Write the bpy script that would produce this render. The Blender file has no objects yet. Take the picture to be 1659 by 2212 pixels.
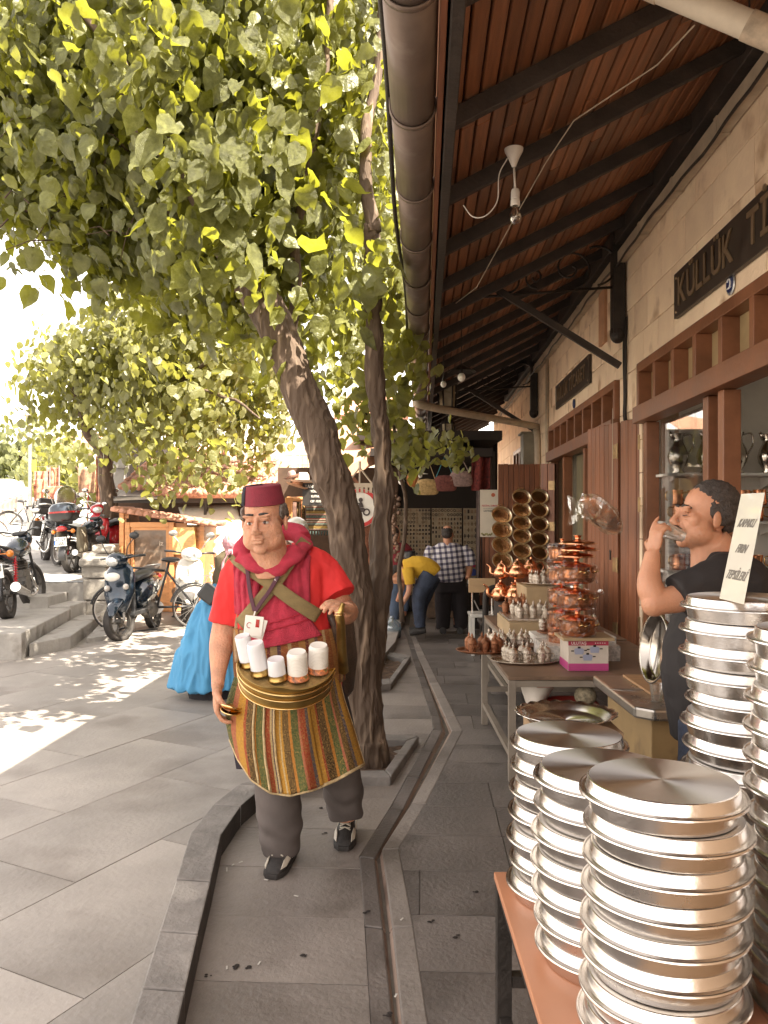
import bpy, bmesh, math, random
import numpy as np
from mathutils import Vector, Matrix, noise, Euler
random.seed(7); RS = np.random.RandomState(11)
S = bpy.context.scene; COL = S.collection
R = math.radians; PI = math.pi
# ---------------------------------------------------------------- camera, sky, sun, exposure
F, HC, HX, HY = 1750.0, 1.65, 829.5, 1115.0      # focal length and horizon on a 1659 x 2212 sheet, eye height in metres
cd = bpy.data.cameras.new('camera'); cam = bpy.data.objects.new('camera', cd); COL.objects.link(cam); S.camera = cam
cam.location = (0, 0, HC); cam.rotation_euler = (R(90), 0, 0)
cd.sensor_fit = 'VERTICAL'; cd.sensor_height = 24; cd.lens = 24*F/2212; cd.shift_y = 9/2212; cd.clip_start = .05; cd.clip_end = 900
S.render.resolution_x, S.render.resolution_y = 768, 1024
SUN = Vector((.70, -.42, 1.0)).normalized()
W = bpy.data.worlds.new('World'); S.world = W; W.use_nodes = True
nt = W.node_tree; nt.nodes.clear()
sky = nt.nodes.new('ShaderNodeTexSky'); sky.sky_type = 'NISHITA'; sky.sun_disc = False
sky.sun_elevation = math.asin(SUN.z); sky.sun_rotation = math.atan2(SUN.x, SUN.y); sky.dust_density = 1.0; sky.air_density = 1.0
hs = nt.nodes.new('ShaderNodeHueSaturation'); hs.inputs['Saturation'].default_value = .22
mx = nt.nodes.new('ShaderNodeMix'); mx.data_type = 'RGBA'; mx.blend_type = 'MULTIPLY'; mx.inputs[0].default_value = 1; mx.inputs[7].default_value = (1.0, .885, .77, 1)
bg = nt.nodes.new('ShaderNodeBackground'); bg.inputs[1].default_value = .15
wo = nt.nodes.new('ShaderNodeOutputWorld')
L = nt.links.new; L(sky.outputs[0], hs.inputs['Color']); L(hs.outputs[0], mx.inputs[6]); L(mx.outputs[2], bg.inputs[0]); L(bg.outputs[0], wo.inputs[0])
sl = bpy.data.lights.new('sun', 'SUN'); sl.energy = 4.8; sl.angle = R(.5); sl.color = (1, .90, .74)
so = bpy.data.objects.new('sun', sl); COL.objects.link(so); so.rotation_euler = (-SUN).to_track_quat('-Z', 'Y').to_euler(); so.location = (5, -5, 12)
S.view_settings.view_transform = 'Standard'; S.view_settings.look = 'None'; S.view_settings.gamma = 1; S.view_settings.exposure = 2.42; S.view_settings.use_curve_mapping = False
# ---------------------------------------------------------------- frames: P pixel+depth, G pixel on a level plane, A arcade axes
TH = math.atan(85.5/1750); cT, sT = math.cos(TH), math.sin(TH)
def P(x, y, Y): return Vector(((x-HX)/F*Y, Y, HC+(HY-y)/F*Y))
def G(x, y, z=0.0): return P(x, y, (HC-z)*F/(y-HY))
def A(u, v, z=0.0): return Vector((u*cT+v*sT, -u*sT+v*cT, z))
def UV(p): return (p.x*cT-p.y*sT, p.x*sT+p.y*cT)
def onwall(x, y, u):                                # where the sight line meets the arcade plane at u: returns v, z
 d = P(x, y, 1)-Vector((0, 0, HC)); t = u/(d.x*cT-d.y*sT); p = d*t
 return (p.x*sT+p.y*cT, HC+p.z)
# ---------------------------------------------------------------- materials
MATS = {}
def mat(name, col, rough=.6, metal=0.0, var=.18, scale=6.0, bump=.0, bscale=None, stretch=(1, 1, 1), obj=0.0, col2=None, coat=0.0, spec=.5, detail=5, spots=None, trans=0.0, aniso=0.0, sss=0.0):
 if name in MATS: return MATS[name]
 m = bpy.data.materials.new(name); m.use_nodes = True; n = m.node_tree; b = n.nodes['Principled BSDF']; l = n.links.new
 b.inputs['Roughness'].default_value = rough; b.inputs['Metallic'].default_value = metal
 b.inputs['Coat Weight'].default_value = coat; b.inputs['Specular IOR Level'].default_value = spec; b.inputs['Transmission Weight'].default_value = trans
 b.inputs['Anisotropic'].default_value = aniso
 if sss: b.inputs['Subsurface Weight'].default_value = sss; b.inputs['Subsurface Radius'].default_value = (.012, .004, .002)
 tc = n.nodes.new('ShaderNodeTexCoord'); mp = n.nodes.new('ShaderNodeMapping'); mp.inputs['Scale'].default_value = stretch; l(tc.outputs['Object'], mp.inputs[0])
 vec = mp.outputs[0]
 if obj:                                         # alike pieces that share a mesh: shift the pattern per piece
  oi = n.nodes.new('ShaderNodeObjectInfo'); ad = n.nodes.new('ShaderNodeVectorMath'); ad.operation = 'ADD'
  sc = n.nodes.new('ShaderNodeMath'); sc.operation = 'MULTIPLY'; sc.inputs[1].default_value = 40; l(oi.outputs['Random'], sc.inputs[0]); l(vec, ad.inputs[0]); l(sc.outputs[0], ad.inputs[1]); vec = ad.outputs[0]
 no = n.nodes.new('ShaderNodeTexNoise'); no.inputs['Scale'].default_value = scale; no.inputs['Detail'].default_value = detail; no.inputs['Roughness'].default_value = .62; l(vec, no.inputs['Vector'])
 rp = n.nodes.new('ShaderNodeValToRGB'); c = Vector(col); c2 = Vector(col2) if col2 else c
 lo = c*(1-var); hi = c2*(1+var)
 rp.color_ramp.elements[0].position = .32; rp.color_ramp.elements[1].position = .68
 rp.color_ramp.elements[0].color = (*lo, 1); rp.color_ramp.elements[1].color = (*[min(1, q) for q in hi], 1)
 l(no.outputs[0], rp.inputs[0]); out = rp.outputs[0]
 if obj:
  mr = n.nodes.new('ShaderNodeMapRange'); mr.inputs[3].default_value = 1-obj; mr.inputs[4].default_value = 1+obj; l(oi.outputs['Random'], mr.inputs[0])
  mu = n.nodes.new('ShaderNodeVectorMath'); mu.operation = 'SCALE'; l(out, mu.inputs[0]); l(mr.outputs[0], mu.inputs['Scale']); out = mu.outputs[0]
 if spots:                                       # (colour, scale, threshold) blotches of dirt with their own shape
  n2 = n.nodes.new('ShaderNodeTexNoise'); n2.inputs['Scale'].default_value = spots[1]; n2.inputs['Detail'].default_value = 6; l(vec, n2.inputs['Vector'])
  r2 = n.nodes.new('ShaderNodeValToRGB'); r2.color_ramp.elements[0].position = spots[2]; r2.color_ramp.elements[1].position = spots[2]+.12; r2.color_ramp.elements[0].color = (0, 0, 0, 1); r2.color_ramp.elements[1].color = (.8, .8, .8, 1)
  l(n2.outputs[0], r2.inputs[0]); mm = n.nodes.new('ShaderNodeMix'); mm.data_type = 'RGBA'; l(r2.outputs[0], mm.inputs[0]); l(out, mm.inputs[6]); mm.inputs[7].default_value = (*spots[0], 1); out = mm.outputs[2]
 l(out, b.inputs['Base Color'])
 rr = n.nodes.new('ShaderNodeMapRange'); rr.inputs[3].default_value = max(0.02, rough-.10); rr.inputs[4].default_value = min(1, rough+.10); l(no.outputs[0], rr.inputs[0]); l(rr.outputs[0], b.inputs['Roughness'])
 if bump:
  nb = n.nodes.new('ShaderNodeTexNoise'); nb.inputs['Scale'].default_value = bscale or scale*6; nb.inputs['Detail'].default_value = 6; l(vec, nb.inputs['Vector'])
  bp = n.nodes.new('ShaderNodeBump'); bp.inputs['Strength'].default_value = min(1, bump); bp.inputs['Distance'].default_value = .01; l(nb.outputs[0], bp.inputs['Height']); l(bp.outputs[0], b.inputs['Normal'])
 MATS[name] = m; return m
def flat(name, col, rough=.6, metal=0, **k): return mat(name, col, rough, metal, var=.06, scale=12, **k)
def leafmat(name, c1, c2, tr, tw=.42, scale=1.6):
 m = bpy.data.materials.new(name); m.use_nodes = True; n = m.node_tree; n.nodes.clear(); l = n.links.new
 tc = n.nodes.new('ShaderNodeTexCoord'); no = n.nodes.new('ShaderNodeTexNoise'); no.inputs['Scale'].default_value = scale; no.inputs['Detail'].default_value = 8; no.inputs['Roughness'].default_value = .75
 oi = n.nodes.new('ShaderNodeObjectInfo'); ad = n.nodes.new('ShaderNodeVectorMath'); l(tc.outputs['Object'], ad.inputs[0]); l(oi.outputs['Location'], ad.inputs[1]); l(ad.outputs[0], no.inputs['Vector'])
 rp = n.nodes.new('ShaderNodeValToRGB'); rp.color_ramp.elements[0].position = .35; rp.color_ramp.elements[1].position = .66; rp.color_ramp.elements[0].color = (*c1, 1); rp.color_ramp.elements[1].color = (*c2, 1); l(no.outputs[0], rp.inputs[0])
 d = n.nodes.new('ShaderNodeBsdfPrincipled'); d.inputs['Roughness'].default_value = .42; d.inputs['Specular IOR Level'].default_value = .55; l(rp.outputs[0], d.inputs['Base Color'])
 t = n.nodes.new('ShaderNodeBsdfTranslucent'); mm = n.nodes.new('ShaderNodeMix'); mm.data_type = 'RGBA'; mm.inputs[0].default_value = .65; l(rp.outputs[0], mm.inputs[6]); mm.inputs[7].default_value = (*tr, 1); l(mm.outputs[2], t.inputs[0])
 nb = n.nodes.new('ShaderNodeTexNoise'); nb.inputs['Scale'].default_value = 38; nb.inputs['Detail'].default_value = 3; l(ad.outputs[0], nb.inputs['Vector'])
 bp = n.nodes.new('ShaderNodeBump'); bp.inputs['Strength'].default_value = .9; bp.inputs['Distance'].default_value = .012; l(nb.outputs[0], bp.inputs['Height']); l(bp.outputs[0], d.inputs['Normal'])
 s = n.nodes.new('ShaderNodeMixShader'); s.inputs[0].default_value = tw; o = n.nodes.new('ShaderNodeOutputMaterial'); l(d.outputs[0], s.inputs[1]); l(t.outputs[0], s.inputs[2]); l(s.outputs[0], o.inputs[0])
 return m
def thinglass(name, tint=(1, 1, 1), refl=.12, rough=.03, opac=0.0, body=(.8, .8, .8), bump=0, bscale=20, fk=.6):
 m = bpy.data.materials.new(name); m.use_nodes = True; n = m.node_tree; n.nodes.clear(); l = n.links.new
 t = n.nodes.new('ShaderNodeBsdfTransparent'); t.inputs[0].default_value = (*tint, 1); g = n.nodes.new('ShaderNodeBsdfGlossy'); g.inputs['Roughness'].default_value = rough
 fr = n.nodes.new('ShaderNodeLayerWeight'); fr.inputs[0].default_value = .35; ma = n.nodes.new('ShaderNodeMath'); ma.operation = 'MULTIPLY_ADD'; ma.inputs[1].default_value = fk; ma.inputs[2].default_value = refl; ma.use_clamp = True; l(fr.outputs['Fresnel'], ma.inputs[0])
 s = n.nodes.new('ShaderNodeMixShader'); l(ma.outputs[0], s.inputs[0]); l(t.outputs[0], s.inputs[1]); l(g.outputs[0], s.inputs[2]); last = s
 if opac:
  d = n.nodes.new('ShaderNodeBsdfDiffuse'); d.inputs[0].default_value = (*body, 1); s2 = n.nodes.new('ShaderNodeMixShader'); s2.inputs[0].default_value = opac; l(s.outputs[0], s2.inputs[1]); l(d.outputs[0], s2.inputs[2]); last = s2
 if bump:
  tc = n.nodes.new('ShaderNodeTexCoord'); v = n.nodes.new('ShaderNodeTexVoronoi'); v.inputs['Scale'].default_value = bscale; l(tc.outputs['Object'], v.inputs['Vector'])
  b = n.nodes.new('ShaderNodeBump'); b.inputs['Strength'].default_value = bump; b.inputs['Distance'].default_value = .02; l(v.outputs['Distance'], b.inputs['Height']); l(b.outputs[0], g.inputs['Normal']); l(b.outputs[0], fr.inputs['Normal'])
 o = n.nodes.new('ShaderNodeOutputMaterial'); l(last.outputs[0], o.inputs[0]); return m
# ---------------------------------------------------------------- objects
WM = {}
def link(o, parent=None):
 COL.objects.link(o)
 if parent is not None: o.parent = parent
 WM[o.name] = (WM[parent.name] if parent is not None else Matrix()) @ Matrix.LocRotScale(o.location, o.rotation_euler, o.scale)
 return o
def thing(name, label, cat, loc=(0, 0, 0), rz=0, group=None):
 o = bpy.data.objects.new(name, None); o.empty_display_size = .1; o.location = loc; o.rotation_euler = (0, 0, rz); link(o)
 o['label'] = label; o['category'] = cat
 if group: o['group'] = group
 return o
def dup(root, loc=None, rz=None, label=None, group=None, scale=None, rot=None):
 def rec(o, par):
  c = o.copy(); COL.objects.link(c)
  if par is not None: c.parent = par
  for ch in KIDS.get(o.name, []): rec(ch, c)
  return c
 r = rec(root, None)
 if loc is not None: r.location = loc
 if rz is not None: r.rotation_euler = (0, 0, rz)
 if rot is not None: r.rotation_euler = rot
 if scale is not None: r.scale = scale if hasattr(scale, '__len__') else (scale,)*3
 if label: r['label'] = label
 if group: r['group'] = group
 return r
KIDS = {}
def frame(d):                                       # orthonormal pair across direction d
 d = Vector(d).normalized(); a = Vector((0, 0, 1)) if abs(d.z) < .95 else Vector((1, 0, 0)); x = d.cross(a).normalized(); return x, x.cross(d).normalized()
class MB:
 def __init__(s): s.v = []; s.f = []; s.m = []; s.cur = 0; s.uv = None
 def add(s, vs, fs):
  b = len(s.v); s.v += [tuple(q) for q in vs]; s.f += [tuple(i+b for i in f) for f in fs]; s.m += [s.cur]*len(fs); return s
 def box(s, c, d, rz=0, rx=0, ry=0, M=None):
  h = Vector(d)/2; E = M if M is not None else Euler((rx, ry, rz)).to_matrix(); c = Vector(c)
  vs = [c+E @ Vector((x*h.x, y*h.y, z*h.z)) for z in (-1, 1) for y in (-1, 1) for x in (-1, 1)]
  return s.add(vs, [(0, 2, 3, 1), (4, 5, 7, 6), (0, 1, 5, 4), (2, 6, 7, 3), (0, 4, 6, 2), (1, 3, 7, 5)])
 def bar(s, a, b, w, h, up=(0, 0, 1)):           # rectangular bar between two points
  a = Vector(a); b = Vector(b); d = (b-a).normalized(); x = d.cross(Vector(up)).normalized(); z = x.cross(d).normalized()
  vs = [q+x*i*w/2+z*j*h/2 for q in (a, b) for j in (-1, 1) for i in (-1, 1)]
  return s.add(vs, [(0, 1, 3, 2), (4, 6, 7, 5), (0, 4, 5, 1), (2, 3, 7, 6), (0, 2, 6, 4), (1, 5, 7, 3)])
 def tube(s, pts, r, n=8, cap=True, sq=1.0, twist=None):
  pts = [Vector(p) for p in pts]; k = len(pts); rr = r if hasattr(r, '__len__') else [r]*k; vs = []
  px, pz = frame(pts[1]-pts[0])
  for i, p in enumerate(pts):
   d = (pts[min(i+1, k-1)]-pts[max(i-1, 0)]).normalized(); px = (px-d*px.dot(d)).normalized(); pz = px.cross(d).normalized()
   ra = rr[i]
   if hasattr(ra, '__len__'): ra, rb = ra
   else: rb = ra*sq
   vs += [p+px*ra*math.cos(2*PI*j/n)+pz*rb*math.sin(2*PI*j/n) for j in range(n)]
  fs = [(i*n+j, i*n+(j+1) % n, (i+1)*n+(j+1) % n, (i+1)*n+j) for i in range(k-1) for j in range(n)]
  if cap: fs += [tuple(range(n))[::-1], tuple((k-1)*n+j for j in range(n))]
  return s.add(vs, fs)
 def loft(s, rings, cap=True):                   # rings: list of lists of points, same count
  n = len(rings[0]); k = len(rings); vs = [q for r_ in rings for q in r_]
  fs = [(i*n+j, i*n+(j+1) % n, (i+1)*n+(j+1) % n, (i+1)*n+j) for i in range(k-1) for j in range(n)]
  if cap: fs += [tuple(range(n))[::-1], tuple((k-1)*n+j for j in range(n))]
  return s.add(vs, fs)
 def lathe(s, prof, c=(0, 0, 0), n=24, M=None, cap=False, wob=0):
  c = Vector(c); vs = []
  for r_, z in prof:
   for j in range(n):
    a = 2*PI*j/n; q = Vector((r_*math.cos(a), r_*math.sin(a), z+(wob*math.sin(a*8) if wob else 0))); vs.append(c+(M @ q if M is not None else q))
  k = len(prof); fs = [(i*n+j, i*n+(j+1) % n, (i+1)*n+(j+1) % n, (i+1)*n+j) for i in range(k-1) for j in range(n)]
  if cap: fs += [tuple(range(n))[::-1], tuple((k-1)*n+j for j in range(n))]
  return s.add(vs, fs)
 def ell(s, c, r, n=14, m=10, M=None):
  r = Vector(r) if hasattr(r, '__len__') else Vector((r, r, r)); c = Vector(c); vs = []
  for i in range(1, m):
   t = PI*i/m
   for j in range(n):
    q = Vector((r.x*math.sin(t)*math.cos(2*PI*j/n), r.y*math.sin(t)*math.sin(2*PI*j/n), r.z*math.cos(t))); vs.append(c+(M @ q if M is not None else q))
  q0 = Vector((0, 0, r.z)); q1 = -q0
  if M is not None: q0 = M @ q0; q1 = M @ q1
  vs += [c+q0, c+q1]; a = len(vs)-2; b = a+1
  fs = [(i*n+j, (i+1)*n+j, (i+1)*n+(j+1) % n, i*n+(j+1) % n) for i in range(m-2) for j in range(n)]
  fs += [(a, j, (j+1) % n) for j in range(n)]+[(b, (m-2)*n+(j+1) % n, (m-2)*n+j) for j in range(n)]
  return s.add(vs, fs)
 def prism(s, poly, z0, z1, inset=0):
  n = len(poly); ar = sum(poly[i][0]*poly[(i+1) % n][1]-poly[(i+1) % n][0]*poly[i][1] for i in range(n))
  if ar < 0: poly = poly[::-1]
  vs = [(x, y, z0) for x, y in poly]+[(x, y, z1) for x, y in poly]
  return s.add(vs, [tuple(range(n))[::-1], tuple(range(n, 2*n))]+[(i, (i+1) % n, n+(i+1) % n, n+i) for i in range(n)])
 def sheet(s, fn, nu, nv, thick=0, uvs=False):    # fn(a,b) -> point, a,b in 0..1
  b0 = len(s.v); vs = [Vector(fn(i/nu, j/nv)) for j in range(nv+1) for i in range(nu+1)]
  fs = [(j*(nu+1)+i, j*(nu+1)+i+1, (j+1)*(nu+1)+i+1, (j+1)*(nu+1)+i) for j in range(nv) for i in range(nu)]
  if uvs:
   if s.uv is None: s.uv = {}
   for j in range(nv+1):
    for i in range(nu+1): s.uv[b0+j*(nu+1)+i] = (i/nu, j/nv)
  return s.add(vs, fs)
 def mesh(s, name, mats, smooth=False):
  me = bpy.data.meshes.new(name); me.from_pydata(s.v, [], s.f);
  for m in (mats if isinstance(mats, (list, tuple)) else [mats]): me.materials.append(m)
  if any(s.m): me.polygons.foreach_set('material_index', s.m)
  if smooth: me.polygons.foreach_set('use_smooth', [True]*len(s.f))
  if s.uv:
   ul = me.uv_layers.new(name='UVMap'); li = np.zeros(len(me.loops), 'i'); me.loops.foreach_get('vertex_index', li)
   ul.data.foreach_set('uv', np.array([s.uv.get(int(i), (0, 0)) for i in li], 'f').ravel())
  me.update(); return me
 def build(s, name, mats, parent=None, smooth=False, world=False, bevel=0, label=None, solid=0, sub=0, angle=None):
  if world and parent is not None:
   I = WM[parent.name].inverted(); s.v = [tuple(I @ Vector(q)) for q in s.v]
  me = s.mesh(name, mats, smooth); o = bpy.data.objects.new(name, me); link(o, parent)
  if parent is not None: KIDS.setdefault(parent.name, []).append(o)
  if angle:
   me.set_sharp_from_angle(angle=R(angle))
  if solid: q = o.modifiers.new('solid', 'SOLIDIFY'); q.thickness = solid; q.offset = 0
  if sub: q = o.modifiers.new('sub', 'SUBSURF'); q.levels = q.render_levels = sub
  if bevel: q = o.modifiers.new('bevel', 'BEVEL'); q.width = bevel; q.segments = 2; q.limit_method = 'ANGLE'
  if label: o['label'] = label
  return o
def solo(mb, name, mats, label, cat, loc=None, group=None, **k):   # a thing that is one mesh; verts given in world space
 if loc is None:
  a = np.array(mb.v); loc = (a[:, 0].mean(), a[:, 1].mean(), a[:, 2].min())
 mb.v = [(x-loc[0], y-loc[1], z-loc[2]) for x, y, z in mb.v]
 o = mb.build(name, mats, None, **k); o.location = loc; WM[o.name] = Matrix.Translation(loc)
 o['label'] = label; o['category'] = cat
 if group: o['group'] = group
 return o
def struct(mb, name, mats, **k): o = mb.build(name, mats, None, **k); o['kind'] = 'structure'; return o
def piece(me, name, parent, loc=(0, 0, 0), rz=0, scale=None, rot=None):   # a further use of a shared mesh
 o = bpy.data.objects.new(name, me); o.location = loc; o.rotation_euler = rot if rot is not None else (0, 0, rz)
 if scale is not None: o.scale = scale
 COL.objects.link(o); o.parent = parent; KIDS.setdefault(parent.name, []).append(o); WM[o.name] = WM[parent.name] @ Matrix.LocRotScale(o.location, o.rotation_euler, o.scale); return o
def clip(sub, quad):                                # Sutherland-Hodgman: region polygon cut by a convex piece
 ar = sum(quad[i][0]*quad[(i+1) % len(quad)][1]-quad[(i+1) % len(quad)][0]*quad[i][1] for i in range(len(quad)))
 if ar < 0: quad = quad[::-1]
 out = list(sub)
 for i in range(len(quad)):
  a = quad[i]; b = quad[(i+1) % len(quad)]; inp = out; out = []
  if not inp: return []
  side = lambda p: (b[0]-a[0])*(p[1]-a[1])-(b[1]-a[1])*(p[0]-a[0])
  for j, p in enumerate(inp):
   q = inp[j-1]; sp, sq = side(p), side(q)
   if (sp >= 0) != (sq >= 0): t = sq/(sq-sp); out.append((q[0]+t*(p[0]-q[0]), q[1]+t*(p[1]-q[1])))
   if sp >= 0: out.append(p)
 res = []
 for p in out:
  if not res or (p[0]-res[-1][0])**2+(p[1]-res[-1][1])**2 > 1e-6: res.append(p)
 if len(res) > 2 and (res[0][0]-res[-1][0])**2+(res[0][1]-res[-1][1])**2 < 1e-6: res.pop()
 return res if len(res) > 2 else []
def area(p): return abs(sum(p[i][0]*p[(i+1) % len(p)][1]-p[(i+1) % len(p)][0]*p[i][1] for i in range(len(p))))/2
def remesh(mb, voxel, it=4, fac=.5, disp=None, smooth=True):
 """one continuous skin over overlapping volumes"""
 me = mb.mesh('tmp', []); o = bpy.data.objects.new('tmp', me); COL.objects.link(o)
 q = o.modifiers.new('r', 'REMESH'); q.mode = 'VOXEL'; q.voxel_size = voxel
 if it: q = o.modifiers.new('s', 'SMOOTH'); q.factor = fac; q.iterations = it
 dg = bpy.context.evaluated_depsgraph_get(); dg.update(); out = bpy.data.meshes.new_from_object(o.evaluated_get(dg))
 bpy.data.objects.remove(o); bpy.data.meshes.remove(me)
 if disp:
  out.update(); co = [v.co.copy() for v in out.vertices]; nn = [v.normal.copy() for v in out.vertices]
  for v, c, n_ in zip(out.vertices, co, nn): v.co = c+n_*disp(c)
 if smooth: out.polygons.foreach_set('use_smooth', [True]*len(out.polygons))
 out.update(); return out
def addmesh(me, name, mats, parent, world=False, label=None, tr=None):
 me.materials.clear()
 for m in (mats if isinstance(mats, (list, tuple)) else [mats]): me.materials.append(m)
 if world: me.transform(WM[parent.name].inverted())
 me.name = name; o = bpy.data.objects.new(name, me); link(o, parent)
 if parent is not None: KIDS.setdefault(parent.name, []).append(o)
 if label: o['label'] = label
 return o
def text(body, size, M, mat_, name, parent, ext=.002, align='CENTER', label=None, sx=1.0):
 cu = bpy.data.curves.new('t', 'FONT'); cu.body = body; cu.size = size; cu.align_x = align; cu.align_y = 'CENTER'; cu.extrude = ext; cu.resolution_u = 3; cu.offset = size*.012
 o = bpy.data.objects.new('t', cu); COL.objects.link(o); dg = bpy.context.evaluated_depsgraph_get(); dg.update()
 me = bpy.data.meshes.new_from_object(o.evaluated_get(dg)); bpy.data.objects.remove(o); bpy.data.curves.remove(cu)
 me.transform(Matrix.Diagonal((sx, 1, 1, 1))); me.transform(M); return addmesh(me, name, mat_, parent, label=label)
def letters(body, size, M, mat_, parent, ext=.004, sx=.95, gap=.10):   # every letter a piece of its own
 x = 0; obs = []
 for ch in body:
  if ch == ' ': x += size*.32; continue
  o = text(ch, size, Matrix(), mat_, 'letter', parent, ext=ext, sx=sx, align='LEFT'); xs = [v.co.x for v in o.data.vertices]; w = max(xs)-min(xs); obs.append((o, x-min(xs))); x += w+size*gap
 for o, d in obs: o.data.transform(M @ Matrix.Translation((d-x/2, 0, 0)))
def TM(loc, xdir, ydir=(0, 0, 1)):                  # text matrix: letters run along xdir, stand along ydir
 x = Vector(xdir).normalized(); y = Vector(ydir).normalized(); z = x.cross(y).normalized(); y = z.cross(x)
 M = Matrix((x, y, z)).transposed().to_4x4(); M.translation = Vector(loc); return M
def arc(c, r, a0, a1, n, ax=(1, 0, 0), ay=(0, 0, 1)):
 c = Vector(c); ax = Vector(ax); ay = Vector(ay); return [c+ax*r*math.cos(a0+(a1-a0)*i/n)+ay*r*math.sin(a0+(a1-a0)*i/n) for i in range(n+1)]
def bez(pts, n=8):                                  # Catmull-Rom through points
 p = [Vector(q) for q in pts]; p = [p[0]*2-p[1]]+p+[p[-1]*2-p[-2]]; out = []
 for i in range(1, len(p)-2):
  for k in range(n):
   t = k/n; out.append(.5*((2*p[i])+(p[i+1]-p[i-1])*t+(2*p[i-1]-5*p[i]+4*p[i+1]-p[i+2])*t*t+(3*p[i]-p[i-1]-3*p[i+1]+p[i+2])*t**3))
 out.append(p[-2]); return out
ORD = ['first', 'second', 'third', 'fourth', 'fifth', 'sixth', 'seventh', 'eighth', 'ninth', 'tenth', 'eleventh', 'twelfth', 'thirteenth', 'fourteenth', 'fifteenth', 'sixteenth']
# ================================================================ GROUND
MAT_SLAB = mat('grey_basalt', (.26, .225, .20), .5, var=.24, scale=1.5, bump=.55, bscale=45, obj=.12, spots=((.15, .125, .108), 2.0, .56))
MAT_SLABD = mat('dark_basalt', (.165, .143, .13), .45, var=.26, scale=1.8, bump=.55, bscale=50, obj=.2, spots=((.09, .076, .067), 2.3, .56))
MAT_ROAD = mat('road_stone', (.31, .28, .255), .55, var=.24, scale=1.1, bump=.3, bscale=42, obj=.10, spots=((.20, .172, .15), 1.3, .55))
MAT_KERB = mat('kerb_stone', (.22, .20, .185), .7, var=.25, scale=5, bump=.6, bscale=40, obj=.1, spots=((.36, .33, .30), 3, .58))
MAT_JOINT = mat('joint_dirt', (.14, .12, .10), .9, var=.3, scale=9)
MAT_CHAN = mat('channel_stone', (.30, .215, .17), .72, var=.25, scale=4, bump=.6, bscale=45, spots=((.12, .07, .05), 3.5, .58), obj=.08)
MAT_SOIL = mat('soil', (.12, .075, .05), .95, var=.5, scale=14, bump=1, bscale=60)
RZ = .10                                            # the road lies a kerb's height above the walk
g = MB(); g.prism([(-70, -6), (60, -6), (60, 110), (-70, 110)], -.6, -.03); struct(g, 'ground', MAT_JOINT)
def uvp(x, y, z=0): return UV(G(x, y, z))
def pl(pts, z=0): return [uvp(x, y, z) for x, y in pts]
def ext(pts, v):                                    # extend the first segment towards the viewer
 a, b = pts[0], pts[1]; t = (v-a[1])/(a[1]-b[1]); return [(a[0]+(a[0]-b[0])*t, v)]+pts
kerbR = pl([(400, 2212), (428, 2080), (455, 1960), (478, 1850), (520, 1785), (572, 1738), (655, 1712), (735, 1692)])   # foot of the kerb on the walk side
chL = pl([(800, 2212), (787, 2000), (776, 1850), (842, 1745), (935, 1575), (930, 1545), (896, 1440), (880, 1385), (866, 1350)])
chA = [(u+.075, v) for u, v in chL]
chR = pl([(925, 2212), (893, 2000), (862, 1832), (920, 1735), (1000, 1578), (985, 1548), (932, 1445), (905, 1390), (884, 1350)])
chB = [(u-.085, v) for u, v in chR]
kerbR, chL, chA, chR, chB = [ext(q, -1.0) for q in (kerbR, chL, chA, chR, chB)]
kerbL = [(u-.13-.02*min(v, 4)/4, v) for u, v in kerbR]
def W3(uv, z): return A(uv[0], uv[1], z)
def wpoly(pp): return [tuple(A(u, v))[:2] for u, v in pp]
def paving(name, region, ang, lw, rw, z, m, org=(0, 0), th=.03, gap=.003, stag=.5, maxn=300, jit=.15, amin=.004):
 """slabs laid in courses, each one a stone of its own, cut to the edge of the region (world x, y)"""
 par = bpy.data.objects[name]; c, s = math.cos(ang), math.sin(ang); rnd = random.Random(name)
 q = [((x-org[0])*c+(y-org[1])*s, -(x-org[0])*s+(y-org[1])*c) for x, y in region]
 x0 = min(p[0] for p in q); x1 = max(p[0] for p in q); y0 = min(p[1] for p in q); y1 = max(p[1] for p in q); n = 0; j = math.floor(y0/rw)
 while j*rw < y1 and n < maxn:
  i0 = math.floor(x0/lw)-1; off = (j % 2)*stag*lw+rnd.uniform(-jit, jit)*lw; xs = [i*lw+off+rnd.uniform(-jit, jit)*lw*.6 for i in range(i0, int(x1/lw)+3)]
  for a, b in zip(xs, xs[1:]):
   pc = clip(q, [(a+gap, j*rw+gap), (b-gap, j*rw+gap), (b-gap, (j+1)*rw-gap), (a+gap, (j+1)*rw-gap)])
   if len(pc) < 3 or area(pc) < amin: continue
   w = [(x*c-y*s+org[0], x*s+y*c+org[1]) for x, y in pc]; cx = sum(p[0] for p in w)/len(w); cy = sum(p[1] for p in w)/len(w)
   mb = MB(); h = rnd.uniform(-.0012, .0012); e = .004
   mb.prism([(x-cx, y-cy) for x, y in w], -th, h)
   o = mb.build('paving_slab', m, par); o.location = (cx, cy, z); n += 1
   o.rotation_euler = (rnd.uniform(-.0012, .0012), rnd.uniform(-.0012, .0012), 0)
  j += 1
 return n
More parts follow.
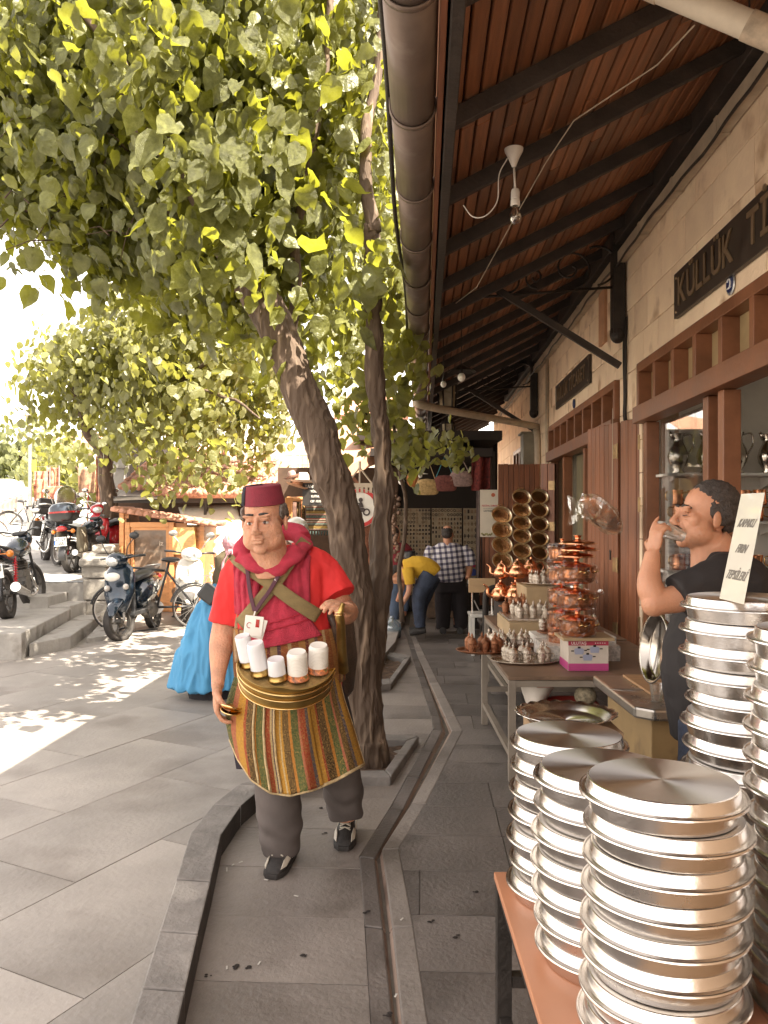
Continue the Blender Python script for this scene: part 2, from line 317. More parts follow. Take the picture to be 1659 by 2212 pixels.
# road: a raised sheet up to the kerb, with stones laid askew
roadpoly = wpoly([(kerbL[0][0], -1)]+kerbL[1:])
tail = [tuple(G(760, 1640))[:2]]
P0 = list(roadpoly)+[tuple(A(-.62, 5.9))[:2], tuple(A(-.62, 7.2))[:2], tuple(A(-.35, 10))[:2], tuple(A(-.3, 14))[:2]]
road_full = P0+[(.5, 34), (-60, 34), (-60, -1)]
g = MB(); g.prism(road_full, -.05, RZ-.008); struct(g, 'road', mat('road_bed', (.26, .24, .22), .75, var=.15, scale=2, bump=.3))
reg = P0+[(-1.0, 13.8), (-5.4, 13.8), (-5.4, -1)]
paving('road', [p for p in P0]+[(-.6, 13), (-4.6, 13), (-4.6, 9), (-3.4, 6), (-3, 1.2), (-3, .8), (-1.2, .8)], R(63), 1.25, .68, RZ, MAT_ROAD, gap=.0026, maxn=300)
# walk between kerb and channel, channel, arcade floor
g = MB(); g.prism(wpoly(kerbR+[(-.62, 5.9), (-.62, 7.2), (-.35, 10), (-.3, 14)]+chL[::-1]), -.05, -.008); struct(g, 'walkway', MAT_JOINT)
far = [(chL[-1][0]-.1, 12.8), (-.3, 12.8), (-.35, 10), (-.62, 7.2), (-.62, 5.9)]
paving('walkway', wpoly([q for q in kerbR]+far[::-1]+[q for q in chL[::-1]]), -TH, 3.2, .47, 0, MAT_SLAB, org=(-1.6, .1), gap=.0028, stag=.0, jit=0.0)
g = MB(); g.prism(wpoly(chR+[(chR[-1][0], 14), (6, 14), (6, -1)]), -.05, -.008); struct(g, 'arcade_floor', MAT_JOINT)
g = MB(); g.prism(wpoly([(u, v) for u, v in chR if v < 13]+[(chR[-1][0], 13.9), (6, 13.9), (6, -1)]), -.05, -.009)
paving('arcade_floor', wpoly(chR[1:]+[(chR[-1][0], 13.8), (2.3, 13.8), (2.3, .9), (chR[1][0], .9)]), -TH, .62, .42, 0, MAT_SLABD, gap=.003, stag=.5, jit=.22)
def ribbon(a, b, za, zb, n=1): # stones between two polylines with per-side heights
 mb = MB()
 for i in range(len(a)-1):
  vs = [W3(a[i], za), W3(a[i+1], za), W3(b[i+1], zb), W3(b[i], zb)]; mb.add(vs, [(0, 3, 2, 1)])
 return mb
ch = bpy.data.objects.new('drainage_channel', None)
mb = MB(); base = ribbon(chA, chB, -.045, -.045); mb.v, mb.f, mb.m = base.v, base.f, base.m
ch = struct(mb, 'drainage_channel', MAT_CHAN)
def dens(pp, step):
 out = []
 for a, b in zip(pp, pp[1:]):
  d = math.dist(a, b); k = max(1, round(d/step)); out += [(a[0]+(b[0]-a[0])*i/k, a[1]+(b[1]-a[1])*i/k) for i in range(k)]
 return out+[pp[-1]]
def both(a, b, step):                               # subdivide matching polylines alike
 oa, ob = [], []
 for i in range(len(a)-1):
  k = max(1, round(math.dist(a[i], a[i+1])/step))
  for t in range(k):
   f = t/k; oa.append((a[i][0]+(a[i+1][0]-a[i][0])*f, a[i][1]+(a[i+1][1]-a[i][1])*f)); ob.append((b[i][0]+(b[i+1][0]-b[i][0])*f, b[i][1]+(b[i+1][1]-b[i][1])*f))
 return oa+[a[-1]], ob+[b[-1]]
def stones(par, a, b, z0, za, zb, m, name, step, gap=.004, m2=None):
 a, b = both(a, b, step)
 for i in range(len(a)-1):
  if a[i+1][1] < .9 or a[i][1] > 13.5: continue
  def lp(p, q, t): return (p[0]+(q[0]-p[0])*t, p[1]+(q[1]-p[1])*t)
  d = max(.01, math.dist(a[i], a[i+1])); t = gap/d; q = [lp(a[i], a[i+1], t), lp(a[i], a[i+1], 1-t), lp(b[i], b[i+1], 1-t), lp(b[i], b[i+1], t)]
  w = [W3(p, 0) for p in q]; c = sum(w, Vector())/4; zt = [za, za, zb, zb]
  jz = random.uniform(-.003, .003); o_ = MB(); o_.add([(p.x-c.x, p.y-c.y, z0) for p in w]+[(p.x-c.x, p.y-c.y, zz+jz) for p, zz in zip(w, zt)], [(0, 1, 2, 3), (7, 6, 5, 4), (0, 4, 5, 1), (1, 5, 6, 2), (2, 6, 7, 3), (3, 7, 4, 0)])
  if m2: o_.m[4] = 1
  o = o_.build(name, [m, m2] if m2 else m, par, bevel=.006); o.location = (c.x, c.y, 0)
mid = [((p[0]+q[0])/2, (p[1]+q[1])/2) for p, q in zip(chA, chB)]
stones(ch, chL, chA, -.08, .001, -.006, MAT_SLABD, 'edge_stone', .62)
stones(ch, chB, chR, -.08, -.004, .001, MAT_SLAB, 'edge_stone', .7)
stones(ch, chA, mid, -.09, -.012, -.042, MAT_CHAN, 'channel_stone', .5)
stones(ch, mid, chB, -.09, -.042, -.010, MAT_CHAN, 'channel_stone', .5)
kb = bpy.data.objects.new('kerb', None); mbk = MB(); base = ribbon(kerbL, kerbR, .02, .02); kb = struct(base, 'kerb', MAT_JOINT)
stones(kb, kerbL, kerbR, -.05, RZ+.016, RZ+.010, MAT_KERB, 'kerb_stone', .62, m2=mat('kerb_grime', (.05, .043, .038), .75, var=.4, scale=5, bump=.5))
# kerbed tree pits
def pit(name, pts, z, label, inner):
 t = thing(name, label, 'tree pit', W3(pts[0], 0))
 n = len(pts)
 for i in range(n):
  a, b = Vector(pts[i]), Vector(pts[(i+1) % n]); ia, ib = Vector(inner[i]), Vector(inner[(i+1) % n]); k = max(1, round((a-b).length/.55))
  for q in range(k):
   f0, f1 = q/k+.004, (q+1)/k-.004; mb = MB(); pp = wpoly([a.lerp(b, f0), a.lerp(b, f1), ia.lerp(ib, f1), ia.lerp(ib, f0)]); mb.prism(pp, -.02, z+random.uniform(-.004, .004)); mb.build('kerb_stone', MAT_KERB, t, world=True, bevel=.008)
 mb = MB(); c = sum((Vector(p) for p in inner), Vector((0, 0)))/n
 mb.sheet(lambda a_, b_: (lambda p: A(p[0], p[1], z-.05+.03*noise.noise(Vector((p[0]*9, p[1]*9, 0)))))(Vector(inner[0]).lerp(Vector(inner[1]), a_).lerp(Vector(inner[3]).lerp(Vector(inner[2]), a_), b_)), 14, 14)
 mb.build('soil', MAT_SOIL, t, world=True, smooth=True); return t
o_ = [uvp(690, 1700), uvp(845, 1697), uvp(905, 1605), uvp(735, 1600)]; c_ = Vector((sum(p[0] for p in o_)/4, sum(p[1] for p in o_)/4))
pit('tree_pit', o_, .055, 'kerbed soil pit round the foot of the big tree', [Vector(p).lerp(c_, .26) for p in o_])
o_ = [uvp(790, 1500), uvp(845, 1490), uvp(888, 1428), uvp(800, 1410)]; c_ = Vector((sum(p[0] for p in o_)/4, sum(p[1] for p in o_)/4))
pit('tree_pit', o_, .06, 'second kerbed soil pit, beyond the big tree', [Vector(p).lerp(c_, .28) for p in o_])
# litter of the walk: dark spots of dropped fruit, pale scraps, one yellow leaf
sp = MB()
for x, y in [(507, 2088), (540, 2087), (450, 2108), (655, 2063), (930, 1990), (790, 1970), (985, 2023), (700, 1800), (690, 1745), (835, 2190), (1025, 1925)]:
 c = G(x, y, .004)
 for k in range(4): sp.lathe([(random.uniform(.004, .011), 0), (.0001, .0015)], c+Vector((random.uniform(-.012, .012), random.uniform(-.012, .012), 0)), 7)
o = solo(sp, 'dropped_fruit', flat('squashed_fruit', (.02, .014, .012), .8), 'dark squashed mulberries dotted over the grey walkway', 'litter'); o['kind'] = 'stuff'; del o['category']
sp = MB()
for k, (x, y) in enumerate([(490, 1878), (520, 1862), (503, 1868), (575, 1820), (700, 1700), (868, 1985), (560, 2080), (490, 2090), (640, 1935), (855, 2150), (575, 1900)]):
 c = G(x, y, .005); a = random.uniform(0, 3); sp.box(c, (.02 if k else .04, .006, .002), rz=a)
o = solo(sp, 'paper_scrap', flat('paper', (.6, .57, .52), .8), 'tiny pale paper scraps lying on the walkway', 'litter'); o['kind'] = 'stuff'; del o['category']
# ================================================================ ARCADE: wall, canopy, gutter, shop fronts
UW = 1.94
M_WALL = mat('cream_limewash', (.94, .71, .51), .85, var=.12, scale=1.7, bump=.5, bscale=28, obj=.05, spots=((.46, .28, .16), 2.3, .57))
M_MORT = mat('mortar', (.60, .42, .28), .9, var=.15, scale=9)
M_WOOD = mat('varnished_board', (.25, .10, .045), .42, var=.38, scale=3.5, bump=.25, bscale=30, stretch=(7, .45, 7), obj=.36, spots=((.07, .03, .015), 2.2, .66))
M_DOOR = mat('door_wood', (.25, .09, .04), .45, var=.28, scale=4, bump=.25, bscale=26, stretch=(7, 7, .45), obj=.16)
M_DWOOD = mat('frame_wood', (.235, .092, .042), .42, var=.25, scale=4, bump=.2, bscale=30, obj=.1)
M_BEAM = mat('black_beam', (.045, .034, .028), .6, var=.35, scale=5, bump=.4, bscale=40, spots=((.12, .08, .055), 5, .64))
M_IRON = mat('black_iron', (.035, .028, .024), .5, .3, var=.3, scale=9, bump=.3)
M_GUT = mat('gutter_metal', (.17, .125, .10), .42, .35, var=.22, scale=3, bump=.15, spots=((.32, .27, .23), 2.4, .62))
M_PIPE = mat('cream_pipe', (.48, .39, .29), .5, var=.2, scale=6)
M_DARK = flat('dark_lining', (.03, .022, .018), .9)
M_WHITE = mat('white_paint', (.78, .74, .68), .5, var=.06, scale=5)
M_PLAS = mat('white_plastic', (.78, .74, .68), .35, var=.05, scale=5)
M_GLASS = thinglass('window_glass', refl=.05, fk=.45)
M_FROST = mat('amber_glass', (.40, .29, .15), .3, var=.2, scale=4, coat=.3)
M_BRASSH = mat('old_hinge', (.36, .24, .12), .45, .7, var=.3, scale=20)
def wall_thing():
 t = thing('shop_wall', 'cream stone wall of the shopping arcade above and between the shop fronts', 'wall', A(UW, 0, 0), -TH)
 rects = [(2.0, 22, 2.97, 4.42), (7.14, 7.93, 0, 2.97), (12.15, 13.7, 0, 2.97), (16.9, 22, 0, 2.97), (-1, 3.2, 0, 2.97), (-1, 2.0, 2.97, 4.42)]
 m = MB()
 for a, b, c, d in rects: m.box((.14, (a+b)/2, (c+d)/2), (.26, b-a, d-c))
 m.build('mortar_bed', M_MORT, t)
 cache = {}
 for ri, (a, b, c, d) in enumerate(rects[:4]):
  k = 0; z = c
  hs = [.29]*int((d-c)/.29); hs[-1] += (d-c)-sum(hs)
  for h in hs:
   v = a; first = True
   while v < b-.01:
    ln = random.choice([.42, .5, .58, .66])*(.55 if first and k % 2 else 1); first = False
    if v+ln > b-.2: ln = b-v
    key = (round(ln, 3), round(h, 3))
    if key not in cache:
     q = MB(); q.box((0, 0, 0), (.06, ln-.007, h-.007)); o = q.build('stone_block', M_WALL, t, bevel=.004); cache[key] = o.data; o.location = (-.018+random.uniform(0, .003), v+ln/2, z+h/2);
    else:
     o = piece(cache[key], 'stone_block', t, (-.018+random.uniform(0, .003), v+ln/2, z+h/2)); q = o.modifiers.new('bevel', 'BEVEL'); q.width = .004; q.segments = 2
    v += ln
   z += h; k += 1
 return t
wall_thing()
q = MB(); q.add([(2.22, -3, 3.06), (6, -3, 3.06), (6, -3, 6.3), (2.22, -3, 4.45), (2.22, 22, 3.06), (6, 22, 3.06), (6, 22, 6.3), (2.22, 22, 4.45)], [(3, 2, 1, 0), (4, 5, 6, 7), (0, 1, 5, 4), (1, 2, 6, 5), (2, 3, 7, 6), (3, 0, 4, 7)])  # unseen bulk behind the shops, put in to stop sun leaking onto the floor
q.box((4.1, -.55, 1.5), (3.76, 4.9, 3.0)); q.box((4.2, 17.1, 1.5), (3.6, 9.6, 3)); q.box((5.9, 7, 1.5), (.1, 10.6, 3))
q.v = [tuple(A(x, y, z)) for x, y, z in q.v]; solo(q, 'sun_blocking_mass', M_WALL, 'unseen cream masonry mass behind the arcade wall, added to block the sun', 'building')
# conduit along the wall top with cables
m = MB(); m.box((UW-.10, 9.5, 4.06), (.075, 23, .10));
for k in range(24): m.box((UW-.10, k*.9-1.2, 4.06), (.085, .05, .112))
def arc_solo(mb, name, mt, label, cat, **k):         # verts given in arcade axes
 mb.v = [tuple(A(x, y, z)) for x, y, z in mb.v]; return solo(mb, name, mt, label, cat, **k)
arc_solo(m, 'cable_conduit', M_PIPE, 'long beige cable conduit running under the canopy along the wall top', 'conduit')
m = MB(); m.tube([(UW-.16+.012*math.sin(v*2.7), v, 3.99-.02*math.sin(v*3.9)**2) for v in np.arange(-.5, 20, .2)], .011, 6); arc_solo(m, 'black_cable', M_IRON, 'black cable drooping below the beige conduit on the wall top', 'cable', smooth=True)
# canopy
def roofz(u): return 3.44+(u-.08)*.50
t = thing('wooden_canopy', 'long board-lined wooden canopy over the shop fronts with black rafters', 'roof', A(0, 0, 0), -TH)
sl_ = math.atan(.5); nb = 24; w_ = (UW+.02-.10)/math.cos(sl_)/nb
bm_ = MB(); bm_.box((0, 0, 0), (w_-.012, 3.18, .018)); first = None
for i in range(nb):
 u = .10+(i+.5)*w_*math.cos(sl_); off = random.uniform(-1.2, .6)
 for k in range(8):
  v = -1.2+off+k*3.185+1.6
  if first is None: first = bm_.build('ceiling_board', M_WOOD, t, bevel=.004); first.location = (u, v, roofz(u)+.06); first.rotation_euler = (0, -sl_, 0)
  else:
   o = piece(first.data, 'ceiling_board', t, (u, v, roofz(u)+.06+random.uniform(-.0025, .0025)), rot=(random.uniform(-.0006, .0006), -sl_, 0)); q = o.modifiers.new('bevel', 'BEVEL'); q.width = .004; q.segments = 1
m = MB(); m.add([A_ for A_ in [(.02, -3, roofz(.02)+.09), (6, -3, roofz(6)+.09), (6, 24, roofz(6)+.09), (.02, 24, roofz(.02)+.09), (.02, -3, roofz(.02)+.15), (6, -3, roofz(6)+.15), (6, 24, roofz(6)+.15), (.02, 24, roofz(.02)+.15)]], [(0, 1, 2, 3), (7, 6, 5, 4), (0, 4, 5, 1), (1, 5, 6, 2), (2, 6, 7, 3), (3, 7, 4, 0)])
m.build('roof_deck', mat('roof_underlay', (.10, .06, .045), .8), t)
for k in range(28):
 v = 1.0+k*.9-1.8; m = MB(); m.bar((.10, 0, roofz(.10)-.012), (UW-.06, 0, roofz(UW-.06)-.012), .046, .088); o = m.build('rafter', M_BEAM, t, bevel=.006); o.location = (0, v, 0)
for u, zz, h, w in [(.115, roofz(.1)-.045, .16, .05), (UW-.12, roofz(UW-.12)-.05, .16, .08)]:
 m = MB(); m.box((u, 7.6, zz), (w, 20.8, h)); m.build('purlin', M_BEAM, t, bevel=.006)
for k in range(4):
 m = MB(); m.box((.068, 0, 3.44), (.026, 4.6, .20)); o = m.build('fascia_board', mat('fascia_wood', (.26, .10, .05), .5, var=.3, scale=3, stretch=(6, .5, 6), obj=.12), t, bevel=.004); o.location = (0, k*4.62-.6, 0)
# gutter: half-round troughs with lipped joints
t = thing('roof_gutter', 'long grey-brown metal gutter along the canopy edge above the walkway', 'gutter', A(0, 0, 0), -TH)
ug, zg, rg = -.045, 3.37, .088
seg = MB(); n = 14
pr = [(ug+rg*math.cos(PI+PI*i/n), zg+rg*math.sin(PI+PI*i/n)) for i in range(n+1)]
pr = [(pr[0][0], pr[0][1]+.05)]+pr+[(pr[-1][0], pr[-1][1]+.03)]
def extr(mb, pr, y0, y1, th=.003):
 k = len(pr); mb.add([(x, y0, z) for x, z in pr]+[(x, y1, z) for x, z in pr], [(i, i+1, k+i+1, k+i) for i in range(k-1)])
extr(seg, pr, 0, .82); gs = seg.mesh('gutter_length', M_GUT, True)
col = MB(); pr2 = [(ug+(x-ug)*1.05, zg+(z-zg)*1.05) for x, z in pr]; extr(col, pr2, -.012, .012); gc = col.mesh('joint_collar', M_GUT, True)
for k in range(22):
 o = piece(gs, 'gutter_length', t, (random.uniform(-.003, .003), k*.80-1.4, random.uniform(-.004, .004))); q = o.modifiers.new('s', 'SOLIDIFY'); q.thickness = .004
 o = piece(gc, 'joint_collar', t, (0, k*.80-1.4, 0)); q = o.modifiers.new('s', 'SOLIDIFY'); q.thickness = .008
m = MB(); m.tube(bez([(ug-rg-.02-.01*math.sin(v*1.7), v, 3.40+.02*math.sin(v*2.3)) for v in np.arange(-1, 16, .7)], 4), .012, 6); arc_solo(m, 'gutter_cable', M_IRON, 'black cable tied along the outer lip of the gutter', 'cable', smooth=True)
# downpipe crossing under the canopy from gutter to wall
m = MB(); a = Vector((.03, 11.6, 3.27)); m.tube(bez([(ug, 11.6, 3.3), (.05, 11.6, 3.22), (UW-.16, 13.3, 3.12), (UW-.10, 13.35, 3.05), (UW-.10, 13.2, 2.6), (UW-.1, 13.2, .1)], 8), .055, 12)
arc_solo(m, 'downpipe', M_PIPE, 'beige downpipe crossing under the far canopy from gutter to wall', 'pipe', smooth=True)
m = MB(); m.tube([(UW-.07, 12.35, 4.1), (UW-.07, 12.35, 0)], .03, 8); arc_solo(m, 'downpipe', M_PIPE, 'thin vertical pipe on the wall beyond the second sign', 'pipe', smooth=True)
m = MB()
for dv in (0, .05): m.tube(bez([(UW-.06, 7.62+dv, 3.5), (UW-.07, 7.6+dv*1.5, 3.2), (UW-.06, 7.64+dv, 2.8), (UW-.07, 7.6+dv, 2.55), (UW-.06, 7.5-dv, 2.4)], 6), .012, 6)
arc_solo(m, 'wall_cable', M_IRON, 'pair of dark cables hanging down the pier beside the wooden shutter', 'cable', smooth=True)
# iron brackets with scrollwork
def spiral(c, r0, r1, a0, turns, n=26):
 return [Vector((c[0]+(r0+(r1-r0)*i/n)*math.cos(a0+turns*2*PI*i/n), 0, c[1]+(r0+(r1-r0)*i/n)*math.sin(a0+turns*2*PI*i/n))) for i in range(n+1)]
def bracket(v, label):
 t = thing('iron_bracket', label, 'bracket', A(0, v, 0), -TH, 'iron brackets under the canopy')
 m = MB(); m.box((UW-.12, 0, 3.88), (.11, .13, 1.05)); m.ell((UW-.12, 0, 3.36), (.075, .075, .09)); m.build('wall_post', M_IRON, t)
 m = MB(); m.bar((UW-.10, 0, 3.06), (.68, 0, 3.80), .045, .06); m.build('strut', M_PIPE if False else M_BEAM, t)
 m = MB(); m.tube([(UW-.14, 0, 3.80), (.20, 0, 3.70)], .013, 6); m.build('tie_rod', M_IRON, t, smooth=True)
 for c, r0, r1, a0, tr in [((1.38, 3.98), .20, .03, -1.2, 1.35), ((1.05, 3.9), .10, .02, -1.4, -1.3), ((.80, 3.88), .12, .02, -1.6, 1.2), ((1.62, 4.02), .2, .16, -1.5, .55), ((.55, 3.80), .07, .015, -1.6, 1.2)]:
  m = MB(); m.tube(spiral(c, r0, r1, a0, tr), .011, 6); m.build('scroll', M_IRON, t, smooth=True)
bracket(7.7, 'iron bracket with scrolls and long strut beside the nearest sign')
bracket(13.5, 'farther scrolled iron bracket, small and dark near the downpipe')
bracket(3.0-3.9, 'scrolled iron bracket nearest the street corner') if False else None
# signs on the wall
M_SIGN = mat('black_sign', (.045, .032, .024), .45, var=.3, scale=6)
M_LET = mat('bronze_letter', (.34, .24, .15), .35, .5, var=.15, scale=8)
def wsign(v0, v1, z0, z1, label, size, words):
 t = thing('shop_sign', label, 'sign', A(UW-.07, (v0+v1)/2, (z0+z1)/2), -TH, 'black shop name signs on the arcade wall')
 m = MB(); m.box((0, 0, 0), (.03, v1-v0, z1-z0)); m.build('board', M_SIGN, t, bevel=.003)
 letters(words, size, TM((-.022, 0, -size*.02), (0, -1, 0)), M_LET, t, ext=.004)
 for a in (-1, 1):
  for b in (-1, 1):
   q = MB(); q.lathe([(.012, 0), (.008, .006), (.0001, .008)], (-.015, a*((v1-v0)/2-.05), b*((z1-z0)/2-.04)), 8, M=Matrix.Rotation(-PI/2, 3, 'Y')); q.build('bolt', M_LET, t)
va, za = onwall(1481, 675, UW); vb, zb = onwall(1481, 597, UW)
wsign(va-2.75, va, 3.11, 3.44, 'near black sign reading KÜLLÜK TİCARET, cut by the right edge', .285, 'KÜLLÜK  TİCARET')
va, za = onwall(1213, 885, UW); vb, zb = onwall(1213, 838, UW); vc, zc = onwall(1288, 790, UW)
wsign(vc, va, za, zb+.02, 'farther black sign reading KÜLLÜK TİCARET over the second shop', .235, 'KÜLLÜK TİCARET')
v1, z1 = onwall(1598, 613, UW)
t = thing('round_badge', 'small round blue and silver badge below the near black sign', 'badge', A(UW-.055, v1, z1), -TH)
Mx = Matrix.Rotation(-PI/2, 3, 'Y')
q = MB(); q.lathe([(.001, .006), (.062, .006), (.07, 0)], (0, 0, 0), 24, M=Mx); q.build('rim', flat('silver', (.6, .6, .6), .3, .8), t)
q = MB(); q.lathe([(.001, .009), (.052, .009), (.054, .004)], (0, 0, 0), 24, M=Mx); q.build('disc', flat('navy', (.02, .035, .13), .3), t)
q = MB(); q.tube([(-.012, .028*math.cos(a), .028*math.sin(a)) for a in np.linspace(.6, 5.2, 14)], .006, 5); q.tube([(-.012, -.03, -.025), (-.012, .03, -.025)], .005, 4); q.build('emblem', flat('emblem_white', (.75, .75, .75), .4), t)
v1, z1 = onwall(1250, 872, UW); q = MB(); q.lathe([(.001, .012), (.055, .012), (.06, 0)], A(UW-.055, v1, z1), 16, M=Matrix.Rotation(-TH, 3, 'Z') @ Mx); solo(q, 'round_badge', flat('navy2', (.03, .05, .14), .3), 'tiny round dark badge below the farther black sign', 'badge')
# red emblem panel behind the bracket
v1, z1 = onwall(1327, 690, UW); q = MB(); q.box((UW-.06, v1+.25, z1+.25), (.03, .28, .9)); o = arc_solo(q, 'wall_plaque', mat('plaque', (.55, .30, .17), .6), 'narrow orange plaque on the wall just past the iron bracket', 'plaque')
# meter box
v1, z1 = onwall(1165, 975, UW); q = MB(); q.box((UW-.16, v1, z1), (.26, .42, .56)); q.box((UW-.17, v1, z1+.295), (.32, .48, .03)); arc_solo(q, 'meter_box', mat('grey_green_metal', (.27, .23, .16), .5, var=.15), 'grey-green metal meter box high on the wall by the downpipe', 'box', bevel=.006)
# ---------------------------------------------------------------- shop fronts
def front(v0, v1, label, posts, beams=True):
 """transom lights with mullions, lintel beam, posts and panes; returns the thing"""
 t = thing('shopfront', label, 'shop front', A(UW, v0, 0), -TH); Lh = v1-v0
 def bx(n, u, v, z, d, m=M_DWOOD, bev=.005): q = MB(); q.box((u, v, z), d); return q.build(n, m, t, bevel=bev)
 bx('top_rail', -.035, Lh/2, 2.93, (.12, Lh, .08)); bx('lintel_beam', -.05, Lh/2, 2.52, (.16, Lh, .14))
 k = max(1, round(Lh/.5))
 for i in range(k+1): bx('mullion', -.03, .03+(Lh-.06)*i/k, 2.74, (.13, .065, .30))
 for i in range(k): bx('transom_pane', .02, .03+(Lh-.06)*(i+.5)/k, 2.74, (.008, (Lh-.06)/k-.07, .295), M_FROST, 0)
 for v in posts: bx('post', -.01, v-v0, 1.225, (.11, .10, 2.44))
 bx('sill', -.02, Lh/2, .05, (.2, Lh, .1), MAT_KERB)
 return t, bx
vA, vB = 2.2, 7.13
t1, bx1 = front(vA, vB, 'wooden shop front of the near copper shop, glass and open doorway', [vA+.06, 3.6, 5.22, 5.50, 6.98])
bx1('inner_frame', .10, 6.83-vA, 1.25, (.05, .10, 2.35), M_WHITE); bx1('glass_pane', .02, 6.16-vA, 1.45, (.006, 1.22, 1.94), M_GLASS, 0); bx1('panel', .02, 6.16-vA, .27, (.05, 1.22, .36), M_DOOR)
vC, vD = 7.95, 12.13
t2, bx2 = front(vC, vD, 'wooden shop front of the second shop, half hidden by shutters', [vC+.06, 8.9, 9.6, 11.0, vD-.06])
bx2('glass_pane', .02, 9.25-vC, 1.45, (.006, .6, 1.94), M_GLASS, 0); bx2('curtain', .12, 10.3-vC, 1.3, (.03, 1.3, 2.3), mat('olive_curtain', (.20, .17, .10), .9, var=.3, scale=3, stretch=(1, 12, 1)), 0)
front(13.75, 16.8, 'wooden front of the farthest shop on the arcade wall', [13.8, 15, 16.7])
# shop room: floor, walls, ceiling as one lining
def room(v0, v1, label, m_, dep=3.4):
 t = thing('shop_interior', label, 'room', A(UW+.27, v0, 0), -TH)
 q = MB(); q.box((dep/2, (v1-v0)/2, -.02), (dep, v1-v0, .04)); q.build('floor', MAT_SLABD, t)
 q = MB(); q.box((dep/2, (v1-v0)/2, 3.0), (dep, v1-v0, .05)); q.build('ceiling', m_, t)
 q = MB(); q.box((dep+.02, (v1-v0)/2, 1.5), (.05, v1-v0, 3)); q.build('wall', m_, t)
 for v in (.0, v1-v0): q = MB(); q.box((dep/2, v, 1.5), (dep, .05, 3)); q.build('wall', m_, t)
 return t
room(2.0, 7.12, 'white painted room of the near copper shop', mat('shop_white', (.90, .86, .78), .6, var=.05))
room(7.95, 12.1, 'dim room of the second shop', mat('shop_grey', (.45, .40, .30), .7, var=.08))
# ---------------------------------------------------------------- plank shutters
def leaf(p0, p1, z0, z1, label, n, hinges=(), m_=M_DOOR):
 a = A(*p0); b = A(*p1); d = b-a; w = d.length; t = thing('plank_shutter', label, 'shutter', (a.x, a.y, z0), math.atan2(d.y, d.x))
 q = MB(); q.box((w/(2*n), 0, (z1-z0)/2), (w/n-.006, .028, z1-z0)); me = q.mesh('plank', m_)
 for i in range(n): o = piece(me, 'plank', t, (w*i/n, random.uniform(-.0015, .0015), random.uniform(-.004, .004))); e = o.modifiers.new('b', 'BEVEL'); e.width = .004; e.segments = 2
 q = MB(); q.box((w/2, .025, (z1-z0)/2), (w-.01, .012, z1-z0-.02)); q.build('backing', M_DARK, t)
 for h in hinges:
  q = MB(); q.box((w-.05, -.019, h-z0), (.09, .006, .13)); q.tube([(w, -.02, h-z0-.07), (w, -.02, h-z0+.07)], .010, 8); q.build('hinge', M_BRASSH, t)
 return t
l1 = leaf((1.66, 8.25), (1.80, 7.56), .30, 2.52, 'tall plank shutter folded open beside the copper pot stack', 7, (2.25, 1.2, .6))
q = MB(); q.lathe([(.012, 0), (.016, .004), (.001, .007)], (.55, -.018, 1.02), 10, M=Matrix.Rotation(PI/2, 3, 'X')); q.box((.55, -.018, .98), (.02, .008, .08)); q.build('keyhole_plate', M_IRON, l1)
leaf((1.815, 7.53), (1.93, 7.14), .28, 2.52, 'narrow dark inner fold of the near plank shutter, with brass hinges', 3, (2.3, 1.75, 1.1, .7))
l2 = leaf((1.10, 12.05), (1.72, 12.10), .45, 2.42, 'reddish plank shutter hung with three chains of copper pans', 8)
leaf((1.73, 12.08), (1.92, 11.95), .45, 2.42, 'narrow dark inner fold of the far shutter', 2, (2.1, 1.5, .8))
leaf((.85, 12.35), (1.14, 12.35), .30, 1.62, 'low reddish plank board under the festival poster', 4)
# ---------------------------------------------------------------- lamps under the canopy
t = thing('bulb_pendant', 'white ceiling rose with bare clear bulb hanging under the near canopy', 'lamp', P(1110, 330, 4.4)); z0 = 0
q = MB(); q.lathe([(.052, .02), (.05, .008), (.03, -.03), (.012, -.075), (.007, -.08)], (0, 0, 0), 20); q.build('ceiling_rose', M_PLAS, t, smooth=True)
q = MB(); q.tube([(0, 0, -.07), (.008, 0, -.21)], .006, 8); q.build('stem', M_PLAS, t, smooth=True)
q = MB(); q.lathe([(.001, -.20), (.02, -.20), (.024, -.215), (.024, -.25), (.020, -.254), (.026, -.258), (.026, -.285), (.022, -.29)], (.008, 0, 0), 18); q.build('socket', M_PLAS, t, smooth=True, angle=40)
q = MB(); q.lathe([(.013, -.285), (.016, -.30), (.030, -.33), (.033, -.35), (.028, -.372), (.014, -.385), (.0005, -.388)], (.008, 0, 0), 20); q.build('bulb', thinglass('bulb_glass', (.85, .78, .68), .22), t, smooth=True)
q = MB(); q.tube(bez([(-.035, 0, -.03), (-.08, 0, -.12), (-.09, 0, -.26), (-.15, 0, -.34), (-.22, .02, -.34), (-.27, .04, -.27)], 8), .0035, 6); q.build('wire', M_PLAS, t, smooth=True)
t = thing('tube_lamp', 'white tubular lamp hanging from the canopy at the top right corner', 'lamp', P(1530, 20, 3.1))
a, b = P(1330, -65, 3.2), P(1720, 98, 3.05); d = (b-a).normalized()
q = MB(); q.tube([a, b], .052, 24); q.build('tube', mat('opal_tube', (.72, .64, .52), .35, var=.12, scale=6, spots=((.45, .36, .27), 8, .66)), t, smooth=True, world=True, angle=50)
for s0, s1 in ((b-d*.20, b+d*.02), (a-d*.02, a+d*.2)): q = MB(); q.tube([s0, s1], .056, 20); q.build('end_cap', mat('rusty_white', (.55, .45, .34), .6, var=.3, scale=14, spots=((.10, .055, .03), 9, .55)), t, smooth=True, world=True, angle=50)
for f in (.25, .75): p = a.lerp(b, f); q = MB(); q.tube([p, (p.x, p.y, roofz(UV(p)[0])+.02)], .004, 5); q.build('hanging_wire', M_IRON, t, world=True)
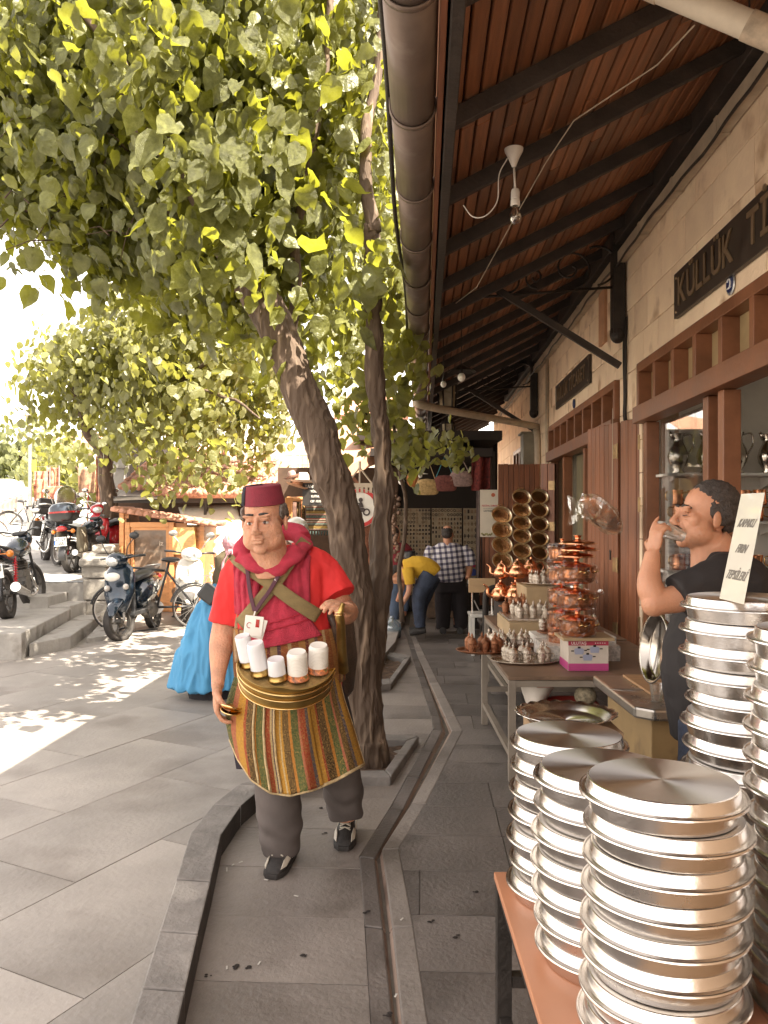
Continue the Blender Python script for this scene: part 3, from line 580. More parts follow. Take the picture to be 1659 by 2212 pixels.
q = MB(); pts = [P(1500, 55, 3.2), P(1420, 140, 3.6), P(1240, 260, 4.2), P(1180, 350, 4.6), P(1112, 470, 5), P(1030, 620, 6.2), P(985, 655, 7)]; q.tube(pts, .0035, 5); solo(q, 'loose_wire', M_PIPE, 'thin loose wire strung across under the ceiling boards', 'wire')
def globe(x, y, Y, r, label):
 t = thing('bulb_pendant', label, 'lamp', P(x, y, Y)); zt = roofz(UV(P(x, y, Y))[0])-P(x, y, Y).z
 q = MB(); q.ell((0, 0, 0), (r, r, r*1.15)); q.build('bulb', M_PLAS, t, smooth=True)
 q = MB(); q.tube([(0, 0, r), (0, 0, r*2.1)], r*.45, 8); q.build('socket', M_IRON, t); q = MB(); q.tube([(0, 0, r*2), (0, 0, zt)], .004, 4); q.build('wire', M_IRON, t)
 return t
t = globe(997, 815, 7.6, .036, 'white bulb under a small dark shade below the middle of the canopy'); q = MB(); q.lathe([(.14, .05), (.05, .10), (.01, .12)], (0, 0, 0), 12); q.build('shade', M_IRON, t)
globe(958, 830, 8.4, .03, 'small white bulb next to the shaded one, nearer the gutter'); globe(1433-0, 985, 13, .03, 'x') if False else None
def lantern(x, y, Y, s, label):
 t = thing('hanging_lantern', label, 'lantern', P(x, y, Y)); zt = roofz(max(.1, UV(P(x, y, Y))[0]))-P(x, y, Y).z
 q = MB(); q.lathe([(.02*s, .30*s), (.10*s, .22*s), (.085*s, .2*s)], (0, 0, 0), 6); q.lathe([(.085*s, 0), (.05*s, -.05*s), (.001, -.07*s)], (0, 0, 0), 6)
 for k in range(6): a = 2*PI*k/6; q.tube([(.09*s*math.cos(a), .09*s*math.sin(a), .2*s), (.08*s*math.cos(a), .08*s*math.sin(a), 0)], .008*s, 4)
 q.build('cage', M_IRON, t); q = MB(); q.lathe([(.075*s, .2*s), (.07*s, 0)], (0, 0, 0), 6); q.build('glass', mat('lantern_glass', (.35, .28, .18), .3), t)
 q = MB(); q.tube([(0, 0, .3*s), (0, 0, zt)], .006, 4); q.build('chain', M_IRON, t)
lantern(966, 880, 12, 1.6, 'black iron lantern hanging by its chain near the gutter end'); lantern(968, 950, 13.5, 1.3, 'pale striped lantern hanging lower, over the bag stall')
# ================================================================ TREES
BARK = mat('bark', (.38, .275, .19), .85, var=.35, scale=3.2, stretch=(3.2, 3.2, .7))
def barkify(m):
 n = m.node_tree; l = n.links.new; b = n.nodes['Principled BSDF']; mp = n.nodes['Mapping'].outputs[0]; hs_ = []
 for sc_, st in ((13, (1, 1, 1)), (34, (1, 1, 1.6))):
  p = n.nodes.new('ShaderNodeMapping'); p.inputs['Scale'].default_value = st; l(mp, p.inputs[0]); w = n.nodes.new('ShaderNodeTexNoise'); w.inputs['Scale'].default_value = 4; w.inputs['Detail'].default_value = 4; l(p.outputs[0], w.inputs['Vector'])
  v = n.nodes.new('ShaderNodeTexNoise'); v.noise_type = 'RIDGED_MULTIFRACTAL'; v.inputs['Scale'].default_value = sc_*.35; v.inputs['Detail'].default_value = 6; v.inputs['Distortion'].default_value = .8; l(p.outputs[0], v.inputs['Vector']); hs_.append(v)
 r = n.nodes.new('ShaderNodeMapRange'); r.inputs[1].default_value = .05; r.inputs[2].default_value = .75; l(hs_[0].outputs[0], r.inputs[0])
 old = b.inputs['Base Color'].links[0].from_socket; x = n.nodes.new('ShaderNodeMix'); x.data_type = 'RGBA'; l(r.outputs[0], x.inputs[0]); x.inputs[6].default_value = (.085, .055, .036, 1); l(old, x.inputs[7]); l(x.outputs[2], b.inputs['Base Color'])
 a = n.nodes.new('ShaderNodeMath'); a.operation = 'MULTIPLY_ADD'; a.inputs[1].default_value = .35; l(hs_[1].outputs[0], a.inputs[0]); l(r.outputs[0], a.inputs[2]); bp = n.nodes.new('ShaderNodeBump'); bp.inputs['Strength'].default_value = 1; bp.inputs['Distance'].default_value = .022; l(a.outputs[0], bp.inputs['Height']); l(bp.outputs[0], b.inputs['Normal'])
barkify(BARK)
LEAF_N = leafmat('mulberry_leaf', (.030, .034, .009), (.23, .24, .085), (.56, .56, .03), .40, 5)
LEAF_M = leafmat('far_leaf', (.055, .06, .02), (.27, .27, .12), (.56, .54, .06), .42, 1.4)
LEAF_H = leafmat('pale_leaf', (.08, .09, .04), (.20, .21, .09), (.40, .42, .12), .4, 1.0)
def leaf_shape(kind, seed=0):
 """heart-shaped blade hanging from its stalk: origin at the stalk, tip along -z, face along +y"""
 r = random.Random(seed)
 if kind == 'big': prof = [(.0, .10), (-.09, .32), (-.28, .43), (-.50, .40), (-.74, .26), (-.93, .10), (-1.12, 0)]
 elif kind == 'mid': prof = [(0, .08), (-.22, .44), (-.62, .36), (-1.0, 0)]
 else: prof = [(0, .12), (-.45, .46), (-1.0, 0)]
 vs = []; fs = []; cur = r.uniform(-.1, .45); fold = r.uniform(-.1, .55); wv_ = r.uniform(0, 6); tw = r.uniform(-.3, .3)
 for z, w in prof:
  y = -cur*(z*z)*1.0+.05+.05*math.sin(z*9+wv_)
  if w == 0: vs.append((tw*.2, y, z))
  else:
   for sx in (-1, 0, 1): vs.append((sx*w*(1+r.uniform(-.1, .1))+tw*.2*-z, y-(abs(sx)*w*fold)+r.uniform(-.06, .06), z+(.09 if (sx and z > -.12) else 0)+r.uniform(-.02, .02)))
 k = len(prof)-1
 for i in range(k-1): fs += [(3*i, 3*i+1, 3*i+4, 3*i+3), (3*i+1, 3*i+2, 3*i+5, 3*i+4)]
 fs += [(3*(k-1), 3*(k-1)+1, 3*k), (3*(k-1)+1, 3*(k-1)+2, 3*k)]
 return np.array(vs), fs
def place_leaves(pts, nrm, size, kind, variants=6, droop=.75, seed=1, spin=1.0):
 """one mesh of many leaves: points, outward directions, sizes"""
 rs = np.random.RandomState(seed); N = len(pts); V = []; Fq = []; base = 0
 vi = rs.randint(0, variants, N)
 faces = []
 for k in range(variants):
  sh, fs = leaf_shape(kind, k+seed); idx = np.where(vi == k)[0]; n = len(idx)
  if n == 0: continue
  d = nrm[idx]; yaw = np.arctan2(-d[:, 0], d[:, 1])+rs.normal(0, .55*spin, n); pit = rs.normal(-.25+.8*(1-droop), .45, n)+d[:, 2]*.5; rol = rs.normal(0, .4*spin, n)
  cy, sy, cp, sp, cr, sr = np.cos(yaw), np.sin(yaw), np.cos(pit), np.sin(pit), np.cos(rol), np.sin(rol); s = size[idx]
  x = sh[None, :, 0]*s[:, None]; y = sh[None, :, 1]*s[:, None]; z = sh[None, :, 2]*s[:, None]
  x, z = x*cr[:, None]+z*sr[:, None], -x*sr[:, None]+z*cr[:, None]
  y, z = y*cp[:, None]-z*sp[:, None], y*sp[:, None]+z*cp[:, None]
  x, y = x*cy[:, None]-y*sy[:, None], x*sy[:, None]+y*cy[:, None]
  P3 = np.stack([x, y, z], 2)+pts[idx][:, None, :]; m = sh.shape[0]
  V.append(P3.reshape(-1, 3));
  for f in fs: faces.append((np.array(f)[None, :]+(base+np.arange(n)*m)[:, None]))
  base += n*m
 V = np.concatenate(V); me = bpy.data.meshes.new('foliage'); tri = [f for f in faces if f.shape[1] == 3]; qd = [f for f in faces if f.shape[1] == 4]
 me.vertices.add(len(V)); me.vertices.foreach_set('co', V.astype('f').ravel())
 tl = np.concatenate(tri).ravel() if tri else np.zeros(0, int); ql = np.concatenate(qd).ravel() if qd else np.zeros(0, int)
 loops = np.concatenate([tl, ql]).astype('i'); nt_ = len(tl)//3; nq = len(ql)//4
 me.loops.add(len(loops)); me.loops.foreach_set('vertex_index', loops); me.polygons.add(nt_+nq)
 me.polygons.foreach_set('loop_start', np.concatenate([np.arange(nt_)*3, nt_*3+np.arange(nq)*4]).astype('i')); me.polygons.foreach_set('loop_total', np.concatenate([np.full(nt_, 3), np.full(nq, 4)]).astype('i'))
 me.polygons.foreach_set('use_smooth', [True]*(nt_+nq)); me.update(calc_edges=True); return me
def cloud(blobs, dens, seed, shell=.55, clump=.12, holes=.0):
 """leaf points gathered in clumps through a set of ball-shaped crown masses"""
 rs = np.random.RandomState(seed); pts = []; nr = []
 for (c, r) in blobs:
  c = np.array(c); rr = np.array(r) if hasattr(r, '__len__') else np.array([r]*3); vol = 4.19*rr.prod(); nc = max(3, int(vol*dens));
  d = rs.normal(size=(nc, 3)); d /= np.linalg.norm(d, axis=1)[:, None]; q = rs.uniform(shell**3, 1.05, nc)**(1/3)
  cc = c+d*q[:, None]*rr
  k = rs.randint(5, 12, nc); rep = np.repeat(np.arange(nc), k); off = rs.normal(0, clump, (len(rep), 3)); off[:, 2] -= np.abs(rs.normal(0, clump*.8, len(rep)))
  pts.append(cc[rep]+off); dd = d[rep]*.7+off/clump*.25; nr.append(dd/np.maximum(1e-4, np.linalg.norm(dd, axis=1))[:, None])
 return np.concatenate(pts), np.concatenate(nr)
def bough(mb, pts, r0, r1, n=10, nb=8, wob=.02):
 p = bez(pts, nb); k = len(p); p = [q+noise.noise_vector(q*2.5)*wob for q in p]; mb.tube(p, [r0+(r1-r0)*(i/(k-1))**.8 for i in range(k)], n); return p
def trunk_mesh(limbs, voxel=.0085, amp=.014):
 m = MB()
 for pts, r0, r1 in limbs: bough(m, pts, r0, r1, 16, 10, .015)
 def disp(c):
  q = Vector((c.x*21, c.y*21, c.z*4.2))+noise.noise_vector(c*6)*.5; a = noise.noise(q); b = noise.noise(Vector((c.x*48, c.y*48, c.z*13))); g_ = noise.noise(c*4.5)
  return amp*(-abs(a)*2.0+.5+b*.5)+.02*g_
 return remesh(m, voxel, 1, .4, disp)
# the big mulberry with two stems by the walk
tA = thing('mulberry_tree', 'big mulberry with two rough stems and large drooping leaves over the walkway', 'tree', P(795, 1640, 5.4))
main = [P(797, 1655, 5.4), P(790, 1500, 5.4), P(782, 1400, 5.4), P(770, 1300, 5.35), P(757, 1200, 5.35), P(733, 1090, 5.35), P(702, 980, 5.35), P(660, 870, 5.4), P(622, 770, 5.45), P(585, 690, 5.5), P(540, 610, 5.5)]
stem2 = [P(795, 1480, 5.45), P(808, 1400, 5.5), P(822, 1250, 5.55), P(830, 1080, 5.6), P(828, 960, 5.6), P(815, 860, 5.5), P(808, 740, 5.5), P(806, 600, 5.4), P(800, 480, 5.2)]
trm = trunk_mesh([(main, .105, .125), (stem2, .09, .05), ([P(797, 1668, 5.4), P(792, 1600, 5.4)], .15, .12)])
trunk = addmesh(trm, 'trunk', BARK, tA, world=True)
crownA = MB()
def PK(x, y, Y): return P(x, y, Y*1.3)
limbsA = [([PK(560, 640, 4.25), PK(470, 500, 4.1), PK(380, 330, 4.1), PK(330, 150, 4.1), PK(300, 0, 4.0), PK(260, -150, 4)], .075, .03), ([PK(480, 520, 4.1), PK(330, 420, 4.4), PK(180, 300, 4.8), PK(40, 180, 5), PK(-80, 120, 5.2)], .045, .02),
          ([PK(400, 360, 4.1), PK(280, 260, 4.0), PK(265, 130, 4), PK(180, 20, 4)], .05, .02), ([PK(615, 760, 4.5), PK(640, 600, 4.3), PK(650, 430, 4.2), PK(700, 200, 4.1), PK(720, -40, 4.1)], .04, .02), ([PK(620, 735, 4.4), PK(660, 715, 4.35), PK(688, 670, 4.3)], .012, .008), ([PK(802, 500, 4.02), PK(790, 330, 4.0), PK(820, 120, 4.1), PK(830, -60, 4.1)], .042, .02), ([PK(290, 300, 4.4), PK(150, 420, 4.6), PK(30, 470, 4.8)], .022, .008)]
for l_ in limbsA: bough(crownA, l_[0], l_[1]*1.2, l_[2]*1.2, n=8, wob=.04)
for k in range(70):                                 # bare twigs showing in the gaps of the left side
 a = PK(random.uniform(-20, 420), random.uniform(60, 520), random.uniform(4.2, 5.2)); d = Vector((random.uniform(-.4, .3), random.uniform(-.2, .2), random.uniform(-.35, .15))); crownA.tube([a, a+d*.5+Vector((0, 0, .04)), a+d], [.007, .005, .002], 5)
crA = crownA.build('crown', BARK, tA, smooth=True, world=True)
KD = 1.3
def B(x, y, Y, r, rz=None): return (tuple(P(x, y, Y*KD)), (r*KD, r*KD, (rz or r)*KD))
blA = [B(40, 350, 4.9, .36), B(-60, 180, 5, .5), B(120, 60, 4.9, .42), B(200, 180, 4.8, .42), B(110, 240, 5.2, .33), B(170, 420, 4.8, .36), B(60, 430, 5.0, .22), B(290, 490, 4.7, .33), B(330, 300, 4.5, .42), B(340, 60, 4.4, .5), B(270, 560, 4.9, .20), B(420, 470, 4.5, .36),
       B(480, 200, 4.2, .42), B(520, 380, 4.2, .40), B(470, 560, 4.6, .30), B(560, 60, 4.1, .45), B(650, 250, 4.3, .40), B(640, 450, 4.5, .34), B(590, 590, 4.5, .27), B(720, 90, 4.5, .42), B(760, 280, 4.8, .36), B(770, 450, 5.0, .30), B(690, 600, 4.6, .22), B(720, 700, 5.2, .22), B(820, 150, 5.3, .34), B(830, 380, 5.5, .26), B(840, 560, 5.9, .24),
       B(760, 620, 5.6, .25), B(200, -120, 4.6, .6), B(500, -150, 4.3, .6), B(760, -120, 4.8, .5), B(650, 700, 4.5, .09), B(430, 340, 3.75, .22), B(500, 470, 3.75, .22), B(560, 590, 3.9, .17), B(330, 180, 3.8, .22), B(390, 430, 3.85, .2), B(600, 650, 3.95, .14), B(380, 60, 3.7, .25), B(250, 60, 4.0, .25), B(100, 130, 4.3, .3), B(80, 260, 4.4, .22), B(200, 330, 4.3, .25), B(560, 700, 4.2, .09), B(560, 300, 3.7, .2), B(805, 540, 4.0, .12), B(800, 440, 3.95, .14), B(800, 340, 3.9, .15), B(805, 230, 3.9, .15), B(820, 120, 3.9, .14), B(815, 620, 4.1, .08), B(825, 20, 3.9, .15), B(370, 600, 4.9, .16), B(180, 600, 4.7, .10), B(60, 500, 4.6, .10),
       # a second layer behind
       B(150, 300, 6.5, .7), B(420, 200, 6.3, .8), B(620, 350, 6.3, .7), B(760, 150, 6.6, .6), B(330, 480, 6.3, .5), B(560, 600, 6.3, .42), B(50, 100, 6.6, .6), B(800, 420, 7, .5), B(840, 650, 6.5, .35), B(640, 60, 6.5, .7), B(260, 40, 6.5, .7)]
pts, nr = cloud(blA, 105, 5, shell=.12, clump=.13); KD = 1.0
uu = pts[:, 0]*cT-pts[:, 1]*sT; keep = (uu < -.14-.0*pts[:, 2]) ; pts, nr = pts[keep], nr[keep]
near = np.argsort(pts[:, 1]+np.abs(pts[:, 0]+1)*.25); sz = .05+.125*RS.uniform(0, 1, len(pts))**1.4
# three hundred leaves that show largest are pieces of their own
D = [(leaf_shape('big', q)) for q in range(10)]; lm = []
for sh, fs in D:
 me = bpy.data.meshes.new('leaf'); me.from_pydata([tuple(v) for v in sh], [], fs); me.materials.append(LEAF_N); me.polygons.foreach_set('use_smooth', [True]*len(fs)); lm.append(me)
vis = [i for i in near if (P(0, -60, pts[i, 1]).z > pts[i, 2]) and pts[i, 0] > P(-40, 0, pts[i, 1]).x][:295]; vs_ = set(vis); I = WM[tA.name].inverted()
for i in vis:
 d = nr[i]; yaw = math.atan2(-(d[0]*.6), d[1]*.3-.8)+RS.normal(0, .6); o = piece(lm[i % 10], 'leaf', crA, I @ Vector(pts[i]), rot=(RS.normal(.1, .45), RS.normal(0, .4), yaw+PI), scale=(sz[i]*1.15,)*3)
rest = np.array([i for i in range(len(pts)) if i not in vs_]); pass
me = place_leaves(pts[rest], nr[rest], sz[rest], 'big', seed=3)
fo = addmesh(me, 'foliage', LEAF_N, crA, world=True); fo['kind'] = 'stuff'
# low vine leaves round the second stem and the gutter end
def simple_tree(name, label, base, limbs, blobs, dens, size, kind, mt, seed, clump=.2, vox=None, shell=.3, keepfn=None, group=None, droop=.7):
 t = thing(name, label, 'tree' if 'tree' in name else 'plant', base, 0, group); m = MB()
 bough(m, limbs[0][0], limbs[0][1], limbs[0][2], n=10, wob=.06); m.build('trunk', BARK, t, smooth=True, world=True)
 m = MB()
 for l_ in limbs[1:]: bough(m, *l_, n=7, wob=.08)
 if len(limbs) > 1: m.build('branches', BARK, t, smooth=True, world=True)
 p, n_ = cloud(blobs, dens, seed, shell, clump)
 if keepfn is not None: k = keepfn(p); p, n_ = p[k], n_[k]
 s = np.random.RandomState(seed).uniform(size*.65, size*1.2, len(p)); me = place_leaves(p, n_, s, kind, seed=seed, droop=droop); f = addmesh(me, 'crown', mt, t, world=True); f['kind'] = 'stuff'; return t
simple_tree('grape_vine', 'leafy vine hanging round the second stem and the end of the gutter', P(870, 1340, 9),
 [([P(868, 1345, 9), P(872, 1150, 9), P(860, 1000, 8.6), P(850, 930, 8)], .03, .015), ([P(850, 930, 8), P(790, 900, 7.5), P(760, 880, 7.4)], .012, .005), ([P(855, 960, 8.3), P(940, 965, 9.5), P(1000, 950, 10.5)], .012, .005)],
 [B(700, 720, 7.4, .22), B(745, 770, 7.2, .26), B(790, 800, 7, .22), B(760, 860, 7.2, .14), B(790, 900, 7.4, .14), B(765, 920, 7.5, .10), B(870, 800, 8, .28), B(850, 900, 8, .26), B(880, 940, 8.5, .28), B(930, 965, 9.5, .24), B(975, 965, 10.5, .24), B(840, 730, 7.5, .28), B(870, 660, 8, .28), B(640, 780, 8, .14), B(900, 975, 9, .2), B(865, 975, 8, .14)],
 110, .12, 'mid', LEAF_M, 21, clump=.08)
# middle tree behind the kiosk, with shoots drooping over its roof
bm = [B(190, 760, 14, .8), B(265, 735, 14, .85), B(330, 720, 13.5, 1.0), B(420, 760, 13, 1.0), B(500, 760, 15, 1.1), B(560, 830, 15, .8), B(120, 820, 14.5, .8), B(210, 830, 14, .8), B(300, 870, 13.5, .8), B(390, 870, 13, .85), B(480, 880, 15, .9), B(555, 920, 15, .55), B(145, 785, 14.5, .55), B(240, 665, 14.5, .45), B(330, 650, 14, .6), B(180, 900, 15, .45), B(290, 960, 13, .42), B(350, 980, 12.8, .42), B(330, 1030, 12.6, .24), B(360, 1045, 12.5, .16), B(430, 960, 12.6, .42), B(480, 980, 12.4, .36), B(500, 1020, 12.3, .2), B(540, 990, 15, .3), B(250, 930, 13, .4), B(90, 790, 14.5, .35), B(75, 820, 14.5, .25), B(590, 870, 15, .5), B(460, 1030, 12.4, .13), B(350, 780, 15.5, 1.4), B(480, 700, 14, .9), B(600, 930, 16, .4)]
simple_tree('plane_tree', 'bright leafy tree behind the kiosk, shoots drooping over the tiled roof', P(235, 1110, 15),
 [([P(238, 1120, 15), P(232, 1040, 15), P(222, 975, 14.8), P(190, 930, 14.5), P(170, 870, 14.3), P(160, 800, 14.2)], .17, .07), ([P(222, 975, 14.8), P(300, 900, 14), P(380, 830, 13.5), P(450, 780, 13)], .09, .03), ([P(170, 870, 14.3), P(240, 780, 14), P(280, 700, 14)], .06, .02), ([P(390, 830, 13.2), P(500, 860, 12.5), P(560, 900, 12)], .04, .015)],
 bm, 24, .15, 'mid', LEAF_M, 31, clump=.17)
# further trees, along the climbing street
simple_tree('street_tree', 'hazy tree at the far left behind the lamp post', P(50, 1080, 42), [([P(50, 1090, 42), P(52, 1000, 42), P(60, 950, 42)], .25, .1), ([P(55, 1000, 42), P(20, 960, 42)], .1, .04)],
 [B(20, 990, 42, 1.6), B(60, 960, 42, 1.3), B(90, 930, 43, .9), B(-30, 1000, 42, 1.8), B(60, 1030, 42, 1.3), B(110, 1000, 42, 1.0), B(100, 1050, 42, .8), B(10, 940, 43, .7)], 2.6, .36, 'small', LEAF_H, 41, clump=.45)
simple_tree('street_tree', 'broad shady tree over the carpet stall, left of the kiosk', P(200, 1090, 27), [([P(205, 1100, 27), P(200, 1040, 27), P(190, 980, 27)], .2, .1), ([P(200, 1030, 27), P(150, 1000, 27)], .08, .04)],
 [B(150, 1000, 27, .9), B(190, 1010, 26, .8), B(120, 1040, 28, .8), B(165, 1040, 27, .6), B(215, 1000, 26, .6), B(100, 1000, 29, .8), B(140, 960, 28, .8)], 7, .26, 'small', LEAF_M, 43, clump=.3)
simple_tree('street_tree', 'bushy green tree filling the gap left of the downpipe post', P(300, 1060, 30), [([P(300, 1070, 30), P(300, 1000, 30), P(305, 940, 30)], .2, .1)],
 [B(110, 970, 36, 1.2), B(70, 1010, 38, .9)], 5, .3, 'small', LEAF_H, 45, clump=.35)
# ================================================================ LEFT SIDE: steps, climbing street, kiosk, stalls, bikes
M_STEP = mat('step_stone', (.33, .31, .285), .75, var=.2, scale=3, bump=.5, bscale=30, spots=((.15, .13, .11), 3.2, .58))
M_COBB = mat('street_stone', (.30, .31, .32), .7, var=.2, scale=2, bump=.3)
M_RUBBER = mat('tyre_rubber', (.035, .03, .027), .75, var=.3, scale=14, bump=.3)
M_BLACKP = mat('black_plastic', (.03, .03, .032), .35, var=.2, scale=9)
M_CHROME = mat('chrome', (.62, .60, .57), .18, 1, var=.1, scale=9)
M_STEEL = mat('dull_steel', (.35, .33, .31), .4, .8, var=.2, scale=12)
M_REDP = mat('red_paint', (.48, .02, .03), .25, var=.1, coat=.6); M_WHITEP = mat('cream_paint', (.75, .72, .66), .25, var=.05, coat=.6)
M_BLUEP = mat('blue_paint', (.012, .024, .042), .22, .2, var=.2, coat=.8); M_AMBER = flat('amber_lens', (.65, .20, .02), .2, coat=.6); M_REDL = flat('red_lens', (.35, .01, .01), .2, coat=.6)
M_ENG = mat('engine_metal', (.12, .11, .10), .45, .6, var=.4, scale=20, bump=.6)
# climbing street and terrace
TZ = .69
prof = [(11.8, TZ), (14, TZ+.02), (18, .92), (25, 1.28), (35, 1.75), (45, 2.42), (70, 4.0), (100, 5.2)]
def street_z(Y):
 for (a, za), (b, zb) in zip(prof, prof[1:]):
  if Y <= b: return za+(zb-za)*max(0, (Y-a))/(b-a)
 return prof[-1][1]
m = MB(); xs = [-45, -20, -12, -9, -7, -5.5, -4.35]
for Y in [q for q in (11.8, 13, 14, 16, 18, 21, 25, 30, 35, 40, 45, 57, 70, 100)]:
 xr = -4.32 if Y < 15 else -4.32-(Y-15)*.22; m.add([(x if x < -5 else (xr if x == -4.35 else (x+xr)/2-.6), Y, street_z(Y)) for x in xs], [])
n = 7
for j in range(13):
 for i in range(6): m.f.append((j*n+i, j*n+i+1, (j+1)*n+i+1, (j+1)*n+i)); m.m.append(0)
stt = struct(m, 'upper_street', M_COBB)
rnd = random.Random(3)
for j in range(16):                                 # street stones near enough to tell apart
 Y0 = 12.0+j*.62
 for i in range(9):
  x0 = -4.42-.8*(i+1)-(j % 2)*.4; Y1 = Y0+.61
  if x0 < HX and x0+.79 > -(HX+30)/F*Y0-.2:
   q = MB(); q.add([(x0, Y0, street_z(Y0)+.004), (x0+.79, Y0, street_z(Y0)+.004), (x0+.79, Y1, street_z(Y1)+.004), (x0, Y1, street_z(Y1)+.004), (x0, Y0, street_z(Y0)-.05), (x0+.79, Y0, street_z(Y0)-.05), (x0+.79, Y1, street_z(Y1)-.05), (x0, Y1, street_z(Y1)-.05)], [(0, 1, 2, 3), (4, 0, 3, 7), (1, 5, 6, 2), (0, 4, 5, 1), (3, 2, 6, 7)])
   q.build('paving_slab', mat('terrace_stone', (.31, .295, .275), .7, var=.15, scale=2, bump=.3, obj=.1), stt)
st = thing('stone_steps', 'worn grey stone steps climbing from the square to the bike terrace', 'steps', (-4.2, 10.5, 0))
def step(poly, z0, z1, nm='tread'):
 q = MB(); q.prism(poly, z0, z1); q.build(nm, M_STEP, st, world=True, bevel=.012)
step([(-12, 11.80), (-4.33, 11.80), (-4.33, 12.3), (-12, 12.3)], -.05, TZ-.004); step([(-12, 11.1), (-4.60, 11.1), (-4.60, 11.798), (-12, 11.798)], -.05, .55)
step([(-12, 8.3), (-3.90, 8.72), (-4.28, 11.098), (-12, 11.098)], -.05, .39); step([(-3.898, 8.9), (-3.66, 9.45), (-4.02, 11.5), (-4.32, 11.5), (-4.27, 11.1)], -.05, .25)
step([(-3.64, 9.9), (-3.40, 10.2), (-3.75, 11.6), (-4.02, 11.55)], -.05, .16); step([(-4.598, 11.102), (-4.30, 11.102), (-4.32, 11.795), (-4.598, 11.795)], -.05, .42)
M_PIER = mat('weathered_block', (.34, .31, .27), .85, var=.3, scale=3, bump=.9, bscale=22, spots=((.16, .14, .11), 3, .56))
def pier(x0, x1, yt, Y, label, base=.1):
 a = P(x0, yt, Y); b = P(x1, yt, Y); t = thing('stone_pier', label, 'pier', ((a.x+b.x)/2, Y+.25, base)); z = base; w = b.x-a.x; k = 0
 while z < a.z-.12:
  h = min(.32, a.z-.1-z); q = MB(); q.box((random.uniform(-.01, .01), random.uniform(-.01, .01), z-base+h/2), (w-.06, .5, h-.012)); q.build('stone_block', M_PIER, t, bevel=.02); z += h
 q = MB(); q.box((0, 0, a.z-base-.05), (w+.02, .6, .12), rz=.03); q.build('capstone', M_PIER, t, bevel=.03)
pier(172, 234, 1208, 11.75, 'weathered stone pier left of the dark scooter, at the top of the steps'); pier(200, 246, 1178, 12.9, 'second stone pier, behind the first and nearer the kiosk')
q = MB(); q.prism([(-4.9, 13.2), (-4.25, 13.1), (-4.3, 16), (-6.4, 17.5), (-6.4, 16.5)], .0, 1.05); solo(q, 'low_wall', mat('pale_plaster', (.62, .57, .50), .85, var=.1, bump=.3), 'low pale wall running back behind the piers', 'wall', bevel=.02)  # whitish plaster, its own even colour
# lamp post and bollards, car
t = thing('street_lamp', 'slim grey street lamp post at the far left', 'street lamp', P(65, 1092, 22)); b0 = t.location.copy(); t.location.z = street_z(22); WM[t.name] = Matrix.Translation(t.location)
q = MB(); q.tube([(0, 0, 0), (0, 0, .7), (0, 0, .72), (0, 0, 3.2)], [.085, .085, .05, .045], 12); q.build('post', M_STEEL, t); q = MB(); q.lathe([(.05, 3.2), (.22, 3.25), (.20, 3.32), (.05, 3.42)], (0, 0, 0), 14); q.build('lamp_head', M_PIPE, t)
q = MB(); q.box((.10, 0, 1.9), (.13, .02, .3)); q.build('yellow_tag', flat('yellow_tag', (.6, .42, .05), .6), t)
bol = thing('bollard', 'x', 'bollard', (0, 0, 0), 0, 'grey bollards along the climbing street'); q = MB(); q.lathe([(.14, 0), (.13, .8), (.145, .82), (.145, .86), (.001, .88)], (0, 0, 0), 12); q.build('post', mat('bollard_stone', (.30, .25, .22), .7), bol, smooth=True, angle=40); q = MB(); q.lathe([(.19, 0), (.19, .05), (.14, .06)], (0, 0, 0), 12); q.build('base', M_STEP, bol)
bl = [(8, 24), (17, 26), (27, 28.5), (38, 31), (49, 34), (60, 37.5), (-4, 22.5)]
for k, (x, Y) in enumerate(bl):
 o = bol if k == 0 else dup(bol); o.location = ((x-HX)/F*Y, Y, street_z(Y)); o['label'] = ['lowest-standing bollard but one at the left edge', 'third bollard from the left edge of the street row', 'fourth bollard of the street row, left of the lamp post', 'fifth bollard of the row, seen small below the parked car', 'sixth bollard of the row, nearly behind the lamp post', 'farthest bollard of the row, right of the parked car', 'nearest bollard, cut by the left edge of the photo'][k]
def car():
 t = thing('parked_car', 'white car parked up the street behind the bollards, cut by the left edge', 'car', ((8-HX)/F*36, 36, street_z(36)), 0)
 pr = [(-.86, .25), (-.9, .75), (-.84, .95), (-.66, 1.38), (-.5, 1.47), (.5, 1.47), (.66, 1.38), (.84, .95), (.9, .75), (.86, .25)]
 q = MB(); q.loft([[Vector((x*s, y, .25+(z-.25)*h)) for x, z in pr] for y, s, h in [(-2.1, .93, .50), (-1.9, .97, .60), (-1.15, 1, .62), (-.55, .99, .99), (1.1, .98, 1), (1.9, .96, .66), (2.1, .92, .55)]]); q.build('body', M_WHITEP, t, smooth=True, angle=35)
 q = MB(); q.add([(-.62, -1.13, .98), (.62, -1.13, .98), (.52, -.62, 1.38), (-.52, -.62, 1.38)], [(0, 1, 2, 3)]); q.build('windscreen', mat('car_glass', (.16, .22, .26), .08, var=.1, coat=1), t, solid=.02)
 for sx in (-1, 1):
  for y in (-1.35, 1.35): q = MB(); q.tube([(sx*.72, y, .31), (sx*.90, y, .31)], .31, 18); q.build('wheel', M_RUBBER, t)
  q = MB(); q.ell((sx*.62, -2.05, .62), (.16, .08, .07)); q.build('headlight', M_CHROME, t)
  q = MB(); q.ell((sx*.98, -.75, 1.0), (.10, .06, .07)); q.build('wing_mirror', M_WHITEP, t)
car()
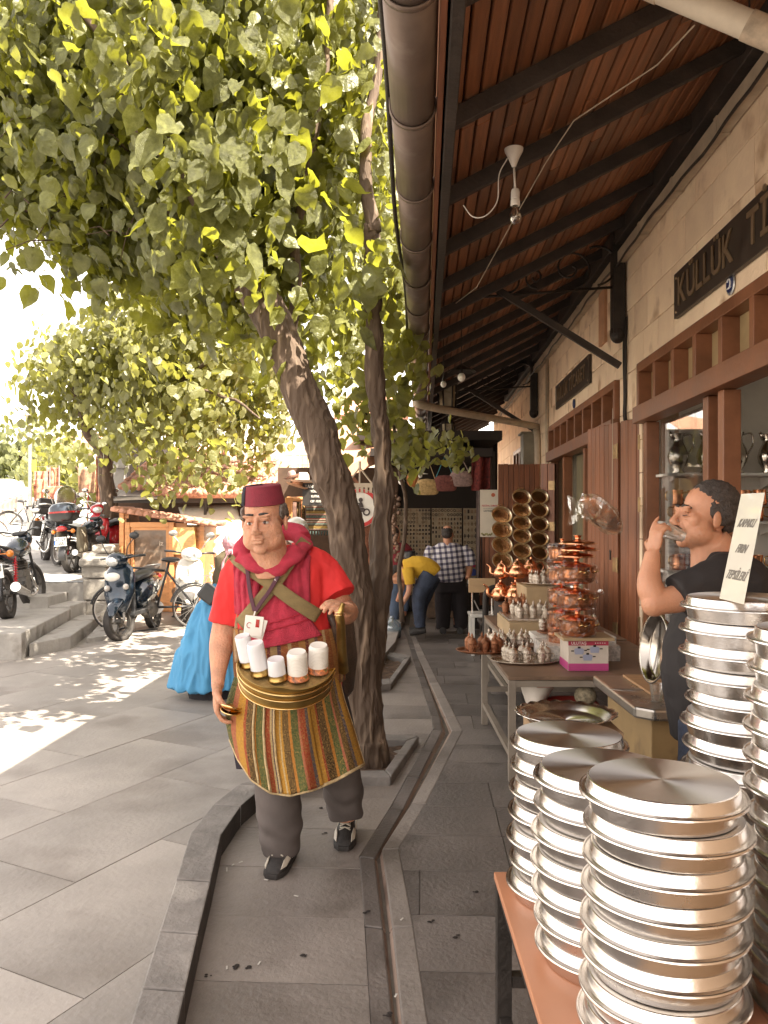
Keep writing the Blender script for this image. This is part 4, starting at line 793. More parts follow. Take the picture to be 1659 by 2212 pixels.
# ---------------------------------------------------------------- wheels and bikes (x forward, z up, origin on the ground under the middle)
def wheel(t, x, r, w=.055, hub=.05, steer=0, rim=M_STEEL, spokes=14, y0=0):
 E = Matrix.Rotation(steer, 3, 'Z'); q = MB(); n = 28; c = Vector((x, y0, r)); rings = []
 prof_ = [(-w*.55, -w*.85), (-w, -w*.35), (-w*.85, w*.25), (0, w*.15+.0), (w*.85, w*.25), (w, -w*.35), (w*.55, -w*.85)]
 def rg(pr_, n):
  out = []
  for j in range(n):
   a = 2*PI*j/n
   for y, dr in pr_: out.append(c+E @ Vector(((r-w*.15+dr)*math.cos(a), y, (r-w*.15+dr)*math.sin(a))))
  return out
 k = len(prof_); q.add(rg(prof_, n), [(j*k+i, j*k+(i+1) % k, ((j+1) % n)*k+(i+1) % k, ((j+1) % n)*k+i) for j in range(n) for i in range(k)]); w_o = q.build('tyre', M_RUBBER, t, smooth=True)
 q = MB(); pr_ = [(-w*.5, -w*.9), (-w*.5, -w*1.3), (w*.5, -w*1.3), (w*.5, -w*.9)]; q.add(rg(pr_, n), [(j*4+i, j*4+(i+1) % 4, ((j+1) % n)*4+(i+1) % 4, ((j+1) % n)*4+i) for j in range(n) for i in range(4)])
 for j in range(spokes):
  a = 2*PI*j/spokes; s_ = 1 if j % 2 else -1; q.tube([c+E @ Vector((hub*.6*math.cos(a+.5*s_), s_*hub*.5, hub*.6*math.sin(a+.5*s_))), c+E @ Vector(((r-w*1.3)*math.cos(a), 0, (r-w*1.3)*math.sin(a)))], .0025 if spokes > 8 else .014, 5)
 q.tube([c+E @ Vector((0, -hub, 0)), c+E @ Vector((0, hub, 0))], hub*.7, 12); q.build('rim', rim, t)
def mirrors(t, x, z, w=.28, up=.22, m_=M_BLACKP, face=M_CHROME, steer=0):
 E = Matrix.Rotation(steer, 3, 'Z')
 for s_ in (-1, 1):
  q = MB(); a = Vector((x, 0, z)); pts = [a+E @ Vector((0, s_*w*.5, 0)), a+E @ Vector((.02, s_*w*.7, up*.55)), a+E @ Vector((-.02, s_*w, up))]; q.tube(bez(pts, 4), .007, 6)
  c = a+E @ Vector((-.02, s_*w, up+.03)); q.ell(c, (.022, .065, .045)); mm = q.build('mirror', m_, t, smooth=True)
  q = MB(); q.ell(c+E @ Vector((-.017, 0, 0)), (.008, .055, .036)); q.build('mirror_glass', face, mm, smooth=True)
def plate(t, c, yaw, lines, w=.24, h=.17, size=.075):
 q = MB(); E = Matrix.Rotation(yaw, 3, 'Z'); q.box(c, (w, .008, h), M=E); p = q.build('number_plate', flat('plate_white', (.78, .78, .75), .4), t)
 q = MB(); q.box(Vector(c)+E @ Vector((-w/2+.014, -.005, -h*.12)), (.026, .004, h*.5), M=E); q.build('blue_band', flat('plate_blue', (.04, .14, .45), .4), p)
 for k, s_ in enumerate(lines): text(s_, size, TM(Vector(c)+E @ Vector((.01, -.0065, h*(.21-.45*k))), E @ Vector((1, 0, 0))), M_BLACKP, 'plate_lettering', p, ext=.001)
def scooter(label, col, loc, rz, steer=.0, lean=0, rt=.215, accents=None, mir=M_BLACKP):
 t = thing('parked_scooter', label, 'scooter', (0, 0, 0)); acc = accents or col
 wheel(t, .62, rt+.02, .05, .05, steer, M_ENG, 5); wheel(t, -.60, rt+.02, .055, .05, 0, M_ENG, 5)
 m = MB()                                         # leg shield and front apron
 rings = []
 for z, xf, wd, dp in [(.30, .55, .06, .05), (.42, .58, .14, .09), (.58, .52, .20, .10), (.76, .46, .20, .09), (.88, .42, .17, .08), (.96, .40, .10, .06)]:
  rings.append([Vector((xf+dp*math.cos(a)*(1 if math.cos(a) > 0 else .35), wd*math.sin(a), z)) for a in np.linspace(0, 2*PI, 17)[:-1]])
 m.loft(rings); m.build('front_shield', col, t, smooth=True)
 m = MB(); m.loft([[Vector((x, w_*math.sin(a), z+h_*math.cos(a))) for a in np.linspace(0, 2*PI, 13)[:-1]] for x, z, w_, h_ in [(.86, .33, .03, .02), (.78, .42, .085, .04), (.62, .49, .095, .05), (.50, .47, .08, .05), (.42, .40, .05, .04)]]); m.build('front_mudguard', acc, t, smooth=True)
 m = MB(); m.box((.22, 0, .30), (.50, .30, .07)); m.box((.42, 0, .45), (.05, .32, .34), ry=-.15); m.build('floorboard', M_BLACKP, t, bevel=.02)
 m = MB(); m.loft([[Vector((x, w_*math.sin(a), z+h_*math.cos(a))) for a in np.linspace(0, 2*PI, 17)[:-1]] for x, z, w_, h_ in [(.05, .42, .10, .12), (-.08, .50, .16, .20), (-.35, .54, .18, .18), (-.65, .62, .15, .12), (-.88, .70, .06, .05)]]); m.build('body_panel', col, t, smooth=True)
 m = MB()
 for s_ in (-1, 1): m.loft([[Vector((x, s_*(.165+.012*k), z+dz)) for k, dz in ((0, .03), (1, .015), (1, -.015), (0, -.03))] for x, z in [(.02, .40), (-.3, .47), (-.6, .60), (-.84, .70)]])
 m.build('side_trim', M_CHROME if col is not M_WHITEP else M_STEEL, t)
 m = MB(); m.loft([[Vector((x, w_*math.sin(a), z+h_*math.cos(a))) for a in np.linspace(0, 2*PI, 15)[:-1]] for x, z, w_, h_ in [(.08, .70, .07, .03), (-.02, .74, .12, .055), (-.30, .76, .14, .06), (-.50, .80, .135, .06), (-.74, .82, .10, .045), (-.82, .82, .05, .02)]]); m.build('seat', M_BLACKP, t, smooth=True)
 E = Matrix.Rotation(steer, 3, 'Z'); m = MB(); c = Vector((.44, 0, 1.0)); m.ell(c+E @ Vector((.03, 0, 0)), (.12, .15, .10), M=E); hd = m.build('headset', col, t, smooth=True)
 m = MB(); m.ell(c+E @ Vector((.105, 0, -.01)), (.055, .095, .065), M=E); m.build('headlight', mat('headlamp', (.7, .7, .68), .12, .3, coat=.8, var=.2, scale=25), t, smooth=True)
 m = MB();
 for s_ in (-1, 1): m.tube([c+E @ Vector((0, s_*.12, .01)), c+E @ Vector((-.03, s_*.24, .03)), c+E @ Vector((-.09, s_*.36, .03))], [.014, .014, .018], 8)
 m.build('handlebar', M_BLACKP, t, smooth=True); mirrors(t, .44, 1.04, .27, .22, mir, steer=steer)
 m = MB();
 for s_ in (-1, 1): m = MB(); m.ell((.60, s_*.12, .66), (.05, .035, .04)); m.build('indicator', mat('clear_lens', (.6, .55, .5), .15, var=.1, coat=.8), t, smooth=True)
 m = MB(); m.tube([(.45, .05, .8), (.62, .06, .24)], .02, 8); m.tube([(.45, -.05, .8), (.62, -.06, .24)], .02, 8); m.build('fork', M_STEEL, t)
 m = MB(); m.ell((-.35, .05, .28), (.28, .10, .12)); m.tube([(-.2, -.14, .24), (-.9, -.16, .34)], [.04, .06], 10); m.build('engine', M_ENG, t, smooth=True)
 m = MB(); m.tube([(-.12, .10, .28), (-.16, .18, .01)], .012, 6); m.tube([(-.12, -.10, .28), (-.16, -.18, .01)], .012, 6); m.tube([(-.17, -.2, .015), (-.17, .2, .015)], .012, 6); m.build('centre_stand', M_BLACKP, t)
 m = MB(); m.tube([(-.55, .1, .82), (-.85, .1, .86), (-.88, 0, .86), (-.85, -.1, .86), (-.55, -.1, .82)], .012, 6); m.build('grab_rail', M_STEEL, t); m = MB(); m.ell((-.88, 0, .70), (.04, .09, .05)); m.build('tail_light', M_REDL, t)
 t.location = loc; t.rotation_euler = (lean, 0, rz); return t
sc = scooter('dark blue-black scooter with white stripe and front wheel turned, parked before the stone piers', M_BLUEP, G(300, 1368, RZ)+Vector((.0, .0, 0)), R(-93), R(-20), R(6))
q = MB(); q.ell((.70, 0, .80), (.03, .10, .055)); q.build('white_badge', M_WHITEP, sc, smooth=True); KIDS
scooter('white scooter with chrome mirrors parked in front of the wooden kiosk', M_WHITEP, Vector((-2.98, 12.15, RZ)), R(-75), R(10), R(-4), mir=M_STEEL)
def bicycle(label, loc, rz, lean=0, r=.32, name='parked_bicycle', steer=0):
 t = thing(name, label, 'bicycle', (0, 0, 0)); wheel(t, .52, r, .022, .035, steer, M_STEEL, 22); wheel(t, -.52, r, .022, .035, 0, M_STEEL, 22)
 m = MB(); tp = lambda *p: m.tube(p, .016, 8); tp((.52, 0, r), (.40, 0, .92)); tp((.40, 0, .86), (-.12, 0, .80)); tp((.41, 0, .74), (-.02, 0, .30)); tp((-.02, 0, .30), (-.18, 0, .92)); tp((-.02, 0, .3), (-.52, 0, r)); tp((-.14, 0, .80), (-.52, 0, r)); m.build('frame', M_BLACKP, t, smooth=True)
 m = MB(); m.tube(bez([(.30, -.28, 1.02), (.42, -.12, 1.0), (.40, 0, .94), (.42, .12, 1.0), (.30, .28, 1.02)], 5), .012, 6); m.build('handlebar', M_BLACKP, t, smooth=True); m = MB(); m.ell((-.2, 0, .95), (.13, .08, .04)); m.build('saddle', M_BLACKP, t, smooth=True)
 for x in (.52, -.52): m = MB(); m.tube([(x+(r+.02)*math.cos(a), 0, r+(r+.02)*math.sin(a)) for a in np.linspace(.2, 2.6, 14)], .018, 6); m.build('mudguard', M_BLACKP, t)
 m = MB(); m.box((-.55, 0, .72), (.36, .14, .015)); m.tube([(-.7, .06, .72), (-.52, .06, r)], .008, 5); m.build('luggage_rack', M_STEEL, t); m = MB(); m.lathe([(.001, .0), (.09, 0), (.09, .01), (.001, .01)], (-.02, -.04, .30), 16, M=Matrix.Rotation(PI/2, 3, 'X')); m.tube([(-.02, -.06, .3), (.08, -.06, .17)], .01, 5); m.build('crank', M_STEEL, t)
 t.location = loc; t.rotation_euler = (lean, 0, rz); return t
bicycle('black bicycle parked between the dark scooter and the white scooter', Vector((-3.13, 11.1, RZ)), R(195), R(4), .30)
def motorbike(label, col, loc, rz, lean=0, box=False, bags=False, rear_r=.30, seat_z=.80, steer=0, plate_lines=None, helm=False, cruiser=False):
 t = thing('parked_motorbike', label, 'motorbike', (0, 0, 0)); wheel(t, .66, rear_r, .05, .06, steer, M_STEEL if cruiser else M_ENG, 16 if cruiser else 6); wheel(t, -.64, rear_r, .06, .07, 0, M_STEEL if cruiser else M_ENG, 16 if cruiser else 6)
 m = MB(); m.loft([[Vector((x, w_*math.sin(a), z+h_*math.cos(a))) for a in np.linspace(0, 2*PI, 15)[:-1]] for x, z, w_, h_ in [(.46, .82, .07, .06), (.36, .84, .15, .13), (.15, .84, .16, .14), (-.02, .80, .11, .09), (-.1, .78, .06, .05)]]); m.build('fuel_tank', col, t, smooth=True)
 m = MB(); m.loft([[Vector((x, w_*math.sin(a), z+h_*math.cos(a))) for a in np.linspace(0, 2*PI, 13)[:-1]] for x, z, w_, h_ in [(.0, seat_z, .09, .04), (-.2, seat_z-.02, .13, .05), (-.5, seat_z+.04, .12, .05), (-.80, seat_z+.10, .05, .03)]]); m.build('seat', M_BLACKP, t, smooth=True)
 m = MB(); m.loft([[Vector((x, w_*math.sin(a), z+h_*math.cos(a))) for a in np.linspace(0, 2*PI, 13)[:-1]] for x, z, w_, h_ in [(-.1, .70, .10, .06), (-.4, .73, .12, .07), (-.75, .84, .08, .06), (-.92, .90, .04, .03)]]); m.build('tail_fairing', col, t, smooth=True)
 m = MB(); m.box((.12, 0, .42), (.32, .20, .26)); m.ell((.22, 0, .60), (.12, .10, .12)); m.tube([(.0, -.13, .35), (.0, .13, .35)], .12, 14); m.tube([(.36, .05, .4), (.42, .05, .8)], .02, 6)
 for k in range(6): m.box((.18, 0, .52+k*.03), (.24, .22, .008))
 m.build('engine', M_ENG, t, bevel=.01)
 m = MB(); m.tube(bez([(.25, -.10, .45), (.34, -.14, .25), (.0, -.15, .2), (-.3, -.16, .26)], 5), .022, 8); m.tube([(-.25, -.16, .26), (-.85, -.19, .38)], [.045, .06], 12); m.build('exhaust', M_CHROME, t, smooth=True, angle=50)
 m = MB()
 for s_ in (-1, 1): m.tube([(.66, s_*.08, rear_r), (.44, s_*.07, .96)], .02, 8); m.tube([(-.64, s_*.09, rear_r), (-.05, s_*.09, .4)], .018, 6)
 m.tube([(.42, 0, .9), (.0, 0, .68), (-.7, 0, .72)], .022, 6); m.build('frame', M_BLACKP, t)
 for s_ in (-1, 1):
  m = MB(); m.tube([(-.55, s_*.11, rear_r+.02), (-.38, s_*.11, .74)], .016, 6)
  for k in range(9): f_ = k/9; m.lathe([(.03, -.005), (.034, 0), (.03, .005)], (-.55+.17*(f_*.7+.2), s_*.11, rear_r+.02+(.72-rear_r)*(f_*.7+.2)), 8)
  m.build('rear_shock', M_REDP if not cruiser else M_CHROME, t)
 E = Matrix.Rotation(steer, 3, 'Z'); m = MB(); a = Vector((.42, 0, 1.0))
 for s_ in (-1, 1): m.tube(bez([a, a+E @ Vector((-.02, s_*.12, .05)), a+E @ Vector((-.04, s_*.24, .08)), a+E @ Vector((-.12, s_*.36, .06))], 4), [.012]*9+[.018]*4, 7)
 m.build('handlebar', M_BLACKP if not cruiser else M_CHROME, t, smooth=True); mirrors(t, .42, 1.08, .30, .20, M_BLACKP if not cruiser else M_CHROME, steer=steer)
 m = MB(); m.ell(a+E @ Vector((.12, 0, -.05)), (.09, .10, .11)); m.build('headlight', M_CHROME if cruiser else col, t, smooth=True); m = MB(); m.box(a+Vector((.02, 0, .03)), (.10, .18, .06)); m.build('instruments', M_BLACKP, t, bevel=.02)
 m = MB(); m.tube([(.66+(rear_r+.03)*math.cos(a_), 0, rear_r+(rear_r+.03)*math.sin(a_)) for a_ in np.linspace(.3, 2.5, 12)], [(.06, .012)]*12, 8); m.build('front_mudguard', col, t, smooth=True)
 m = MB(); m.tube([(-.64+(rear_r+.05)*math.cos(a_), 0, rear_r+(rear_r+.05)*math.sin(a_)) for a_ in np.linspace(1.2, 3.3, 12)], [(.075, .012)]*12, 8); m.build('rear_mudguard', M_BLACKP, t, smooth=True)
 m = MB(); m.ell((-.93, 0, .84), (.05, .11, .05)); m.build('tail_light', M_REDL, t, smooth=True)
 for s_ in (-1, 1): m = MB(); m.tube([(-.84, s_*.06, .80), (-.86, s_*.17, .79)], .01, 5); m.ell((-.87, s_*.19, .79), (.04, .045, .045)); m.build('indicator', M_AMBER, t, smooth=True)
 if plate_lines: plate(t, (-1.0, 0, .60), -PI/2, plate_lines)
 m = MB(); m.tube([(-.05, .14, .28), (-.1, .30, .01)], .013, 6); m.tube([(-.1, .30, .012), (-.1, .36, .012)], .02, 6); m.build('side_stand', M_BLACKP, t)
 if box:
  m = MB(); m.loft([[Vector((-.78+dx*(-.5*c_ if c_ < 0 else -.5*c_), w_*s2, z)) for c_, s2 in [(math.copysign(abs(math.cos(a))**.5, math.cos(a)), math.copysign(abs(math.sin(a))**.5, math.sin(a))) for a in np.linspace(0, 2*PI, 25)[:-1]]] for z, w_, dx in [(.98, .16, .34), (1.03, .22, .42), (1.13, .25, .48)]]); m.build('top_box', M_BLACKP, t, smooth=True, angle=50)
  m = MB(); m.loft([[Vector((-.78-dx*.5*c_, w_*s2, z)) for c_, s2 in [(math.copysign(abs(math.cos(a))**.5, math.cos(a)), math.copysign(abs(math.sin(a))**.5, math.sin(a))) for a in np.linspace(0, 2*PI, 25)[:-1]]] for z, w_, dx in [(1.132, .25, .48), (1.165, .25, .48)]]); m.build('reflector_band', M_REDL, t, smooth=True, angle=50)
  m = MB(); m.loft([[Vector((-.78-dx*.5*c_, w_*s2, z)) for c_, s2 in [(math.copysign(abs(math.cos(a))**.6, math.cos(a)), math.copysign(abs(math.sin(a))**.6, math.sin(a))) for a in np.linspace(0, 2*PI, 25)[:-1]]] for z, w_, dx in [(1.167, .25, .48), (1.24, .24, .45), (1.30, .19, .36), (1.33, .10, .2)]]); m.build('box_lid', mat('blue_black_gloss', (.035, .045, .06), .2, coat=.5), t, smooth=True, angle=50)
  for s_ in (-1, 1): m = MB(); m.loft([[Vector((-.55+.17*math.cos(a)*k1, s_*(.20+.07*math.sin(a)*k2), z)) for a in np.linspace(0, 2*PI, 11)[:-1]] for z, k1, k2 in [(.86, 1, .5), (.70, 1.05, .9), (.50, 1.1, 1.1), (.36, .9, .8)]]); m.build('saddle_cloth', mat('khaki_cloth', (.20, .175, .13), .9, var=.3, stretch=(9, 9, 1)), t, smooth=True)
 if bags:
  for c_, d_ in [((-.75, 0, 1.12), (.30, .46, .20)), ((-.72, 0, .97), (.30, .50, .13)), ((-.62, .24, .62), (.40, .17, .30)), ((-.62, -.24, .62), (.40, .17, .30)), ((.80, 0, .80), (.14, .30, .10))]:
   m = MB(); m.box(c_, d_); b_ = m.build('studded_bag', mat('black_leather', (.035, .03, .027), .5, var=.2, bump=.3), t, bevel=.03)
   m = MB()
   for k in range(9):
    for zz in (-1, 1):
     m.ell((c_[0]-d_[0]/2-.004, c_[1]-d_[1]/2+.04+(d_[1]-.08)*k/8, c_[2]+zz*(d_[2]/2-.035)), .010, 6, 4); m.ell((c_[0]-d_[0]/2+.04+(d_[0]-.08)*k/8, c_[1]-d_[1]/2-.004, c_[2]+zz*(d_[2]/2-.035)), .010, 6, 4)
   sd = m.build('studs', M_CHROME, b_); sd['kind'] = 'stuff'
  m = MB(); m.ell((.72, 0, 1.22), (.02, .2, .22)); m.build('windshield', M_CHROME, t, smooth=True)
 t.location = loc; t.rotation_euler = (lean, 0, rz); return t
motorbike('blue-grey motorbike with red shock absorbers and plate 27 BEJ 51 at the left edge', M_BLUEP, P(44, 1318, 10.55)+Vector((-.02, .1, 0)), R(100), R(-8), rear_r=.30, plate_lines=['27 BEJ', '51'], steer=R(-15)).location.z = .39
b = motorbike('motorbike seen from behind with black top box, khaki saddle cloths and plate 27 LY 655', M_BLUEP, Vector((-5.12, 14.0, TZ)), R(84), R(-4), box=True, plate_lines=['27  LY', '655'], steer=R(-12)); b.location.z = street_z(14.1); b.scale = (.87, .87, .87)
b = motorbike('black cruiser motorbike hung with silver-studded leather bags', M_BLACKP, Vector((-6.25, 15.2, TZ)), R(-58), R(-6), bags=True, cruiser=True, steer=R(10)); b.location.z = street_z(15.2)
b = scooter('bright red scooter with white mirrors behind the top-box motorbike', M_REDP, Vector((-5.15, 15.35, 0)), R(-95), R(18), R(4), rt=.25, mir=M_WHITEP); b.location.z = street_z(15.3)
b = motorbike('chrome motorbike facing out behind the red scooter, round mirrors raised', M_CHROME, Vector((-5.95, 17.2, 0)), R(-80), 0, cruiser=True); b.location.z = street_z(17.2)
b = bicycle('white-rimmed bicycle leaning on the street lamp post', Vector(((66-HX)/F*21.6, 21.6, 0)), R(20), R(6), .33); b.location.z = street_z(21.6)
q = MB(); c = Vector(((153-HX)/F*13.2, 13.4, .70)); q.ell(c+Vector((.15, .2, .09)), (.16, .10, .10)); q.box(c+Vector((.05, .1, .03)), (.16, .10, .05)); solo(q, 'rubbish_bag', M_BLACKP, 'crumpled black bag lying on the ledge right of the bikes', 'bag', smooth=True)
# ---------------------------------------------------------------- wooden kiosk
M_PINE = mat('varnished_pine', (.62, .29, .11), .45, var=.16, scale=4, bump=.15, stretch=(1, 1, 9), obj=.1); M_TILE = mat('clay_tile', (.48, .24, .16), .75, var=.3, scale=6, bump=.5, obj=.15)
KY = 13.2; k0 = P(262, 1330, KY); kx0 = k0.x; kx1 = P(440, 1330, KY).x; KW = kx1-kx0; kz0 = RZ; zl = P(262, 1108, KY).z-RZ; zr = P(440, 1135, KY).z-RZ
t = thing('wooden_kiosk', 'small orange pine kiosk with glazed door and lean-to tile roof', 'kiosk', (kx0, KY, RZ))
def ktop(x): return zl+(zr-zl)*x/KW
wx0, wx1 = P(282, 0, KY).x-kx0, P(378, 0, KY).x-kx0; wz0, wz1 = P(0, 1235, KY).z-RZ, P(0, 1140, KY).z-RZ; px0, px1 = P(284, 0, KY).x-kx0, P(368, 0, KY).x-kx0
z = .0; bh = .072
while z < zl-.05:
 segs = [(.03, px0-.08), (px1+.06, KW-.03)] if z < P(0, 1128, KY).z-RZ else [(.03, KW-.03)]
 for a, b in segs:
  bb = b
  if ktop(bb) < z+bh: bb = KW*(z+bh-zl)/(zr-zl)
  if bb-a < .05: continue
  m = MB(); m.box(((a+bb)/2, 0, z+bh/2), (bb-a, .03, bh-.004), rx=-.12); m.build('wall_board', M_PINE, t)
 z += bh
m = MB(); m.box((.0, .45, zl/2), (.04, .9, zl)); m.box((KW, .45, zr/2), (.04, .9, zr)); m.box((KW/2, .9, zr/2), (KW, .04, zr)); m.box((KW/2, .06, zr/2), (KW-.02, .03, zr-.02)); m.build('carcass', mat('pine_dark', (.38, .17, .07), .6), t)
for x, h in ((.02, zl), (KW-.02, zr)): m = MB(); m.box((x, -.03, h/2), (.07, .05, h)); m.build('corner_post', M_PINE, t)
dz1 = P(0, 1128, KY).z-RZ
for a, b, c, d in [(px0-.08, px0, 0, dz1), (px1, px1+.08, 0, dz1), (px0, px1, dz1-.08, dz1)]: m = MB(); m.box(((a+b)/2, -.05, (c+d)/2), (b-a-.002, .07, d-c)); m.build('door_casing', M_PINE, t, bevel=.006)
dt = MB(); dt.box(((px0+px1)/2, -.035, wz0/2), (px1-px0-.01, .03, wz0)); door = dt.build('door', M_PINE, t, bevel=.004)
for a, b in ((px0+.005, px0+.055), (px1-.055, px1-.005)): m = MB(); m.box(((a+b)/2, -.04, (wz0+dz1-.08)/2), (b-a, .035, dz1-.08-wz0)); m.build('door_stile', M_PINE, door)
m = MB(); m.box(((px0+px1)/2, -.04, dz1-.105), (px1-px0-.11, .035, .05)); m.build('door_rail', M_PINE, door)
for z in (.14, .27, .40, .53): m = MB(); m.box(((px0+px1)/2, -.052, z), (px1-px0-.10, .012, .008)); m.build('groove_bead', mat('pine_dark', (.38, .17, .07), .6), door)
m = MB(); m.box(((px0+px1)/2, -.028, (wz0+dz1-.08)/2), (px1-px0-.12, .008, dz1-.13-wz0)); pn = m.build('door_pane', mat('brown_glass', (.17, .115, .08), .08, var=.5, scale=3, coat=.6), door)
text('iz', .11, TM((px1-.14, -.035, (wz0+dz1)/2+.06), (1, 0, 0)), flat('faded_letter', (.50, .40, .32), .5), 'lettering', door)
bx0, bx1 = P(378, 0, KY).x-kx0, P(425, 0, KY).x-kx0; m = MB(); m.box(((bx0+bx1)/2, -.09, (P(0, 1138, KY).z+P(0, 1197, KY).z)/2-RZ), (bx1-bx0, .14, P(0, 1138, KY).z-P(0, 1197, KY).z)); m.build('wall_box', mat('pale_pine', (.70, .42, .16), .45, var=.12, scale=5, stretch=(1, 1, 8)), t, bevel=.006)
m = MB(); a = Vector((-.05, 0, zl+.02)); b = Vector((KW+.18, 0, zr-.02)); m.add([a+Vector((0, -.16, 0)), b+Vector((0, -.16, 0)), b+Vector((0, 1, 0)), a+Vector((0, 1, 0))]+[q+Vector((0, 0, .03)) for q in (a+Vector((0, -.16, 0)), b+Vector((0, -.16, 0)), b+Vector((0, 1, 0)), a+Vector((0, 1, 0)))], [(0, 3, 2, 1), (4, 5, 6, 7), (0, 1, 5, 4), (1, 2, 6, 5), (2, 3, 7, 6), (3, 0, 4, 7)]); m.build('roof', M_TILE, t)
for k in range(13):
 f_ = k/12; c = a.lerp(b, f_); m = MB(); m.tube([c+Vector((-.06, -.175, .04)), c+Vector((.07, -.175, .025))], [.034, .042], 8); m.tube([c+Vector((.0, -.2, .055)), c+Vector((0, .8, .055))], .035, 8); m.build('roof_tile', M_TILE, t, smooth=True)
# ---------------------------------------------------------------- tiled market roof with awning behind the kiosk
M_AWN = mat('cream_awning', (.74, .68, .58), .8, var=.05); M_ZINC = mat('weathered_sheet', (.42, .38, .34), .6, .2, var=.35, scale=3, bump=.4)
SY = 15.0; t = thing('market_stall', 'low market building with broken clay tile roof and cream awning behind the kiosk', 'stall', (P(380, 0, SY).x, SY, RZ))
def wbox(nm, x0, x1, y0, y1, Y, dep, m_, par, bev=0, **k):
 a = P(x0, y0, Y); b = P(x1, y1, Y); q = MB(); q.box(((a.x+b.x)/2, Y+dep/2, (a.z+b.z)/2), (b.x-a.x, dep, abs(b.z-a.z))); return q.build(nm, m_, par, world=True, bevel=bev, **k)
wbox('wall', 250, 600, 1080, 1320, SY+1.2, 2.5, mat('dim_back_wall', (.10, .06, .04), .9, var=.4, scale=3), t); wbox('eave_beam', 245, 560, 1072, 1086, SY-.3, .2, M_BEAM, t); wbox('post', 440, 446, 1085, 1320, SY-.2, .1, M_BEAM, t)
rows, cols = 7, 34; ra, rb = P(360, 1068, SY-.4), P(545, 1068, SY-.4); tl = MB(); tl.tube([(0, -.20, 0), (0, .22, .0)], [.060, .048], 8); tm_ = tl.mesh('roof_tile', M_TILE, True)
for j in range(rows):
 for i in range(cols):
  x = ra.x-.9+(rb.x-ra.x+1.2)*i/cols+random.uniform(-.012, .012)
  if j == 0 and i < 9: continue
  piece(tm_, 'roof_tile', t, WM[t.name].inverted() @ Vector((x, SY-.35+j*.36, ra.z+.07+j*.12+random.uniform(-.01, .01))), rot=(R(17)+random.uniform(-.04, .04), 0, random.uniform(-.07, .07)))
q = MB(); a, b = P(245, 1080, SY-.4), P(368, 1075, SY-.4); q.add([a, b, b+Vector((0, 2.2, .62)), a+Vector((0, 2.2, .62))], [(0, 1, 2, 3)]); q.build('sheet_roof', M_ZINC, t, world=True, solid=.03)
q = MB(); a, b = P(350, 1074, SY-.35), P(590, 1074, SY-.35); q.add([a, b, b+Vector((0, 3, .95)), a+Vector((0, 3, .95))], [(0, 1, 2, 3)]); q.build('roof_bed', M_TILE, t, world=True, solid=.04)
aw = [P(385, 1096, 15.0), P(510, 1090, 15.0), P(545, 1172, 13.9), P(425, 1172, 13.9)]; q = MB(); q.sheet(lambda u, v: aw[0].lerp(aw[1], u).lerp(aw[3].lerp(aw[2], u), v)+Vector((0, 0, -.10*math.sin(PI*v))), 12, 8); q.build('awning', M_AWN, t, world=True, solid=.012, smooth=True)
q = MB(); q.sheet(lambda u, v: aw[3].lerp(aw[2], u)+Vector((0, -.005+.02*math.sin(u*30), -.24*v-.02*abs(math.sin(u*18))*(v > .9))), 60, 4); q.build('valance', M_AWN, t, world=True, solid=.008)
I = WM[t.name].inverted(); text('BAKIRCI', .19, I @ TM(P(487, 1191, 13.86), (1, 0, 0)), flat('valance_letter', (.9, .9, .88), .6), 'lettering', t, ext=.002)
# goods under the awning: hanging discs, flowers
for k in range(14):
 x = 446+(k % 5)*9+random.uniform(-2, 2); y = 1205+(k//5)*26+random.uniform(-3, 3); c = P(x, y, 14.4); m = MB(); m.lathe([(.001, .01), (.06, .015), (.085, 0), (.095, .006)], c, 14, M=Matrix.Rotation(PI/2, 3, 'X'))
 solo(m, 'hanging_plate', mat('woven_plate', (.32, .14, .07), .6, var=.4, scale=20), 'brown woven plate hanging in the %s row under the cream awning, %s from the left' % (['top', 'middle', 'bottom'][k//5], ORD[k % 5]), 'plate', group='woven plates under the awning', smooth=True)
rs = np.random.RandomState(4); c = P(455, 1262, 13.7); pp = np.array(c)+rs.normal(0, 1, (420, 3))*np.array([.13, .1, .16]); me = place_leaves(pp, rs.normal(0, 1, (420, 3))/1.7, rs.uniform(.03, .06, 420), 'small', seed=2, droop=.2)
t = thing('flower_bunch', 'bunch of white and pink flowers at the right corner of the kiosk', 'flowers', (c.x, c.y, RZ)); addmesh(me, 'blossom', mat('blossom', (.72, .60, .58), .7, var=.3, scale=14, col2=(.8, .75, .7)), t, world=True); m = MB(); m.lathe([(.10, 0), (.15, .22), (.16, .24)], (0, 0, 0), 12, cap=True); m.build('bucket', M_REDP, t)
